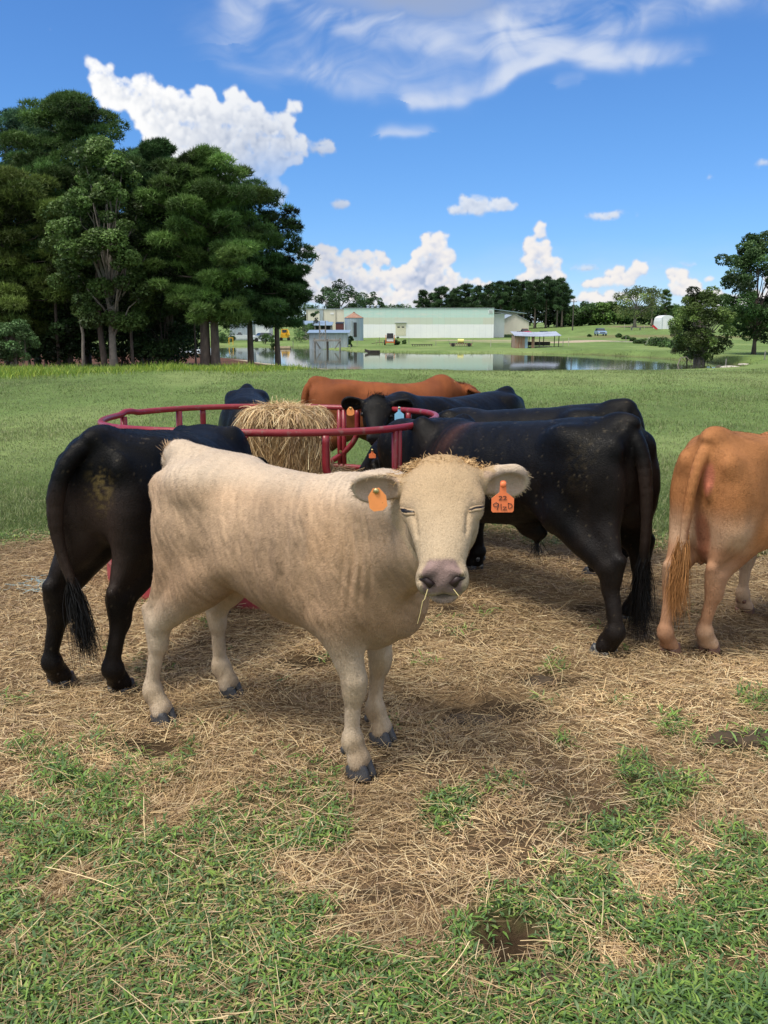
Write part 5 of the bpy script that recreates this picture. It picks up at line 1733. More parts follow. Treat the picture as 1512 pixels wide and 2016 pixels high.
def ear_in(Fd, H, side, dirv, L, open_dir, k=0.012, size=1.0):
    """a cupped ear; dirv: towards its tip, open_dir: where its opening faces"""
    base = H(0.13, side * 0.20, -0.15)
    d = unit(dirv); o = np.array(open_dir, float); o = unit(o - d * np.dot(o, d)); w = np.cross(o, d)
    ln = 0.185 * L * size
    c = base + d * (ln * 1.25)
    R = np.stack([d, w, o], 1)
    Fd.rc(base, base + d * ln * 0.8, 0.080 * L, 0.070 * L, k=0.03)
    Fd.ell(c, (ln, 0.125 * L * size, 0.062 * L), R, k=0.02)
    Fd.ell(c + d * ln * .45, (ln * .55, 0.130 * L * size, 0.050 * L), R, k=0.02)
    Fd.ell(c + o * 0.050 * L + d * ln * 0.12 - w * 0.012 * L, (ln * 0.86, 0.100 * L * size, 0.056 * L), R, k=0.012, cut=True)
    return c, R, ln


def build_head(Fd, poll, f, s_, u, L, eyes_shut=False, young=1.0, fine=True):
    poll = np.array(poll, float)

    def H(a, b, c): return poll + (f * a + s_ * b + u * c) * L
    R = np.stack([f, s_, u], 1)
    q = L
    wd = young
    Fd.ell(H(.20, 0, -.15), (.22 * q, .262 * q * wd, .19 * q), R, k=.03)
    Fd.ell(H(.25, 0, -.080), (.22 * q, .235 * q * wd, .088 * q), R, k=.03)
    Fd.ell(H(.035, 0, -.12), (.075 * q, .16 * q, .11 * q), R, k=.03)
    for sd in (1, -1):
        Fd.rc(H(.34, sd * .115 * wd, -.14), H(.80, sd * .050, -.110), .135 * q, .092 * q, k=.03)
        Fd.rc(H(.36, sd * .12, -.32), H(.82, sd * .035, -.22), .105 * q, .06 * q, k=.035)
        Fd.ell(H(.38, sd * .140, -.25), (.18 * q, .085 * q, .17 * q), R, k=.03)
        Fd.ell(H(.335, sd * .225 * wd, -.10), (.085 * q, .050 * q, .060 * q), R, k=.02)      # brow
        Fd.ell(H(.40, sd * .218 * wd, -.130), (.055 * q, .048 * q, .058 * q), R, k=.012)      # eyeball bulge under the lids
        Fd.rc(H(.45, sd * .175, -.11), H(.64, sd * .12, -.10), .035 * q, .03 * q, k=.02)
        if fine:
            Fd.rc(H(.47, sd * .165, -.045), H(.62, sd * .150, -.055), .006 * q, .004 * q, k=.014, cut=True)
            Fd.rc(H(.372, sd * .275 * wd, -.105), H(.445, sd * .175, -.030), .005 * q, .005 * q, k=.010, cut=True)
    Fd.rc(H(.30, 0, -.095), H(.83, 0, -.090), .095 * q, .075 * q, k=.03)
    # muzzle: broad upper lip, slanting nose pad, chin
    Fd.ell(H(.875, 0, -.125), (.110 * q, .150 * q, .105 * q), R, k=.02)
    for sd in (1, -1):
        Fd.ell(H(.905, sd * .098, -.125), (.085 * q, .068 * q, .090 * q), R, k=.012)
        Fd.ell(H(.925, sd * .070, -.165), (.070 * q, .075 * q, .055 * q), R, k=.015)
    Fd.ell(H(.900, 0, -.275), (.090 * q, .105 * q, .055 * q), R, k=.018)
    if fine:
        for sd in (1, -1):
            Fd.rc(H(1.0, 0, -.222), H(.95, sd * .12, -.228), .012 * q, .012 * q, k=.010, cut=True)
            Fd.rc(H(.95, sd * .12, -.228), H(.80, sd * .16, -.21), .012 * q, .006 * q, k=.010, cut=True)
        for sd in (1, -1):
            Fd.rc(H(.985, sd * .062, -.085), H(.955, sd * .098, -.045), .024 * q, .026 * q, k=.010, cut=True)
            Fd.rc(H(.955, sd * .098, -.045), H(.930, sd * .150, -.075), .022 * q, .010 * q, k=.010, cut=True)
            Fd.rc(H(.90, sd * .060, -.028), H(.925, sd * .125, -.018), .022 * q, .018 * q, k=.018)
    return H


# a leg is a chain; fx, fy: where the foot stands; lift: foot raised a little
def leg_hind(Fd, fx, fy, sd, z, g=1.0, push=0.0, hipx=0.0):
    """z: height scale, g: girth scale"""
    k = .03
    hy = sd * .135 * g
    mid = 0.65
    hx, yy = hipx * 0.35 + fx * mid, hy * (1 - mid) + fy * mid
    Fd.ell((hipx + .03, hy * .95, .80 * z), (.18 * g, .100 * g, .25 * z), k=.06)
    Fd.ell((hipx - .07, hy * .85, .78 * z), (.12 * g, .09 * g, .22 * z), k=.05)
    Fd.rc((hipx + .10, hy * 1.02, .64 * z), (hx - .035, yy, .43 * z), .115 * g, .052 * g, k=.06)
    Fd.rc((hipx - .09, hy * .9, .66 * z), (hx - .085, yy, .47 * z), .075 * g, .026 * g, k=.05)
    Fd.rc((hx - .105, yy, .475 * z), (hx - .07, yy, .38 * z), .027 * g, .036 * g, k=.02)
    Fd.rc((hx - .045, yy, .42 * z), (hx - .05, yy, .33 * z), .050 * g, .037 * g, k=.03)
    Fd.rc((hx - .055, yy, .34 * z), (fx - .035, fy, .155 * z), .034 * g, .030 * g, k=.03)
    Fd.ell((fx - .03, fy, .125 * z), (.039 * g, .042 * g, .043 * z), k=.03)
    Fd.rc((fx - .025, fy, .12 * z), (fx + .012, fy, .065 * z), .041 * g, .044 * g, k=.02)
    Fd.rc((fx + .010, fy - .022 * g, .062 * z), (fx + .018, fy - .026 * g, .05), .030 * g, .030 * g, k=.012)
    Fd.rc((fx + .010, fy + .022 * g, .062 * z), (fx + .018, fy + .026 * g, .05), .030 * g, .030 * g, k=.012)


def leg_fore(Fd, fx, fy, sd, z, g=1.0, W=.84, lift=0.0, kneef=0.0):
    k = .03
    sy = sd * .155 * g
    ty = sy * .55 + fy * .45
    Fd.ell((W + .02, sy * .9, .78 * z), (.13 * g, .085 * g, .25 * z), k=.06)
    Fd.ell((W - .05, sy * .95, .62 * z), (.12 * g, .08 * g, .12 * z), k=.05)
    kx, ky = fx * .8 + W * .2 + kneef, fy * .85 + sy * .15
    Fd.rc((W - .02, ty, .60 * z), (kx, ky, .37 * z), .088 * g, .050 * g, k=.05)
    Fd.ell((kx + .006, ky, .335 * z), (.047 * g, .046 * g, .060 * z), k=.03)
    Fd.rc((kx - .004, ky, .31 * z), (fx - .008, fy, .15 * z), .035 * g, .029 * g, k=.03)
    Fd.ell((fx - .006, fy, .125 * z), (.038 * g, .041 * g, .042 * z), k=.03)
    Fd.rc((fx - .004, fy, .12 * z), (fx + .022, fy, .065 * z), .040 * g, .042 * g, k=.02)
    Fd.rc((fx + .018, fy - .022 * g, .062 * z), (fx + .026, fy - .026 * g, .05), .030 * g, .030 * g, k=.012)
    Fd.rc((fx + .018, fy + .022 * g, .062 * z), (fx + .026, fy + .026 * g, .05), .030 * g, .030 * g, k=.012)


def hoof(parent, fx, fy, g, m, turn=0.0, mud=None):
    b = MB()
    ca, sa = math.cos(turn), math.sin(turn)
    for sd in (1, -1):
        n = 16; V = []
        a = np.arange(n) * 2 * math.pi / n
        prof = [(0.0, 1.06, .010), (.012, 1.05, .008), (.03, .98, .004), (.048, .90, -.001), (.062, .80, -.005), (.066, .5, -.006)]
        for z_, sc_, off in prof:
            ex = np.cos(a); ey = np.sin(a)
            X = (np.sign(ex) * np.abs(ex) ** .85) * .047 * g * sc_ + off + .022
            Y = ey * .0245 * g * sc_ + sd * .0262 * g
            Y = Y - sd * .006 * g * np.clip(ex, 0, 1) * (z_ < .05)
            V.append(np.stack([X, Y, np.full(n, z_ * (.95 + .0 * g))], 1) - np.array([0, 0, 0]) + np.stack([np.zeros(n), np.zeros(n), -0.35 * z_ * np.clip(-ex, 0, 1)], 1))
        V = np.concatenate(V)
        V = V @ np.array([[ca, sa, 0], [-sa, ca, 0], [0, 0, 1]]) + np.array([fx, fy, -0.004])
        F = [(i * n + j, i * n + (j + 1) % n, (i + 1) * n + (j + 1) % n, (i + 1) * n + j) for i in range(len(prof) - 1) for j in range(n)]
        F += [tuple(range(n - 1, -1, -1)), tuple((len(prof) - 1) * n + j for j in range(n))]
        b.add(V, F)
        b.ball((fx - .034 * g, fy + sd * .020 * g, .090), (.014 * g, .012 * g, .018 * g), 8)
    o = b.build('hoof', m, parent, smooth=True)
    return o


def fur(parent, V, F, N, C, m, n, length, width, flow, lift=0.22, name='coat_hair', seed=1, wgt=None, jit=0.12, region=None):
    """short lying hairs: slim blades over the skin, each with its own tone"""
    r = np.random.default_rng(seed)
    a = np.linalg.norm(np.cross(V[F[:, 2]] - V[F[:, 0]], V[F[:, 3]] - V[F[:, 1]]), axis=1)
    if wgt is not None: a = a * wgt[F[:, 0]]
    f = r.choice(len(F), n, p=a / a.sum())
    w = r.dirichlet((1, 1, 1, 1), n)
    P0 = (V[F[f]] * w[..., None]).sum(1)
    NN = (N[F[f]] * w[..., None]).sum(1); NN /= np.linalg.norm(NN, axis=1)[:, None] + 1e-9
    CC = (C[F[f]] * w[..., None]).sum(1)
    D = flow(P0, NN) + r.normal(scale=.28, size=(n, 3))
    D = D - NN * (D * NN).sum(1)[:, None]
    D /= np.linalg.norm(D, axis=1)[:, None] + 1e-9
    S = np.cross(NN, D)
    L_ = (length(P0) if callable(length) else length) * r.uniform(.6, 1.35, n)
    tip = P0 + D * L_[:, None] + NN * (L_ * lift * r.uniform(.3, 1.5, n))[:, None]
    rt = P0 - NN * .001
    hw = (width * .5 * r.uniform(.7, 1.3, n))[:, None]
    Vh = np.stack([rt + S * hw, rt - S * hw, tip], 1).reshape(-1, 3)
    Fh = np.arange(3 * n).reshape(n, 3)
    g = 1 + r.normal(scale=jit, size=(n, 1))
    Ch = np.repeat(np.clip(CC * g, 0, 1), 3, 0)
    o = make(name, Vh, Fh, m, parent, Ch)
    # shade the hairs with the skin's own normals so that the coat reads as one surface
    nn = np.repeat((NN + 0.12 * D + r.normal(scale=.09, size=(n, 3))), 3, 0)
    nn /= np.linalg.norm(nn, axis=1)[:, None]
    o.data.polygons.foreach_set('use_smooth', np.ones(n, dtype=bool))
    o.data.normals_split_custom_set_from_vertices(nn.astype(np.float32).tolist()) if n < 400000 else None
    return o


def strands(parent, roots, m, seg_fn, name, col, width=.0025, seed=1):
    """long hair: each strand a tapering ribbon along seg_fn(i, r) -> points"""
    r = np.random.default_rng(seed)
    V, F, C, n = [], [], [], 0
    for i, p in enumerate(roots):
        pts = seg_fn(p, i, r); k = len(pts)
        t = np.gradient(pts, axis=0)
        sd = np.cross(t, r.normal(size=3)); sd /= np.linalg.norm(sd, axis=1)[:, None] + 1e-9
        ww = width * np.linspace(1, .25, k)[:, None]
        V += [pts - sd * ww, pts + sd * ww]
        F.append(np.stack([n + np.arange(k - 1), n + np.arange(1, k), n + k + np.arange(1, k), n + k + np.arange(k - 1)], 1))
        c = np.array(col) * (1 + r.normal(scale=.18))
        C.append(np.tile(np.clip(c, 0, 1), (2 * k, 1))); n += 2 * k
    return make(name, np.concatenate(V), np.concatenate(F), m, parent, np.concatenate(C))


def loc_frame(base, dirv):
    """returns world->local converter for an animal whose hind feet centre is base and that faces dirv"""
    a = math.atan2(dirv[1], dirv[0])
    c, s_ = math.cos(a), math.sin(a)

    def to(p):
        p = np.array(p, float) - np.array([base[0], base[1], 0])
        return np.array([p[0] * c + p[1] * s_, -p[0] * s_ + p[1] * c, p[2]])

    def tv(v):
        v = np.array(v, float)
        return np.array([v[0] * c + v[1] * s_, -v[0] * s_ + v[1] * c, v[2]])
    return a, to, tv


def ear_tag(parent, c, down, normal, w, m_tag, m_ink, text=None, neck=True, label=None, m_pin=None, h=None):
    """plastic ear tag: neck above a shouldered panel, with its pin and any writing"""
    d = unit(down); n_ = np.array(normal, float); n_ = unit(n_ - d * np.dot(n_, d)); x = np.cross(n_, d)
    h = h or w * 1.0

    def pt(a, b): return np.array(c) + x * a * w + d * b * w
    hh = h / w
    if neck:
        prof = [(-.13, -.62), (-.07, -.68), (.07, -.68), (.13, -.62), (.15, -.16), (.5, .12), (.5, hh - .08), (.44, hh), (-.44, hh), (-.5, hh - .08), (-.5, .12), (-.15, -.16)]
    else:
        prof = [(-.18, -.40), (.18, -.40), (.5, .08), (.5, hh * .75), (.22, hh), (-.30, hh), (-.5, hh * .75), (-.5, .02)]
    b = MB().slab([pt(*q) for q in prof], n_, .0022)
    o = b.build('ear_tag', m_tag, parent)
    if label: o['label'] = label
    pin = MB()
    R = np.stack([x, np.cross(n_, x), n_], 1)
    pc = pt(0, -.52 if neck else -.24) + n_ * .0022
    pin.lathe(pc, [(.0085, 0), (.0085, .002), (.005, .0045), (.0015, .005)], 14, R=R)
    pin.build('pin', m_pin, o, smooth=True)
    if text:
        for (tx, sz, cy_, cx_, strokes) in text:
            pb = MB()
            for stt in strokes:
                pts = np.array([pt(cx_ + a * sz, cy_ + b_ * sz) + n_ * .0022 for a, b_ in stt])
                pb.tube(pts, .00075 * (w / .055), 5)
            pb.build('handwriting', m_ink, o)
    return o
M_TAN = mat('calf_skin', (1, 1, 1), .75, spec=.2, var=.10, vscale=14, use_col=True, bump=.5, bscale=160)
M_HAIR = mat('calf_hair', (1, 1, 1), .6, spec=.25, var=.10, vscale=9, use_col=True)
M_BLK = mat('black_skin', (1, 1, 1), .45, spec=.12, var=.2, vscale=10, use_col=True, bump=.4, bscale=140)
M_BLKH = mat('black_hair', (1, 1, 1), .38, spec=.22, var=.15, vscale=8, use_col=True)
M_HOOF = mat('hoof_horn', (.045, .045, .05), .45, var=.35, vscale=40, bump=.3, bscale=90)
M_HOOFB = mat('brown_hoof_horn', (.16, .085, .06), .55, var=.35, vscale=40, bump=.3, bscale=90)
M_HOOFM = mat('muddy_hoof_horn', (.05, .055, .065), .5, var=.5, vscale=50, bump=.5, bscale=90, stain=(40, .5, .6, (.35, .34, .3), .8))
M_ORANGE = mat('orange_tag_plastic', (.93, .23, .08), .45, var=.05, vscale=30, stain=(90, .62, .68, (.3, .12, .03), .5))
M_LORANGE = mat('light_orange_tag_plastic', (.95, .34, .10), .45, var=.06, vscale=30, stain=(60, .66, .69, (.25, .10, .03), .8))
M_BLUETAG = mat('pale_blue_tag_plastic', (.28, .60, .85), .45, var=.05, vscale=30)
M_YELTAG = mat('yellow_tag_plastic', (.85, .7, .05), .45)
M_INK = mat('marker_ink', (.02, .012, .02), .6)
M_PIN = mat('brass_pin', (.55, .45, .2), .35, metal=.9)
M_EYE = mat('dark_eye', (.008, .006, .006), .22, spec=.45)
M_LID = mat('eyelid_rim', (.10, .055, .05), .5)
M_NOSTRIL = mat('nostril_inside', (.030, .014, .013), .5)

GLY = {   # pen strokes, x right, y down, unit box
    '2': [[(-.5, -.35), (-.3, -.5), (.2, -.5), (.35, -.2), (0, .15), (-.45, .48), (.5, .42)]],
    '9': [[(.35, -.3), (0, -.5), (-.35, -.3), (-.3, 0), (.05, .05), (.35, -.2), (.35, -.35), (.3, .1), (.15, .5)]],
    '1': [[(0, -.5), (.05, .5)]],
    'z': [[(-.4, -.2), (.3, -.22), (-.4, .45), (.45, .4)]],
    'D': [[(-.35, -.5), (-.3, .5), (.25, .35), (.45, 0), (.2, -.35), (-.4, -.5)]],
}
TAG_TEXT = [('22', .17, .10, -.10, GLY['2']), ('22', .17, .10, .09, GLY['2']),
            ('9', .34, .47, -.30, GLY['9']), ('1', .30, .50, -.08, GLY['1']), ('z', .22, .54, .10, GLY['z']), ('D', .24, .45, .33, GLY['D'])]


def calf():
    """the pale calf in front, standing side-on with its head turned to the camera"""
    feet = {k: G(*v)[:2] for k, v in dict(nh=(322, 1424), fh=(455, 1372), nf=(708, 1527), ff=(752, 1461)).items()}
    hm, fm = (feet['nh'] + feet['fh']) / 2, (feet['nf'] + feet['ff']) / 2
    dirv = unit(fm - hm); base = hm + dirv * .05
    ang, to, tv = loc_frame(base, dirv)
    root = empty('calf', (base[0], base[1], 0), ang)
    tag(root, 'pale tan calf standing side-on in front with its head turned to the camera', 'calf', 'cattle around the hay feeder')
    L = {k: to((v[0], v[1], 0)) + np.array([-.030, .010, 0]) for k, v in feet.items()}
    W = float(np.linalg.norm(fm - hm)) - .09
    TX = W / .84
    Fd = Field((-.30, -.62, .03), (1.75, .45, 1.33), .0068)
    Fd.barrel([((x if x <= 0 else (x * TX if x < .84 else W + (x - .84))), t_, b_, w_) for x, t_, b_, w_ in
               [(-.135, .96, .86, .02), (-.12, 1.02, .78, .075), (-.085, 1.075, .70, .145), (-.02, 1.112, .64, .190), (.05, 1.12, .61, .208), (.17, 1.115, .63, .215),
                (.32, 1.085, .585, .228), (.48, 1.065, .52, .240), (.64, 1.06, .49, .240), (.78, 1.065, .475, .222), (.90, 1.06, .47, .205),
                (1.0, 1.03, .50, .165), (1.07, .97, .54, .11), (1.11, .88, .62, .03)]], p=2.2, k=.02)
    for sd, hf, ff in ((-1, L['nh'], L['nf']), (1, L['fh'], L['ff'])):
        leg_hind(Fd, hf[0], hf[1], sd, 1.0, .90, hipx=.045)
        leg_fore(Fd, ff[0], ff[1], sd, 1.0, .90, W, kneef=.01)
        Fd.ell((.12, sd * .155, 1.01), (.10, .055, .06), k=.09)            # hook bone
        Fd.ell((-.10, sd * .10, .97), (.05, .045, .06), k=.06)            # pin bone
        Fd.rc((.30, sd * .18, .74), (.16, sd * .16, .66), .04, .03, k=.06)    # flank fold
    Fd.ell((-.06, 0, 1.10), (.09, .05, .045), k=.06)                      # tail head
    # tail, mostly hidden behind the near quarter
    Fd.chain([(-.08, 0, 1.10), (-.14, .0, 1.06), (-.165, .01, .92), (-.16, .015, .75), (-.155, .02, .60), (-.16, .02, .50)],
             [.034, .032, .028, .022, .018, .014], k=.05)
    # neck: shoulder to head, turned towards the camera
    poll_w, muz_w = P(866, 893, 2.27 * K), P(869, 1146, 1.985 * K)
    poll, muz = to(poll_w), to(muz_w)
    LH = np.linalg.norm(muz - poll)
    eye = to((0, 0, CAMH))
    f, s_, u = head_frame(poll, muz, tv(np.array([-.12, -1.0, .42])))
    c1 = poll + f * LH * .20 - u * LH * .30
    Fd.rc((W - .05, -.01, .90), (W + .13, -.04, .95), .165, .145, k=.08)
    Fd.rc((W + .12, -.04, .96), c1 + np.array([-.03, .0, .0]), .135, .100, k=.06)
    Fd.rc((W + .04, -.01, .78), (W + .17, -.05, .80), .155, .125, k=.08)
    jaw = poll + f * LH * .42 - u * LH * .38
    Fd.rc((W + .16, -.05, .82), jaw + np.array([-.02, 0, -.01]), .115, .080, k=.06)
    # brisket and dewlap
    Fd.ell((W + .045, 0, .605), (.125, .105, .12), k=.06)
    Fd.rc((W + .05, .0, .50), (W + .09, 0, .55), .050, .044, k=.05)
    Fd.rc((W + .09, 0, .54), (W + .155, -.03, .66), .040, .037, k=.05)
    Fd.rc((W + .155, -.03, .66), jaw + np.array([-.02, .0, -.06]), .036, .038, k=.05)
    H = build_head(Fd, poll, f, s_, u, LH)
    up_w = np.array([0, 0, 1.0])
    # ears: the one on the picture's left is the animal's right
    sL = tv(np.array([-.97, .10, -.10])); sR = tv(np.array([.97, .10, .00]))
    eL = ear_in(Fd, H, -1 if np.dot(s_, sL) < 0 else 1, sL, LH, tv(np.array([-.05, -.85, -.50])), size=.97)
    eR = ear_in(Fd, H, 1 if np.dot(s_, sR) > 0 else -1, sR, LH, tv(np.array([.05, -.92, -.35])), size=.92)
    V, F = Fd.mesh()
    V = relax(V, F, 2)
    # fine undulation of muscle and loose skin
    N = vnormals(V, F)
    d = .0035 * fbm(V[:, 0] * 9 + V[:, 1] * 4, V[:, 2] * 6, 5, 3)
    ribs = .0035 * np.sin(V[:, 0] * 95 + 6 * V[:, 2]) * sstep(.30, .42, V[:, 0]) * sstep(.80, .62, V[:, 0]) * sstep(.55, .68, V[:, 2]) * sstep(1.0, .85, V[:, 2])
    fold = 0
    for x0, amp, wv in ((.055, .006, .010), (.085, .009, .011), (.118, .008, .010), (.150, .006, .010)):
        xc = W + x0 + .10 * (.80 - V[:, 2]) ** 2 * 4 + .012 * np.sin(V[:, 2] * 17)
        fold = fold - amp * np.exp(-((V[:, 0] - xc) / wv) ** 2)
    fold = fold * sstep(.60, .72, V[:, 2]) * sstep(1.03, .95, V[:, 2]) * (V[:, 1] < -.02)
    tuf = (.0021 * fbm(V[:, 0] * 55 + 26 * V[:, 2], V[:, 2] * 16 - V[:, 0] * 8, 19, 3)) * sstep(.5, .6, V[:, 2]) * (V[:, 0] < W + .12)
    V = V + N * (d + ribs + fold + tuf)[:, None]
    N = vnormals(V, F)
    # ---- coat colours (own patches, plus lit back and shaded lower sides painted in)
    x, y, z = V.T
    hx = (V - poll) @ np.stack([f, s_, u], 1) / LH
    ishead = (np.abs(hx[:, 1]) < .36) & (hx[:, 0] > -.02) & (hx[:, 0] < 1.1) & (hx[:, 2] > -.45) & (x > W + .05)
    base_c = np.array([.50, .345, .222]); pale = np.array([.62, .51, .38]); deep = np.array([.34, .205, .115])
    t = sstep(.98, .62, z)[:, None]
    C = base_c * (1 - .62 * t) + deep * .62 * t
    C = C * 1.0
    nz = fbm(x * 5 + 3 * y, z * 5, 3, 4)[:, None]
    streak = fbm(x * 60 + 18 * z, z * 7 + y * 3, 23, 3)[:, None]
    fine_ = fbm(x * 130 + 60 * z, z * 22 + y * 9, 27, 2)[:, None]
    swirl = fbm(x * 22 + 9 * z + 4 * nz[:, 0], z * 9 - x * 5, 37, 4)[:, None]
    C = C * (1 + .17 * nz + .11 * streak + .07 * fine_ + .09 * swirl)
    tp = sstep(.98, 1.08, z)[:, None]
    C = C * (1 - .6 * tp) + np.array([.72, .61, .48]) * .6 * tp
    lg = sstep(.60, .40, z)[:, None] * np.where(np.abs(y) > .02, 1, 1)[:, None]
    C = C * (1 - .75 * lg) + pale * .75 * lg
    orange = np.exp(-((x - W + .02) / .12) ** 2 - ((z - .88) / .10) ** 2)[:, None] * sstep(-.1, .3, nz)
    C = C * (1 - .3 * orange) + np.array([.55, .30, .13]) * .3 * orange
    knee = np.exp(-((z - .32) / .05) ** 2)[:, None] * (x > .5)[:, None] * .4 + np.exp(-((z - .125) / .035) ** 2)[:, None] * .4
    C = C * (1 - knee) + np.array([.42, .31, .18]) * knee
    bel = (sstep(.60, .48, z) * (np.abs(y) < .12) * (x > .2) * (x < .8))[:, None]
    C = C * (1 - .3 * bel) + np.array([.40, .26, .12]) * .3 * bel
    # head
    hc = np.array([.52, .375, .225])
    m = ishead
    fc = sstep(.25, .75, hx[:, 0])[:, None]
    HC = hc * (1 - .35 * fc) + np.array([.64, .54, .40]) * .35 * fc
    poll_t = sstep(.22, .0, hx[:, 0])[:, None]
    HC = HC * (1 - .5 * poll_t) + np.array([.46, .29, .13]) * .5 * poll_t
    # pink-grey nose pad
    pp = hx[:, 0] * .90 - hx[:, 2] * .43
    pad = (sstep(.135, .110, np.abs(hx[:, 1]) + .5 * np.clip(.83 - pp, 0, 1)) * sstep(.735, .765, pp) * sstep(.965, .945, pp) * (hx[:, 2] > -.20))[:, None]
    pk = np.array([.27, .185, .165]) * (1 + .25 * fbm(hx[:, 0] * 14, hx[:, 1] * 14, 7, 3)[:, None])
    HC = HC * (1 - pad) + pk * pad
    lip = (sstep(.84, .90, hx[:, 0]) * sstep(-.195, -.21, hx[:, 2]) * sstep(-.26, -.245, hx[:, 2]))[:, None]
    HC = HC * (1 - .85 * lip) + np.array([.10, .07, .065]) * .85 * lip
    chin = (sstep(.90, .94, hx[:, 0]) * sstep(-.235, -.255, hx[:, 2]) * sstep(.09, .05, np.abs(hx[:, 1])))[:, None]
    HC = HC * (1 - chin) + np.array([.50, .36, .30]) * chin
    for sd in (1, -1):
        e = np.exp(-((hx[:, 0] - .405) / .05) ** 2 - ((hx[:, 1] - sd * .21) / .06) ** 2)[:, None]
        HC = HC * (1 - .35 * e) + np.array([.40, .30, .22]) * .35 * e
    C = np.where(m[:, None], HC, C)
    # inside of the ears
    for (c, R, ln) in (eL, eR):
        q = (V - c) @ R
        inn = (sstep(.004, -.004, np.abs(q[:, 2] - .012) - .016) * (np.abs(q[:, 0]) < ln * .85) * (np.abs(q[:, 1]) < .042) * ((N @ R[:, 2]) > .3))[:, None]
        C = C * (1 - .5 * inn) + np.array([.50, .36, .30]) * .5 * inn
    dirt = (sstep(.15, .9, fbm(x * 16 + y * 9, z * 11, 61, 4)) * sstep(.62, .15, z))[:, None] * .45
    C = C * (1 - dirt) + np.array([.26, .175, .10]) * dirt
    C = np.clip(C, 0, 1)
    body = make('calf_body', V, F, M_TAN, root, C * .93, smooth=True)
    body['label'] = 'cream and tan hide with paler legs'

    padv = pad[:, 0] * m

    def flow(Pp, NN):
        D = np.tile(np.array([-.75, 0, -.65]), (len(Pp), 1))
        low = (Pp[:, 2] < .62)[:, None]
        D = np.where(low, np.array([-.1, 0, -1.0]), D)
        h2 = (Pp - poll) @ np.stack([f, s_, u], 1) / LH
        hd = (h2[:, 0] > 0) & (h2[:, 0] < 1.1) & (np.abs(h2[:, 1]) < .3) & (h2[:, 2] > -.4) & (Pp[:, 0] > W + .05)
        dn = f[None] * np.where(h2[:, 0] > .45, .9, -.5)[:, None] + s_[None] * (h2[:, 1] * 3)[:, None]
        D = np.where(hd[:, None], dn, D)
        for (c, R, ln) in (eL, eR):
            q = np.linalg.norm(Pp - c, axis=1) < ln * 1.1
            D = np.where(q[:, None], R[:, 0][None], D)
        return D
    wg = np.where(m, 2.2, 1.0) * (1 - .98 * padv)
    wg = wg * np.where((lip[:, 0] > .4) & m, .05, 1)
    fur(root, V, F, N, C, M_HAIR, 210000, lambda p: np.where(np.linalg.norm(p - (poll + f * .2), axis=1) < .3, .010, .0155), .0017, flow, lift=.12, seed=3, wgt=wg, jit=.17)
    # curls on the poll
    r = np.random.default_rng(5)
    roots = []
    for _ in range(1700):
        a_, b_ = r.uniform(-.07, .13) + .08 * r.uniform() ** 3, r.normal() * .10
        roots.append(H(a_, b_, .0 - .30 * abs(b_) - (.09 * sstep(.06, -.05, a_))))

    def curl(p, i, r):
        k = 9; t_ = np.linspace(0, 1, k)[:, None]
        ln_ = r.uniform(.022, .045)
        d0 = unit(u * r.uniform(-.05, .22) + f * r.uniform(-.2, 1.2) + s_ * (r.normal() * .8 + np.dot(p - poll, s_) * 7))
        e1 = unit(np.cross(d0, r.normal(size=3))); e2 = np.cross(d0, e1)
        ph = r.uniform(0, 6.3); rad = r.uniform(.003, .008)
        th_ = t_ * r.uniform(3, 8) + ph
        return p + d0 * t_ * ln_ * .8 + e1 * np.cos(th_) * rad * t_ ** .5 + e2 * np.sin(th_) * rad * t_ ** .5
    strands(root, roots, M_HAIR, curl, 'poll_curls', (.56, .37, .18), width=.0015)
    # fringe of longer hair on the ear rims and inside
    rr = []
    for (c, R, ln) in (eL, eR):
        for _ in range(420):
            t0 = r.uniform(-1, 1.2); sg = r.choice([-1, 1])
            rr.append((c + R[:, 0] * ln * t0 * .85 + R[:, 1] * sg * .050 * math.sqrt(max(0, 1 - (t0 * .8) ** 2)) + R[:, 2] * .006, R, sg))

    def fringe(q, i, r):
        p, R, sg = q
        t_ = np.linspace(0, 1, 4)[:, None]
        d0 = unit(R[:, 0] * r.uniform(.3, 1) + R[:, 1] * sg * r.uniform(-.3, .7) + R[:, 2] * r.normal() * .3 - tv(up_w) * 0)
        return p + d0 * t_ * r.uniform(.007, .017) - np.array([0, 0, 1]) * t_ ** 2 * .006
    strands(root, rr, M_HAIR, fringe, 'ear_fringe', (.62, .47, .30), width=.0008)
    # tail head fuzz and switch
    roots = [np.array([-.07 - .07 * r.uniform(), r.normal() * .025, 1.13 - r.uniform(0, .06)]) for _ in range(260)]
    strands(root, roots, M_HAIR, lambda p, i, r: p + unit(np.array([-.5, r.normal() * .3, .5 + .6 * r.uniform()])) * np.linspace(0, 1, 4)[:, None] * .03, 'tail_fuzz', (.52, .36, .22), width=.0012)
    # eyes: narrowed to slits between swollen lids
    for sd in (1, -1):
        e_ = MB()
        a0, a1 = H(.372, sd * .278, -.110), H(.445, sd * .178, -.035)
        mid = H(.425, sd * .235, -.060)
        tt = np.linspace(0, 1, 9)[:, None]
        c_ = (1 - tt) ** 2 * a0 + 2 * tt * (1 - tt) * mid + tt ** 2 * a1
        kd, pts = None, []
        for q in c_:
            i_ = np.argmin(((V - q) ** 2).sum(1)); pts.append(V[i_] + N[i_] * .0005)
        pts = np.array(pts) + np.array(f) * (.000)
        pts[1:-1] = (pts[:-2] + 2 * pts[1:-1] + pts[2:]) / 4
        rad = np.sin(np.linspace(.15, 3.0, 9)) * (.0052 if sd > 0 else .0078) + .0012
        e_.tube(pts, rad, 8)
        eo = e_.build('eye', M_EYE, root, smooth=True)
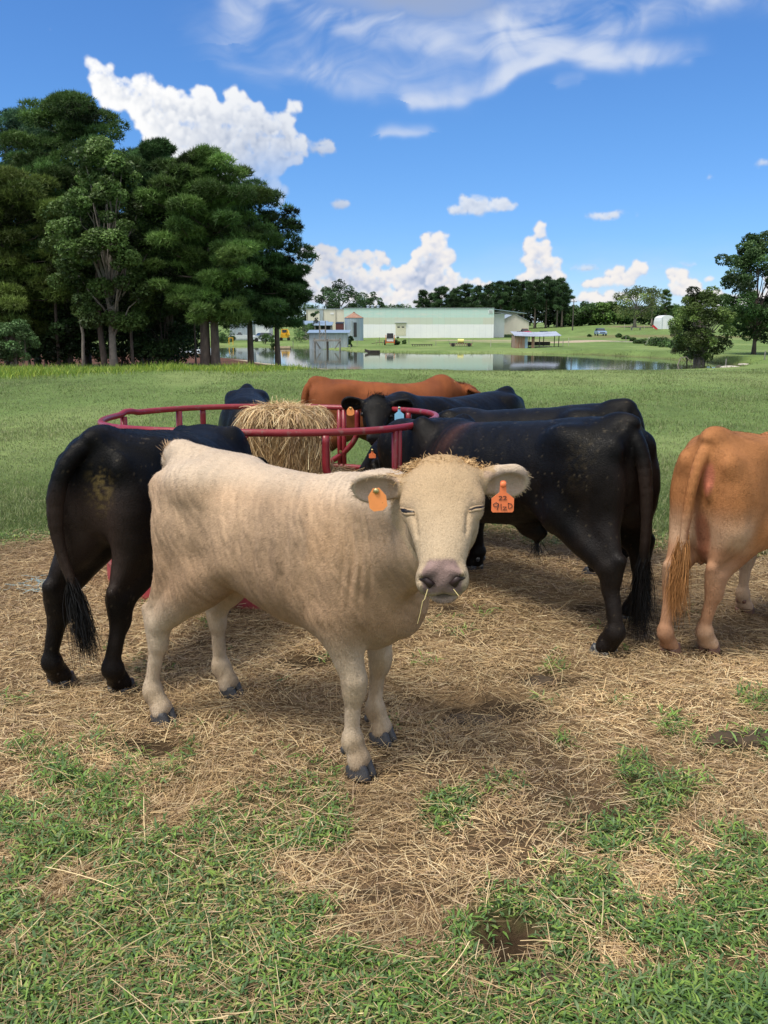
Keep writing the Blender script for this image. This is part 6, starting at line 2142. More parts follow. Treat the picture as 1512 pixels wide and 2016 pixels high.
        ld = MB().tube(pts + f * -.0055, rad * .5 + .0024, 8).tube(pts + f * .0055, rad * .5 + .0020, 8)
        ld.build('eyelid', mat('lid', (.42, .30, .18), .7, var=.3), eo, smooth=True)
        # lashes
        rts = [pts[j] + f * -.002 for j in range(1, 8) for _ in range(9)]
        strands(eo, rts, M_LID, lambda p, i, r: p + (u * .6 + f * .5 + s_ * r.normal() * .3) * np.linspace(0, 1, 4)[:, None] * r.uniform(.010, .020), 'lashes', (.10, .07, .05), width=.0006)
        nb = MB()
        # dark hollow inside each nostril
        q0, q1, q2 = H(.968, sd * .062, -.092), H(.938, sd * .098, -.060), H(.918, sd * .140, -.088)
        nb.tube(np.array([q0, q1, q2]), [.012, .011, .005], 8)
        nb.build('nostril', M_NOSTRIL, root, smooth=True)
    for k_ in ('nh', 'fh', 'nf', 'ff'):
        hoof(root, L[k_][0] + (-.002 if k_[1] == 'h' else .002), L[k_][1], .98, M_HOOF)
    # tags: plain back on the picture's left, written front on the right
    camv = tv(np.array([0, -1.0, .25]))
    cL = to(P(742, 975, 2.165 * K)); cR = to(P(990, 976, 2.15 * K))
    ear_tag(root, cL, tv(np.array([.14, 0, -1])), tv(np.array([-.10, -1, .1])), .052, M_LORANGE, M_INK, None, neck=False, m_pin=M_PIN, label='light orange tag without writing', h=.046)
    ear_tag(root, cR, tv(np.array([.0, 0, -1])), tv(np.array([.02, -1, .1])), .064, M_ORANGE, M_INK, TAG_TEXT, neck=True, m_pin=M_ORANGE, label='orange tag with 22 and 912D written in dark ink', h=.048)
    # a stalk of hay hanging from the mouth
    st = MB()
    pts = np.array([to(P(842, 1160, (2.0 - .02) * K)), to(P(836, 1180, (1.99 - .02) * K)), to(P(832, 1184, (1.99 - .02) * K)), to(P(828, 1205, (1.99 - .02) * K)), to(P(822, 1228, (1.99 - .02) * K))])
    st.tube(pts, [.0013, .0012, .0012, .001, .0007], 5)
    pts = np.array([to(P(893, 1160, (2.0 - .02) * K)), to(P(903, 1173, (1.98 - .02) * K))])
    st.tube(pts, .001, 5)
    st.build('hay_stalk', mat('stalk', (.62, .50, .22), .6), root)
    return root
def trunk_rows(W, zs, g, drop=0.0, belly=0.0, x_off=0.0):
    """generic beef trunk, from the calf's rows, stretched to the wheelbase"""
    rows = [(-.185, .98, .84, .02), (-.172, 1.05, .76, .095), (-.13, 1.092, .69, .165), (-.05, 1.115, .64, .208), (.05, 1.12, .61, .228), (.17, 1.115, .575, .240),
            (.32, 1.10, .50, .255), (.48, 1.09, .46, .268), (.64, 1.085, .435, .268), (.78, 1.085, .425, .245), (.90, 1.08, .435, .215),
            (1.0, 1.04, .47, .170), (1.07, .98, .52, .12), (1.11, .88, .62, .03)]
    k = W / .84
    out = []
    for x, t, b, w in rows:
        xx = x * k if 0 < x < .84 else (x if x <= 0 else W + (x - .84) * 1.15)
        fr = np.clip(xx / W, 0, 1)
        out.append((xx, t * zs - drop * fr, b * zs - belly * math.sin(math.pi * fr), w * g))
    return out


def bovine(name, label, base, dirv, W0, zs, g, feet, head, coat, tail=None, h=.011, furn=60000, drop=0.0, belly=0.0, tags=(), hooves=M_HOOF,
           skin=None, hair=None, seed=1, switch_col=(.010, .009, .009), extra=None, ear_open=None, post=None, haircfg=(.014, .0022), cat='cow', shift=(0, 0)):
    hm = (np.array(feet['lh']) + np.array(feet['rh'])) / 2
    fm = (np.array(feet['lf']) + np.array(feet['rf'])) / 2
    dirv = unit(fm - hm)
    base = hm + dirv * .045 + np.array(shift)
    W = float(np.linalg.norm(fm - hm)) - .10
    ang, to, tv = loc_frame(base, dirv)
    root = empty(name, (base[0], base[1], 0), ang)
    tag(root, label, cat, 'cattle around the hay feeder')
    L = {}
    for k, p in feet.items():
        q = to((p[0], p[1], 0)); q[0] -= .03 * g
        L[k] = q
    poll, muz = to(head['poll']), to(head['muzzle'])
    lo = [min(-.34, min(q[0] for q in L.values()) - .15), -.50 * g, .03]
    hi = [max(W + .35, poll[0] + .3, muz[0] + .2), .50 * g, 1.27 * zs]
    for q in (poll, muz):
        for i in (1, 2):
            lo[i] = min(lo[i], q[i] - .32 * (i == 1) - .25 * (i == 2)); hi[i] = max(hi[i], q[i] + .32 * (i == 1) + .2 * (i == 2))
        lo[0] = min(lo[0], q[0] - .3)
    lo[2] = max(lo[2], .03)
    Fd = Field(lo, hi, h)
    Fd.barrel(trunk_rows(W, zs, g, drop, belly), p=2.25, k=.02)
    for sd, hk, fk in ((-1, 'rh', 'rf'), (1, 'lh', 'lf')):
        hf, ff = L[hk], L[fk]
        leg_hind(Fd, hf[0], hf[1], sd, zs, g)
        leg_fore(Fd, ff[0], ff[1], sd, zs, g, W)
        Fd.ell((.12, sd * .165 * g, 1.01 * zs), (.10, .055, .06), k=.09)
        Fd.ell((-.14, sd * .11 * g, .98 * zs), (.05, .045, .06), k=.05)
        Fd.rc((.30, sd * .19 * g, .70 * zs), (.16, sd * .17 * g, .58 * zs), .045, .035, k=.07)
    Fd.ell((-.09, 0, 1.10 * zs), (.10, .055, .05), k=.05)
    tail = tail or [(-.12, 0, 1.10 * zs), (-.20, 0, 1.04 * zs), (-.23, .0, .90 * zs), (-.225, .0, .72 * zs), (-.22, .0, .55 * zs), (-.22, .0, .42 * zs)]
    tt_ = np.linspace(0, 1, 19); tl_ = np.array(tail)
    ts_ = np.linspace(0, 1, len(tail))
    tsm = np.stack([np.interp(tt_, ts_, tl_[:, c]) for c in range(3)], 1)
    for _ in range(3): tsm[1:-1] = (tsm[:-2] + 2 * tsm[1:-1] + tsm[2:]) / 4
    tr = np.interp(tt_, [0, .3, 1], [.042, .033, .017]) * g
    Fd.chain(tsm, tr, k=.03)
    LH = np.linalg.norm(muz - poll)
    f, s_, u = head_frame(poll, muz, tv(np.array(head['up'])))
    c1 = poll + f * LH * .18 - u * LH * .30
    wz = (1.08 * zs - drop)
    if head.get('mid') is not None:
        mid = to(head['mid'])
    else:
        mid = (np.array([W + .10, 0, wz - .16]) + c1) / 2 + np.array([0, 0, .02])
    Fd.rc((W - .04, 0, wz - .17), mid, .165 * g, .14 * g, k=.08)
    Fd.rc(mid, c1, .135 * g, .105 * g, k=.06)
    lowp = mid + np.array([.0, 0, -.13]) * zs
    Fd.rc((W + .04, 0, .74 * zs), lowp, .16 * g, .11 * g, k=.08)
    jaw = poll + f * LH * .42 - u * LH * .36
    Fd.rc(lowp, jaw, .10 * g, .08 * g, k=.06)
    Fd.ell((W + .07, 0, .60 * zs), (.14, .12 * g, .14), k=.06)
    Fd.rc((W + .07, 0, .48 * zs), (W + .15, 0, .58 * zs), .05, .05, k=.05)
    H = build_head(Fd, poll, f, s_, u, LH, fine=False)
    ears = []
    for sd in (-1, 1):
        dv = tv(np.array(head['ears'][0 if sd < 0 else 1]))
        ears.append(ear_in(Fd, H, sd, dv, LH, tv(np.array(ear_open if ear_open is not None else (0, -.85, -.4))), size=1.1))
    if extra: extra(Fd, W, zs, g)
    V, F = Fd.mesh()
    V = relax(V, F, 2)
    N = vnormals(V, F)
    V = V + N * (.004 * fbm(V[:, 0] * 8 + V[:, 1] * 4 + seed * 7, V[:, 2] * 6, 5, 3))[:, None]
    N = vnormals(V, F)
    hx = (V - poll) @ np.stack([f, s_, u], 1) / LH
    C = coat(V, N, hx, W, zs)
    body = make(name.split('_')[-1] + '_body' if False else 'body', V, F, skin or M_BLK, root, C, smooth=True)

    def flow(Pp, NN):
        D = np.tile(np.array([-.75, 0, -.65]), (len(Pp), 1))
        D = np.where((Pp[:, 2] < .62 * zs)[:, None], np.array([-.1, 0, -1.0]), D)
        h2 = (Pp - poll) @ np.stack([f, s_, u], 1) / LH
        hd = (h2[:, 0] > 0) & (h2[:, 0] < 1.1) & (np.abs(h2[:, 1]) < .3) & (np.abs(h2[:, 2]) < .4)
        return np.where(hd[:, None], f[None] + 0 * D, D)
    fur(root, V, F, N, C, hair or M_BLKH, furn, haircfg[0], haircfg[1], flow, lift=.13, seed=seed, jit=.16)
    r = np.random.default_rng(seed)
    te = np.array(tail[-1], float)
    tdir = unit(te - np.array(tail[-2], float))
    ln = head.get('switch', .26)
    roots = []
    for _ in range(1100):
        t_ = r.uniform()
        roots.append(te * t_ + np.array(tail[-2], float) * (1 - t_) + r.normal(size=3) * .010)
    strands(root, roots, hair or M_BLKH, lambda p, i, r: p + (tdir * .5 + np.array([0, 0, -.6]) + r.normal(size=3) * .10) * np.linspace(0, 1, 6)[:, None] * r.uniform(.5, 1.1) * ln
            + (np.array([.3, 1, 0]) * r.choice([-1, 1]))[None] * np.sin(np.linspace(0, 3.5, 6) * r.uniform(.6, 1.3))[:, None] * .020, 'tail_switch', switch_col, width=.0015, seed=seed)
    # poll hair
    roots = [H(r.uniform(-.05, .14), r.normal() * .08, -.03) for _ in range(260)]
    strands(root, roots, hair or M_BLKH, lambda p, i, r: p + unit(u * .8 + f * r.uniform(-.6, .6) + s_ * r.normal() * .5) * np.linspace(0, 1, 4)[:, None] * r.uniform(.02, .04), 'poll_hair', switch_col, width=.0018, seed=seed)
    for sd in (1, -1):
        e_ = MB()
        c_ = H(.40, sd * .238, -.115)
        i_ = np.argmin(((V - c_) ** 2).sum(1))
        e_.ball(V[i_] - N[i_] * .006, (.017, .017, .017), 12)
        e_.build('eye', M_EYE, root, smooth=True)
    for k_ in ('lh', 'rh', 'lf', 'rf'):
        hoof(root, L[k_][0] + .012, L[k_][1], 1.06 * g, hooves)
    for tg in tags:
        c = to(tg['at'])
        ear_tag(root, c, tv(np.array(tg.get('down', (0, 0, -1)))), tv(np.array(tg.get('face', (0, -1, .1)))), tg['w'], tg['m'], M_INK, tg.get('text'), neck=tg.get('neck', True), m_pin=M_PIN,
                label=tg.get('label'), h=tg.get('h'))
    if post: post(root, V, N, F, to, tv, H)
    return root


def coat_black(rust=0.0, brown_rear=0.0, muck=None, wither_rust=None):
    def c(V, N, hx, W, zs):
        x, y, z = V.T
        b = np.tile(np.array([.0042, .0040, .0044]), (len(V), 1))
        n = fbm(x * 6, z * 6 + y * 4, 3, 4)[:, None]
        b = b * (1 + .45 * n)
        du = (sstep(.25, 1.1, fbm(x * 9 + y * 7, z * 5, 83, 4)) * .22)[:, None]
        b = b * (1 - du) + np.array([.030, .022, .016]) * du
        sp = (fbm(x * 150 + y * 130, z * 150, 87, 2) > 1.02)[:, None] * .5
        b = b * (1 - sp) + np.array([.10, .08, .05]) * sp
        low = sstep(.65, .25, z)[:, None] * (.25 + .2 * n)
        b = b * (1 - low) + np.array([.022, .014, .010]) * low
        if brown_rear:
            t = (np.exp(-((y) / .17) ** 2) * sstep(.0, -.12, x) * sstep(.40, .60, z) * sstep(1.0, .85, z))[:, None] * brown_rear
            b = b * (1 - t) + np.array([.055, .036, .028]) * t
        for (mx, my, mz, r_, amt) in (muck or []):
            d = np.sqrt((x - mx) ** 2 + (y - my) ** 2 + ((z - mz) * .6) ** 2)
            s = (sstep(r_, r_ * .2, d) * sstep(-.3, .7, fbm(x * 80 + y * 70, z * 80 + 7, 13, 4)))[:, None] * amt
            b = b * (1 - s) + np.array([.20, .145, .05]) * s
        if wither_rust:
            xr, wr = wither_rust
            t = (np.exp(-((x - xr) / wr) ** 2) * sstep(.75, .95, z) * (.5 + .5 * fbm(x * 30, z * 4, 6, 3)))[:, None]
            t = np.clip(t, 0, 1) * .8
            b = b * (1 - t) + np.array([.070, .030, .020]) * t
        # muzzle a touch greyer
        mz = (sstep(.86, .95, hx[:, 0]) * (np.abs(hx[:, 1]) < .25) * (hx[:, 2] > -.4))[:, None]
        b = b * (1 - mz) + np.array([.03, .03, .033]) * mz
        return np.clip(b, 0, 1)
    return c


def coat_red(base, pale, dark, rear=False, redness=None):
    base, pale, dark = [np.array(c) for c in (base, pale, dark)]

    def c(V, N, hx, W, zs):
        x, y, z = V.T
        n = fbm(x * 4 + 2, z * 4 + y * 3, 3, 4)[:, None]
        st = fbm(x * 28, z * 5, 9, 3)[:, None]
        b = base * (1 + .16 * n + .08 * st)
        t = sstep(.62, .34, z)[:, None]
        b = b * (1 - .8 * t) + pale * .8 * t
        inner = (sstep(.80, .62, z) * sstep(.16, .10, np.abs(np.abs(y) - .11)) * sstep(.02, -.10, x) * sstep(.30, .45, z))[:, None] if rear else 0
        b = b * (1 - .7 * inner) + pale * .7 * inner
        bl = (sstep(.62, .50, z) * (x > .15) * (x < W))[:, None]
        b = b * (1 - .55 * bl) + pale * .55 * bl
        d = (sstep(.2, .8, fbm(x * 2.4 + 5, z * 2.4, 44, 3)))[:, None] * .55
        b = b * (1 - d) + dark * d
        if redness:
            for (px_, py_, pz_, r_, col) in redness:
                s = sstep(1.0, .5, np.sqrt(((x - px_) / r_[0]) ** 2 + ((y - py_) / r_[1]) ** 2 + ((z - pz_) / r_[2]) ** 2))[:, None] * .8
                b = b * (1 - s) + np.array(col) * s
        return np.clip(b, 0, 1)
    return c


def g2(px, py):
    q = G(px, py)
    return (q[0], q[1])


def s2(x, y, z=None):
    return (x, y * K) if z is None else (x, y * K, z)


def P3(px, py, Y):
    return P(px, py, Y * K)


def herd():
    # black steer on the left, seen from behind
    bovine('black_steer', 'black steer on the left seen from behind with a hanging tail', (-1.335, 3.26), (.27, .965), 1.00, 1.035, 1.10,
           dict(lh=g2(122, 1347), rh=g2(240, 1362), lf=s2(-1.22, 4.20), rf=s2(-.93, 4.15)),
           dict(poll=s2(-1.02, 4.66, .84), muzzle=s2(-.93, 4.93, .50), up=(0, .6, .8), ears=[(.95, .0, .0), (-.95, .2, .0)]),
           coat_black(brown_rear=.9, muck=[(-.19, -.045, .93, .09, .55), (.05, -.22, .95, .04, .2)]),
           tail=[(-.11, .0, 1.12), (-.19, .04, 1.10), (-.245, .10, 1.00), (-.26, .13, .84), (-.25, .12, .68), (-.25, .08, .56), (-.25, .05, .47)],
           h=.0095, furn=90000, drop=.07, belly=-.05, seed=2, cat='steer', shift=(.12, .03))
    # the large black steer side-on to the right
    bovine('black_steer', 'large black steer standing side-on right of the feeder with its head inside', (1.255, 3.88), (-.62, .78), 1.27, 1.025, 1.17,
           dict(lh=g2(1188, 1288), rh=g2(1236, 1217), lf=s2(.21, 4.62), rf=s2(.60, 4.98)),
           dict(poll=P3(750, 868, 5.25), muzzle=P3(680, 958, 5.48), up=(-.55, -.45, .9), mid=s2(.13, 4.99, .83), ears=[(.35, .85, -.1), (-.2, -.93, -.15)], switch=.33),
           coat_black(brown_rear=.5, muck=[(-.03, .22, .92, .13, .08)], wither_rust=(1.02, .10)), shift=(-.06, .0),
           tail=[(-.12, 0, 1.075), (-.18, .0, 1.05), (-.225, .0, .95), (-.245, -.01, .80), (-.245, -.02, .64), (-.24, -.03, .50), (-.235, -.03, .38)],
           h=.0095, furn=110000, drop=.10, belly=.0, seed=3, ear_open=(-.3, -.9, -.2), hooves=M_HOOFM, cat='steer',
           tags=[dict(at=P3(733, 893, 5.02), w=.045, m=M_ORANGE, neck=True, h=.03, label='small orange ear tag')],
           extra=lambda Fd, W, zs, g: (Fd.ell((.50, 0, .47), (.11, .045, .055), k=.06), Fd.rc((.45, 0, .45), (.46, 0, .40), .026, .014, k=.03)),
           post=lambda root, V, N, F, to, tv, H: strands(root, [np.array([.458, 0, .405]) + np.random.default_rng(4).normal(size=3) * .0 for _ in range(60)], M_BLKH,
                                                          lambda p, i, r: p + r.normal(size=3) * .012 + np.array([r.normal() * .02, r.normal() * .02, -r.uniform(.05, .12)]) * np.linspace(0, 1, 4)[:, None], 'sheath_hair', (.02, .018, .017), width=.0018))
    # the black one just behind it
    bovine('black_steer', 'black steer whose back shows just behind the large black steer', (1.50, 4.98), (-.86, .51), 1.18, .985, 1.12,
           dict(lh=s2(1.36, 4.85), rh=s2(1.62, 5.14), lf=s2(.44, 5.42), rf=s2(.58, 5.72)),
           dict(poll=s2(.10, 5.85, .72), muzzle=s2(-.12, 6.0, .40), up=(-.5, -.2, .8), ears=[(.3, .9, 0), (-.3, -.9, 0)]),
           coat_black(), h=.014, furn=40000, drop=.07, seed=4, cat='steer')
    # black cow facing the camera over the ring
    bovine('black_cow', 'black cow facing the camera with an orange and a pale blue ear tag', (1.10, 7.15), (-.64, -.77), 1.12, .905, 1.04,
           dict(lh=s2(1.22, 7.00), rh=s2(.98, 7.28), lf=s2(.52, 6.20), rf=s2(.26, 6.42)),
           dict(poll=P3(744, 776, 5.86), muzzle=P3(738, 862, 5.62), up=(0, -1, .35), mid=s2(.14, 6.10, .93), ears=[(-.97, -.05, .03), (.97, -.05, .0)]),
           coat_black(), h=.0085, furn=60000, drop=-.02, seed=5,
           tags=[dict(at=P3(690, 807, 5.72), w=.055, m=M_LORANGE, neck=False, h=.042, label='plain orange ear tag'),
                 dict(at=P3(786, 813, 5.45), w=.066, m=M_BLUETAG, neck=True, h=.058, label='pale blue ear tag')])
    # black cow behind the bale
    bovine('black_cow', 'black cow behind the left side of the hay bale with its head down', (-1.42, 8.05), (.13, -.99), 1.05, .865, .95,
           dict(lh=s2(-1.28, 8.05), rh=s2(-1.56, 8.02), lf=s2(-1.13, 7.05), rf=s2(-1.42, 7.00)),
           dict(poll=s2(-1.16, 6.62, .70), muzzle=s2(-1.10, 6.38, .36), up=(0, -.9, .5), ears=[(-.95, 0, .1), (.95, 0, .1)]),
           coat_black(), h=.014, furn=40000, drop=.0, seed=6)
    # red-brown cow along the back
    bovine('red_brown_cow', 'red-brown cow standing across the back of the feeder facing right', (-.58, 7.42), (.985, .17), 1.12, .975, 1.08,
           dict(lh=s2(-.62, 7.60), rh=s2(-.55, 7.28), lf=s2(.50, 7.80), rf=s2(.55, 7.45)),
           dict(poll=P3(903, 754, 7.70), muzzle=P3(946, 774, 8.0), mid=P3(868, 770, 7.62), up=(-.3, -.25, 1), ears=[(.30, -.92, -.05), (-.75, .5, .35)]),
           coat_red((.235, .070, .022), (.26, .10, .045), (.13, .035, .014)), h=.012, furn=70000, drop=.02, seed=7, skin=M_TAN, hair=M_HAIR,
           switch_col=(.12, .04, .02), hooves=M_HOOFB, ear_open=(.2, -.9, -.2),
           tags=[dict(at=P3(894, 754, 7.58), w=.035, m=M_YELTAG, neck=False, h=.03, label='small yellow ear tag')])
    # light brown heifer cut by the right edge
    bovine('brown_heifer', 'light orange-brown heifer seen from behind at the right edge', (1.585, 3.68), (.72, .69), 1.0, .985, .93,
           dict(lh=g2(1318, 1287), rh=g2(1394, 1284), lf=g2(1464, 1208), rf=g2(1532, 1222)),
           dict(poll=s2(2.75, 4.95, .95), muzzle=s2(3.0, 5.2, .66), up=(-.3, -.3, .9), ears=[(.7, -.7, 0), (-.7, .7, 0)]),
           coat_red((.41, .175, .065), (.58, .41, .28), (.28, .095, .030), rear=True,
                    redness=[(-.19, -.03, .90, (.08, .035, .10), (.42, .13, .085)), (-.17, .03, .93, (.08, .03, .06), (.38, .13, .085)), (-.15, 0, .62, (.2, .05, .16), (.30, .10, .05))]),
           tail=[(-.10, .0, 1.075), (-.175, .005, 1.03), (-.225, .02, .92), (-.235, .035, .76), (-.235, .045, .62), (-.24, .055, .50)],
           h=.0095, furn=100000, drop=.03, belly=-.04, seed=8, skin=M_TAN, hair=M_HAIR, switch_col=(.36, .17, .06), hooves=M_HOOFB, cat='heifer', shift=(.07, 0),
           extra=lambda Fd, W, zs, g: (Fd.ell((-.185, -.035, .84), (.022, .016, .045), k=.04), Fd.rc((-.16, -.012, .78), (-.10, -.012, .56), .016, .02, k=.03), Fd.rc((-.16, .014, .76), (-.10, .014, .56), .013, .02, k=.03),
                                       Fd.ell((.0, 0, .53), (.11, .065, .07), k=.05), Fd.rc((-.05, -.03, .50), (-.06, -.03, .45), .012, .009, k=.02), Fd.rc((-.05, .04, .50), (-.06, .04, .455), .012, .009, k=.02)))
calf(); herd()
# ------------------------------------------------------------------ the ring feeder and the bale in it
M_RED = mat('red_enamel', (.235, .020, .028), .36, spec=.5, var=.14, vscale=5, bump=.15, bscale=50, stain=(16, .56, .66, (.20, .13, .11), .55))
M_REDF = mat('faded_red_enamel', (.31, .042, .048), .5, spec=.4, var=.2, vscale=4, bump=.1, bscale=30, stain=(9, .52, .66, (.26, .15, .13), .6))
FC = np.array([-.755, 6.00]); FR = 1.10


def rim_z(a):
    return .99 - .022 * math.sin(a) + .006 * math.sin(3 * a + 1)


def rim_pt(a, dz=0.0, dr=0.0):
    k = FR + dr + .012 * math.sin(2 * a + .7) + .008 * math.sin(5 * a)
    return np.array([FC[0] + k * math.cos(a), FC[1] + k * math.sin(a), rim_z(a) + dz])


def proj(p):
    c, s = math.cos(PITCH), math.sin(PITCH)
    x, y, z = p[0], p[1], p[2] - CAMH
    dep = y * c - z * s; v = -(y * s + z * c)
    return 756 + x / dep * FPX, 1008 + v / dep * FPX


def rim_angle(px, front=True):
    best = min((abs(proj(rim_pt(a))[0] - px), a) for a in np.linspace(-math.pi, math.pi, 2881) if (math.sin(a) < 0) == front)
    return best[1]


def feeder():
    root = empty('hay_feeder', (FC[0], FC[1], 0))
    tag(root, 'dark red tubular steel ring feeder around the hay bale', 'hay feeder')
    o3 = np.array([FC[0], FC[1], 0])

    def loc(p): return np.array(p) - o3
    aa = np.linspace(0, 2 * math.pi, 97)[:-1]
    pts = []
    for a in aa:
        p = rim_pt(a)
        k = math.exp(-((a - 2.85) / .06) ** 2)          # the kinked joint on the left
        pts.append(loc(p + np.array([0, 0, .022 * k])))
    MB().tube(pts, .0215, 12, closed=True).build('top_rail', M_RED, root, smooth=True)
    MB().tube([loc([FC[0] + FR * math.cos(a), FC[1] + FR * math.sin(a), .50]) for a in aa], .020, 10, closed=True).build('middle_rail', M_RED, root, smooth=True)
    # sheet skirt
    V, F = [], []
    n = 96
    for i, a in enumerate(aa):
        for (k, z) in ((1.205, .0), (1.20, .10), (1.207, .13), (1.20, .16), (1.20, .48), (1.195, .48), (1.195, .16), (1.202, .13), (1.195, .10), (1.20, .0)):
            kk = k * FR / 1.19 + .02 + .01 * math.sin(7 * a)
            V.append((kk * math.cos(a), kk * math.sin(a), z + .012 * math.sin(3 * a) * (z < .05)))
    for i in range(n):
        for j in range(10):
            F.append((i * 10 + j, ((i + 1) % n) * 10 + j, ((i + 1) % n) * 10 + (j + 1) % 10, i * 10 + (j + 1) % 10))
    make('skirt', np.array(V), np.array(F), M_REDF, root, smooth=False)
    # uprights
    def post(a, r=.0205, oval=1.0, a2=None):
        p0 = loc(rim_pt(a, -.015)); p1 = loc([FC[0] + FR * math.cos(a2 or a), FC[1] + FR * math.sin(a2 or a), .46])
        MB().tube([p0, p0 * .5 + p1 * .5, p1], r, 10, sx=oval).build('upright', M_RED, root, smooth=True)
    for px, fr in ((427, True), (352, False), (243, False)):
        post(rim_angle(px, fr), .024)
    for px, fr in ((781, True), (672, False), (222, True)):
        a = rim_angle(px, fr)
        post(a - .018, .019); post(a + .018, .019)
    # hooked bars: straight down from the rail, then sweeping sideways to the skirt
    def hook(a, dirn=1, span=.33):
        pts = []
        for t in np.linspace(0, 1, 16):
            aa_ = a + dirn * span * max(0, (t - .32) / .68) ** 1.6
            z0 = rim_z(a) - .015
            z = z0 - (z0 - .49) * (1 - (1 - t) ** 1.15)
            pts.append(loc([FC[0] + FR * math.cos(aa_), FC[1] + FR * math.sin(aa_), z]))
        MB().tube(pts, .0225, 10).build('curved_bar', M_RED, root, smooth=True)
    hook(rim_angle(640, True), 1, .34)
    for a in (-.25, .55, 1.05, 1.75, 2.2):
        hook(a, 1 if a < 1.5 else -1, .3)
    a0 = rim_angle(430, True); a1 = rim_angle(486, True)
    MB().tube([loc([FC[0] + FR * math.cos(a0 - .02), FC[1] + FR * math.sin(a0), .80]), loc(rim_pt(a1, -.01))], .014, 8).build('brace', M_REDF, root, smooth=True)
    # welded gussets and bolts on the far double upright
    a = rim_angle(672, False)
    b = MB()
    for z in (.80, .62):
        p = loc([FC[0] + (FR - .03) * math.cos(a), FC[1] + (FR - .03) * math.sin(a), z])
        b.lathe(p, [(.012, 0), (.012, .01)], 6, R=np.array([[1, 0, 0], [0, 0, 1], [0, -1, 0]]))
    b.build('bolt', M_PIN, root)


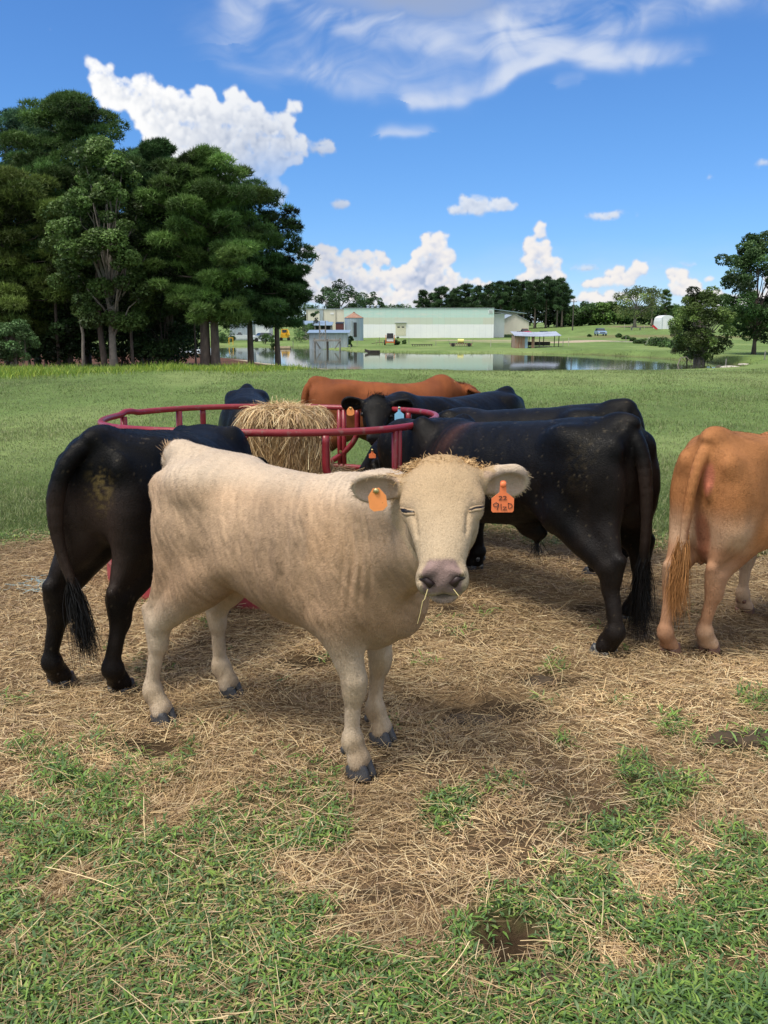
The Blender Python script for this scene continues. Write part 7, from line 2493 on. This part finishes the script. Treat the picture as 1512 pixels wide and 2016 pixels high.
def bale():
    r = np.random.default_rng(31)
    c = np.array([P(561, 900, 6.15)[0], 6.16, 0])
    root = empty('hay_bale', (c[0], c[1], 0))
    tag(root, 'half-eaten round bale of dry tan hay standing inside the red feeder', 'hay bale')
    # core: bulging column on a spread of pulled hay
    def rad(z, a):
        z = np.asarray(z)
        base = np.interp(z, [0, .25, .45, .62, .80, .95, 1.02, 1.06], [.96, .86, .54, .262, .265, .275, .25, .0])
        return base * (1 + .06 * np.sin(3 * a + z * 4) + .04 * np.sin(7 * a - z * 9))
    zs_ = np.concatenate([np.linspace(0, .62, 14), np.linspace(.66, .96, 9), np.array([.99, 1.01, 1.025, 1.035, 1.04])])
    n = 60; V = []
    for z in zs_:
        for j in range(n):
            a = j * 2 * math.pi / n
            k = float(rad(z, a)) if z <= .96 else float(rad(.96, a)) * math.sqrt(max(0, 1 - ((z - .96) / .082) ** 2))
            k *= 1 + .09 * float(vnoise(a * 3, z * 9, 3))
            V.append((k * math.cos(a), k * math.sin(a), z))
    F = [(i * n + j, i * n + (j + 1) % n, (i + 1) * n + (j + 1) % n, (i + 1) * n + j) for i in range(len(zs_) - 1) for j in range(n)]
    V = np.array(V)
    make('packed_hay', V, [np.array(F), np.array([[(len(zs_) - 1) * n + j for j in range(n)]])], mat('packed_hay', (.30, .21, .11), .9, var=.4, vscale=24, bump=1.0, bscale=60), root, np.ones((len(V), 3)), smooth=True)
    # hanging strands on the column
    N = 9000
    a = r.uniform(0, 2 * math.pi, N); z = r.uniform(.46, 1.02, N)
    k = np.array([float(q) for q in np.interp(z, [0, .25, .45, .62, .80, .95, 1.02], [.96, .86, .56, .27, .272, .285, .262])]) * (1 + .06 * np.sin(3 * a + z * 4) + .04 * np.sin(7 * a - z * 9) + .07 * vnoise(a * 3, z * 9, 3)) + r.uniform(-.01, .03, N) * (1 + 1.2 * (vnoise(a * 5, z * 3, 8) > .3))
    P0 = np.stack([np.cos(a) * k, np.sin(a) * k, z], 1)
    out = np.stack([np.cos(a), np.sin(a), 0 * a], 1); tan = np.stack([-np.sin(a), np.cos(a), 0 * a], 1)
    D = np.array([0, 0, -1.0]) + tan * r.normal(scale=.38, size=(N, 1)) + out * (r.uniform(-.12, .07, N))[:, None]
    D /= np.linalg.norm(D, axis=1)[:, None]
    col = hay_colors(r, N) * 1.2
    ribbons('loose_strands', P0, D, r.uniform(.06, .20, N), r.uniform(.002, .0042, N), col, M_HAYS, root, segs=3, sag=.0, curl=.16, seed=32, taper=False, flat=.4)
    N = 5200
    a = r.uniform(0, 2 * math.pi, N); q = np.sqrt(r.uniform(size=N)) * .265
    P0 = np.stack([np.cos(a) * q, np.sin(a) * q, 1.03 + .035 * vnoise(np.cos(a) * q * 9, np.sin(a) * q * 9, 5) - .45 * q ** 2 * (q > .15) + r.uniform(-.01, .02, N)], 1)
    th = r.uniform(0, 6.28, N) ; el = r.normal(scale=.25, size=N)
    D = np.stack([np.cos(th) * np.cos(el), np.sin(th) * np.cos(el), np.sin(el)], 1)
    D = D * .7 + np.stack([np.cos(a), np.sin(a), 0 * a], 1) * (q / .29)[:, None] * .35; D /= np.linalg.norm(D, axis=1)[:, None]
    ribbons('top_strands', P0, D, r.uniform(.05, .14, N), r.uniform(.002, .0045, N), hay_colors(r, N) * 1.22, M_HAYS, root, segs=4, sag=1.1 * (q / .29) ** 2, curl=.2, seed=33, taper=False, flat=.4)
    N = 9000
    a = r.uniform(0, 2 * math.pi, N); q = .28 + .70 * r.uniform(size=N) ** .8
    z = np.interp(q, [.33, .62, .90, 1.05], [.60, .46, .26, .05]) + r.uniform(0, .03, N)
    th = r.uniform(0, 6.28, N); el = r.normal(scale=.2, size=N)
    D = np.stack([np.cos(th) * np.cos(el), np.sin(th) * np.cos(el), np.sin(el)], 1)
    ribbons('pulled_hay', np.stack([np.cos(a) * q, np.sin(a) * q, z], 1), D, r.uniform(.06, .2, N), r.uniform(.002, .0045, N), hay_colors(r, N), M_HAYS, root, segs=3, sag=.2, curl=.2, seed=34, taper=False, flat=.4)


feeder(); bale()


def small_ground_things():
    # dried dung pats
    m = mat('dung', (.06, .040, .022), .85, var=.35, vscale=14, bump=.8, bscale=40)
    for px, py, sx, sy, h, lab in ((1478, 1468, .17, .065, .035, 'flat brown dung pat among the grass at the right edge'),
                                   (945, 1412, .14, .07, .018, 'dark trodden dung pat in the hay behind the front hooves'),
                                   (1050, 1338, .10, .06, .015, 'small dark dung pat in the hay right of the calf')):
        p = G(px, py); r = np.random.default_rng(int(px))
        n = 36; prof = [(1.0, 0), (.97, .45), (.82, .8), (.6, .92), (.35, 1.0), (.12, .93)]
        V = []
        for k, z in prof:
            for j in range(n):
                a = j * 2 * math.pi / n
                w = k * (1 + .13 * math.sin(2 * a + px) + .09 * math.sin(5 * a + k * 3) + .05 * r.normal())
                V.append((w * sx * math.cos(a), w * sy * math.sin(a), z * h * (1 + .15 * math.sin(4 * a + k * 5))))
        F = [(i * n + j, i * n + (j + 1) % n, (i + 1) * n + (j + 1) % n, (i + 1) * n + j) for i in range(len(prof) - 1) for j in range(n)]
        o = make('dung_pat', np.array(V), [np.array(F), np.array([[(len(prof) - 1) * n + j for j in range(n)]])], m, None, smooth=True)
        o.location = (p[0], p[1], float(gz(p[0], p[1])) + .004)
        tag(o, lab, 'dung', 'dung pats in the hay')
    # torn blue net wrap from a bale
    r = np.random.default_rng(44)
    c = G(82, 1150); b = MB()
    for i in range(26):
        p = c + np.array([r.normal() * .10, r.normal() * .10, .012]); d = r.uniform(0, 6.28)
        pts = [p + np.array([math.cos(d + .7 * t * r.normal()), math.sin(d + .5 * t), 0]) * t * .16 + np.array([0, 0, .012 * math.sin(9 * t + i)]) for t in np.linspace(0, 1, 7)]
        b.tube(pts, .0014, 4)
    o = b.build('net_wrap', mat('net_wrap', (.33, .50, .55), .6, var=.2), None)
    tag(o, 'tangle of torn pale blue net wrap lying on the hay at the left', 'net wrap')


small_ground_things()
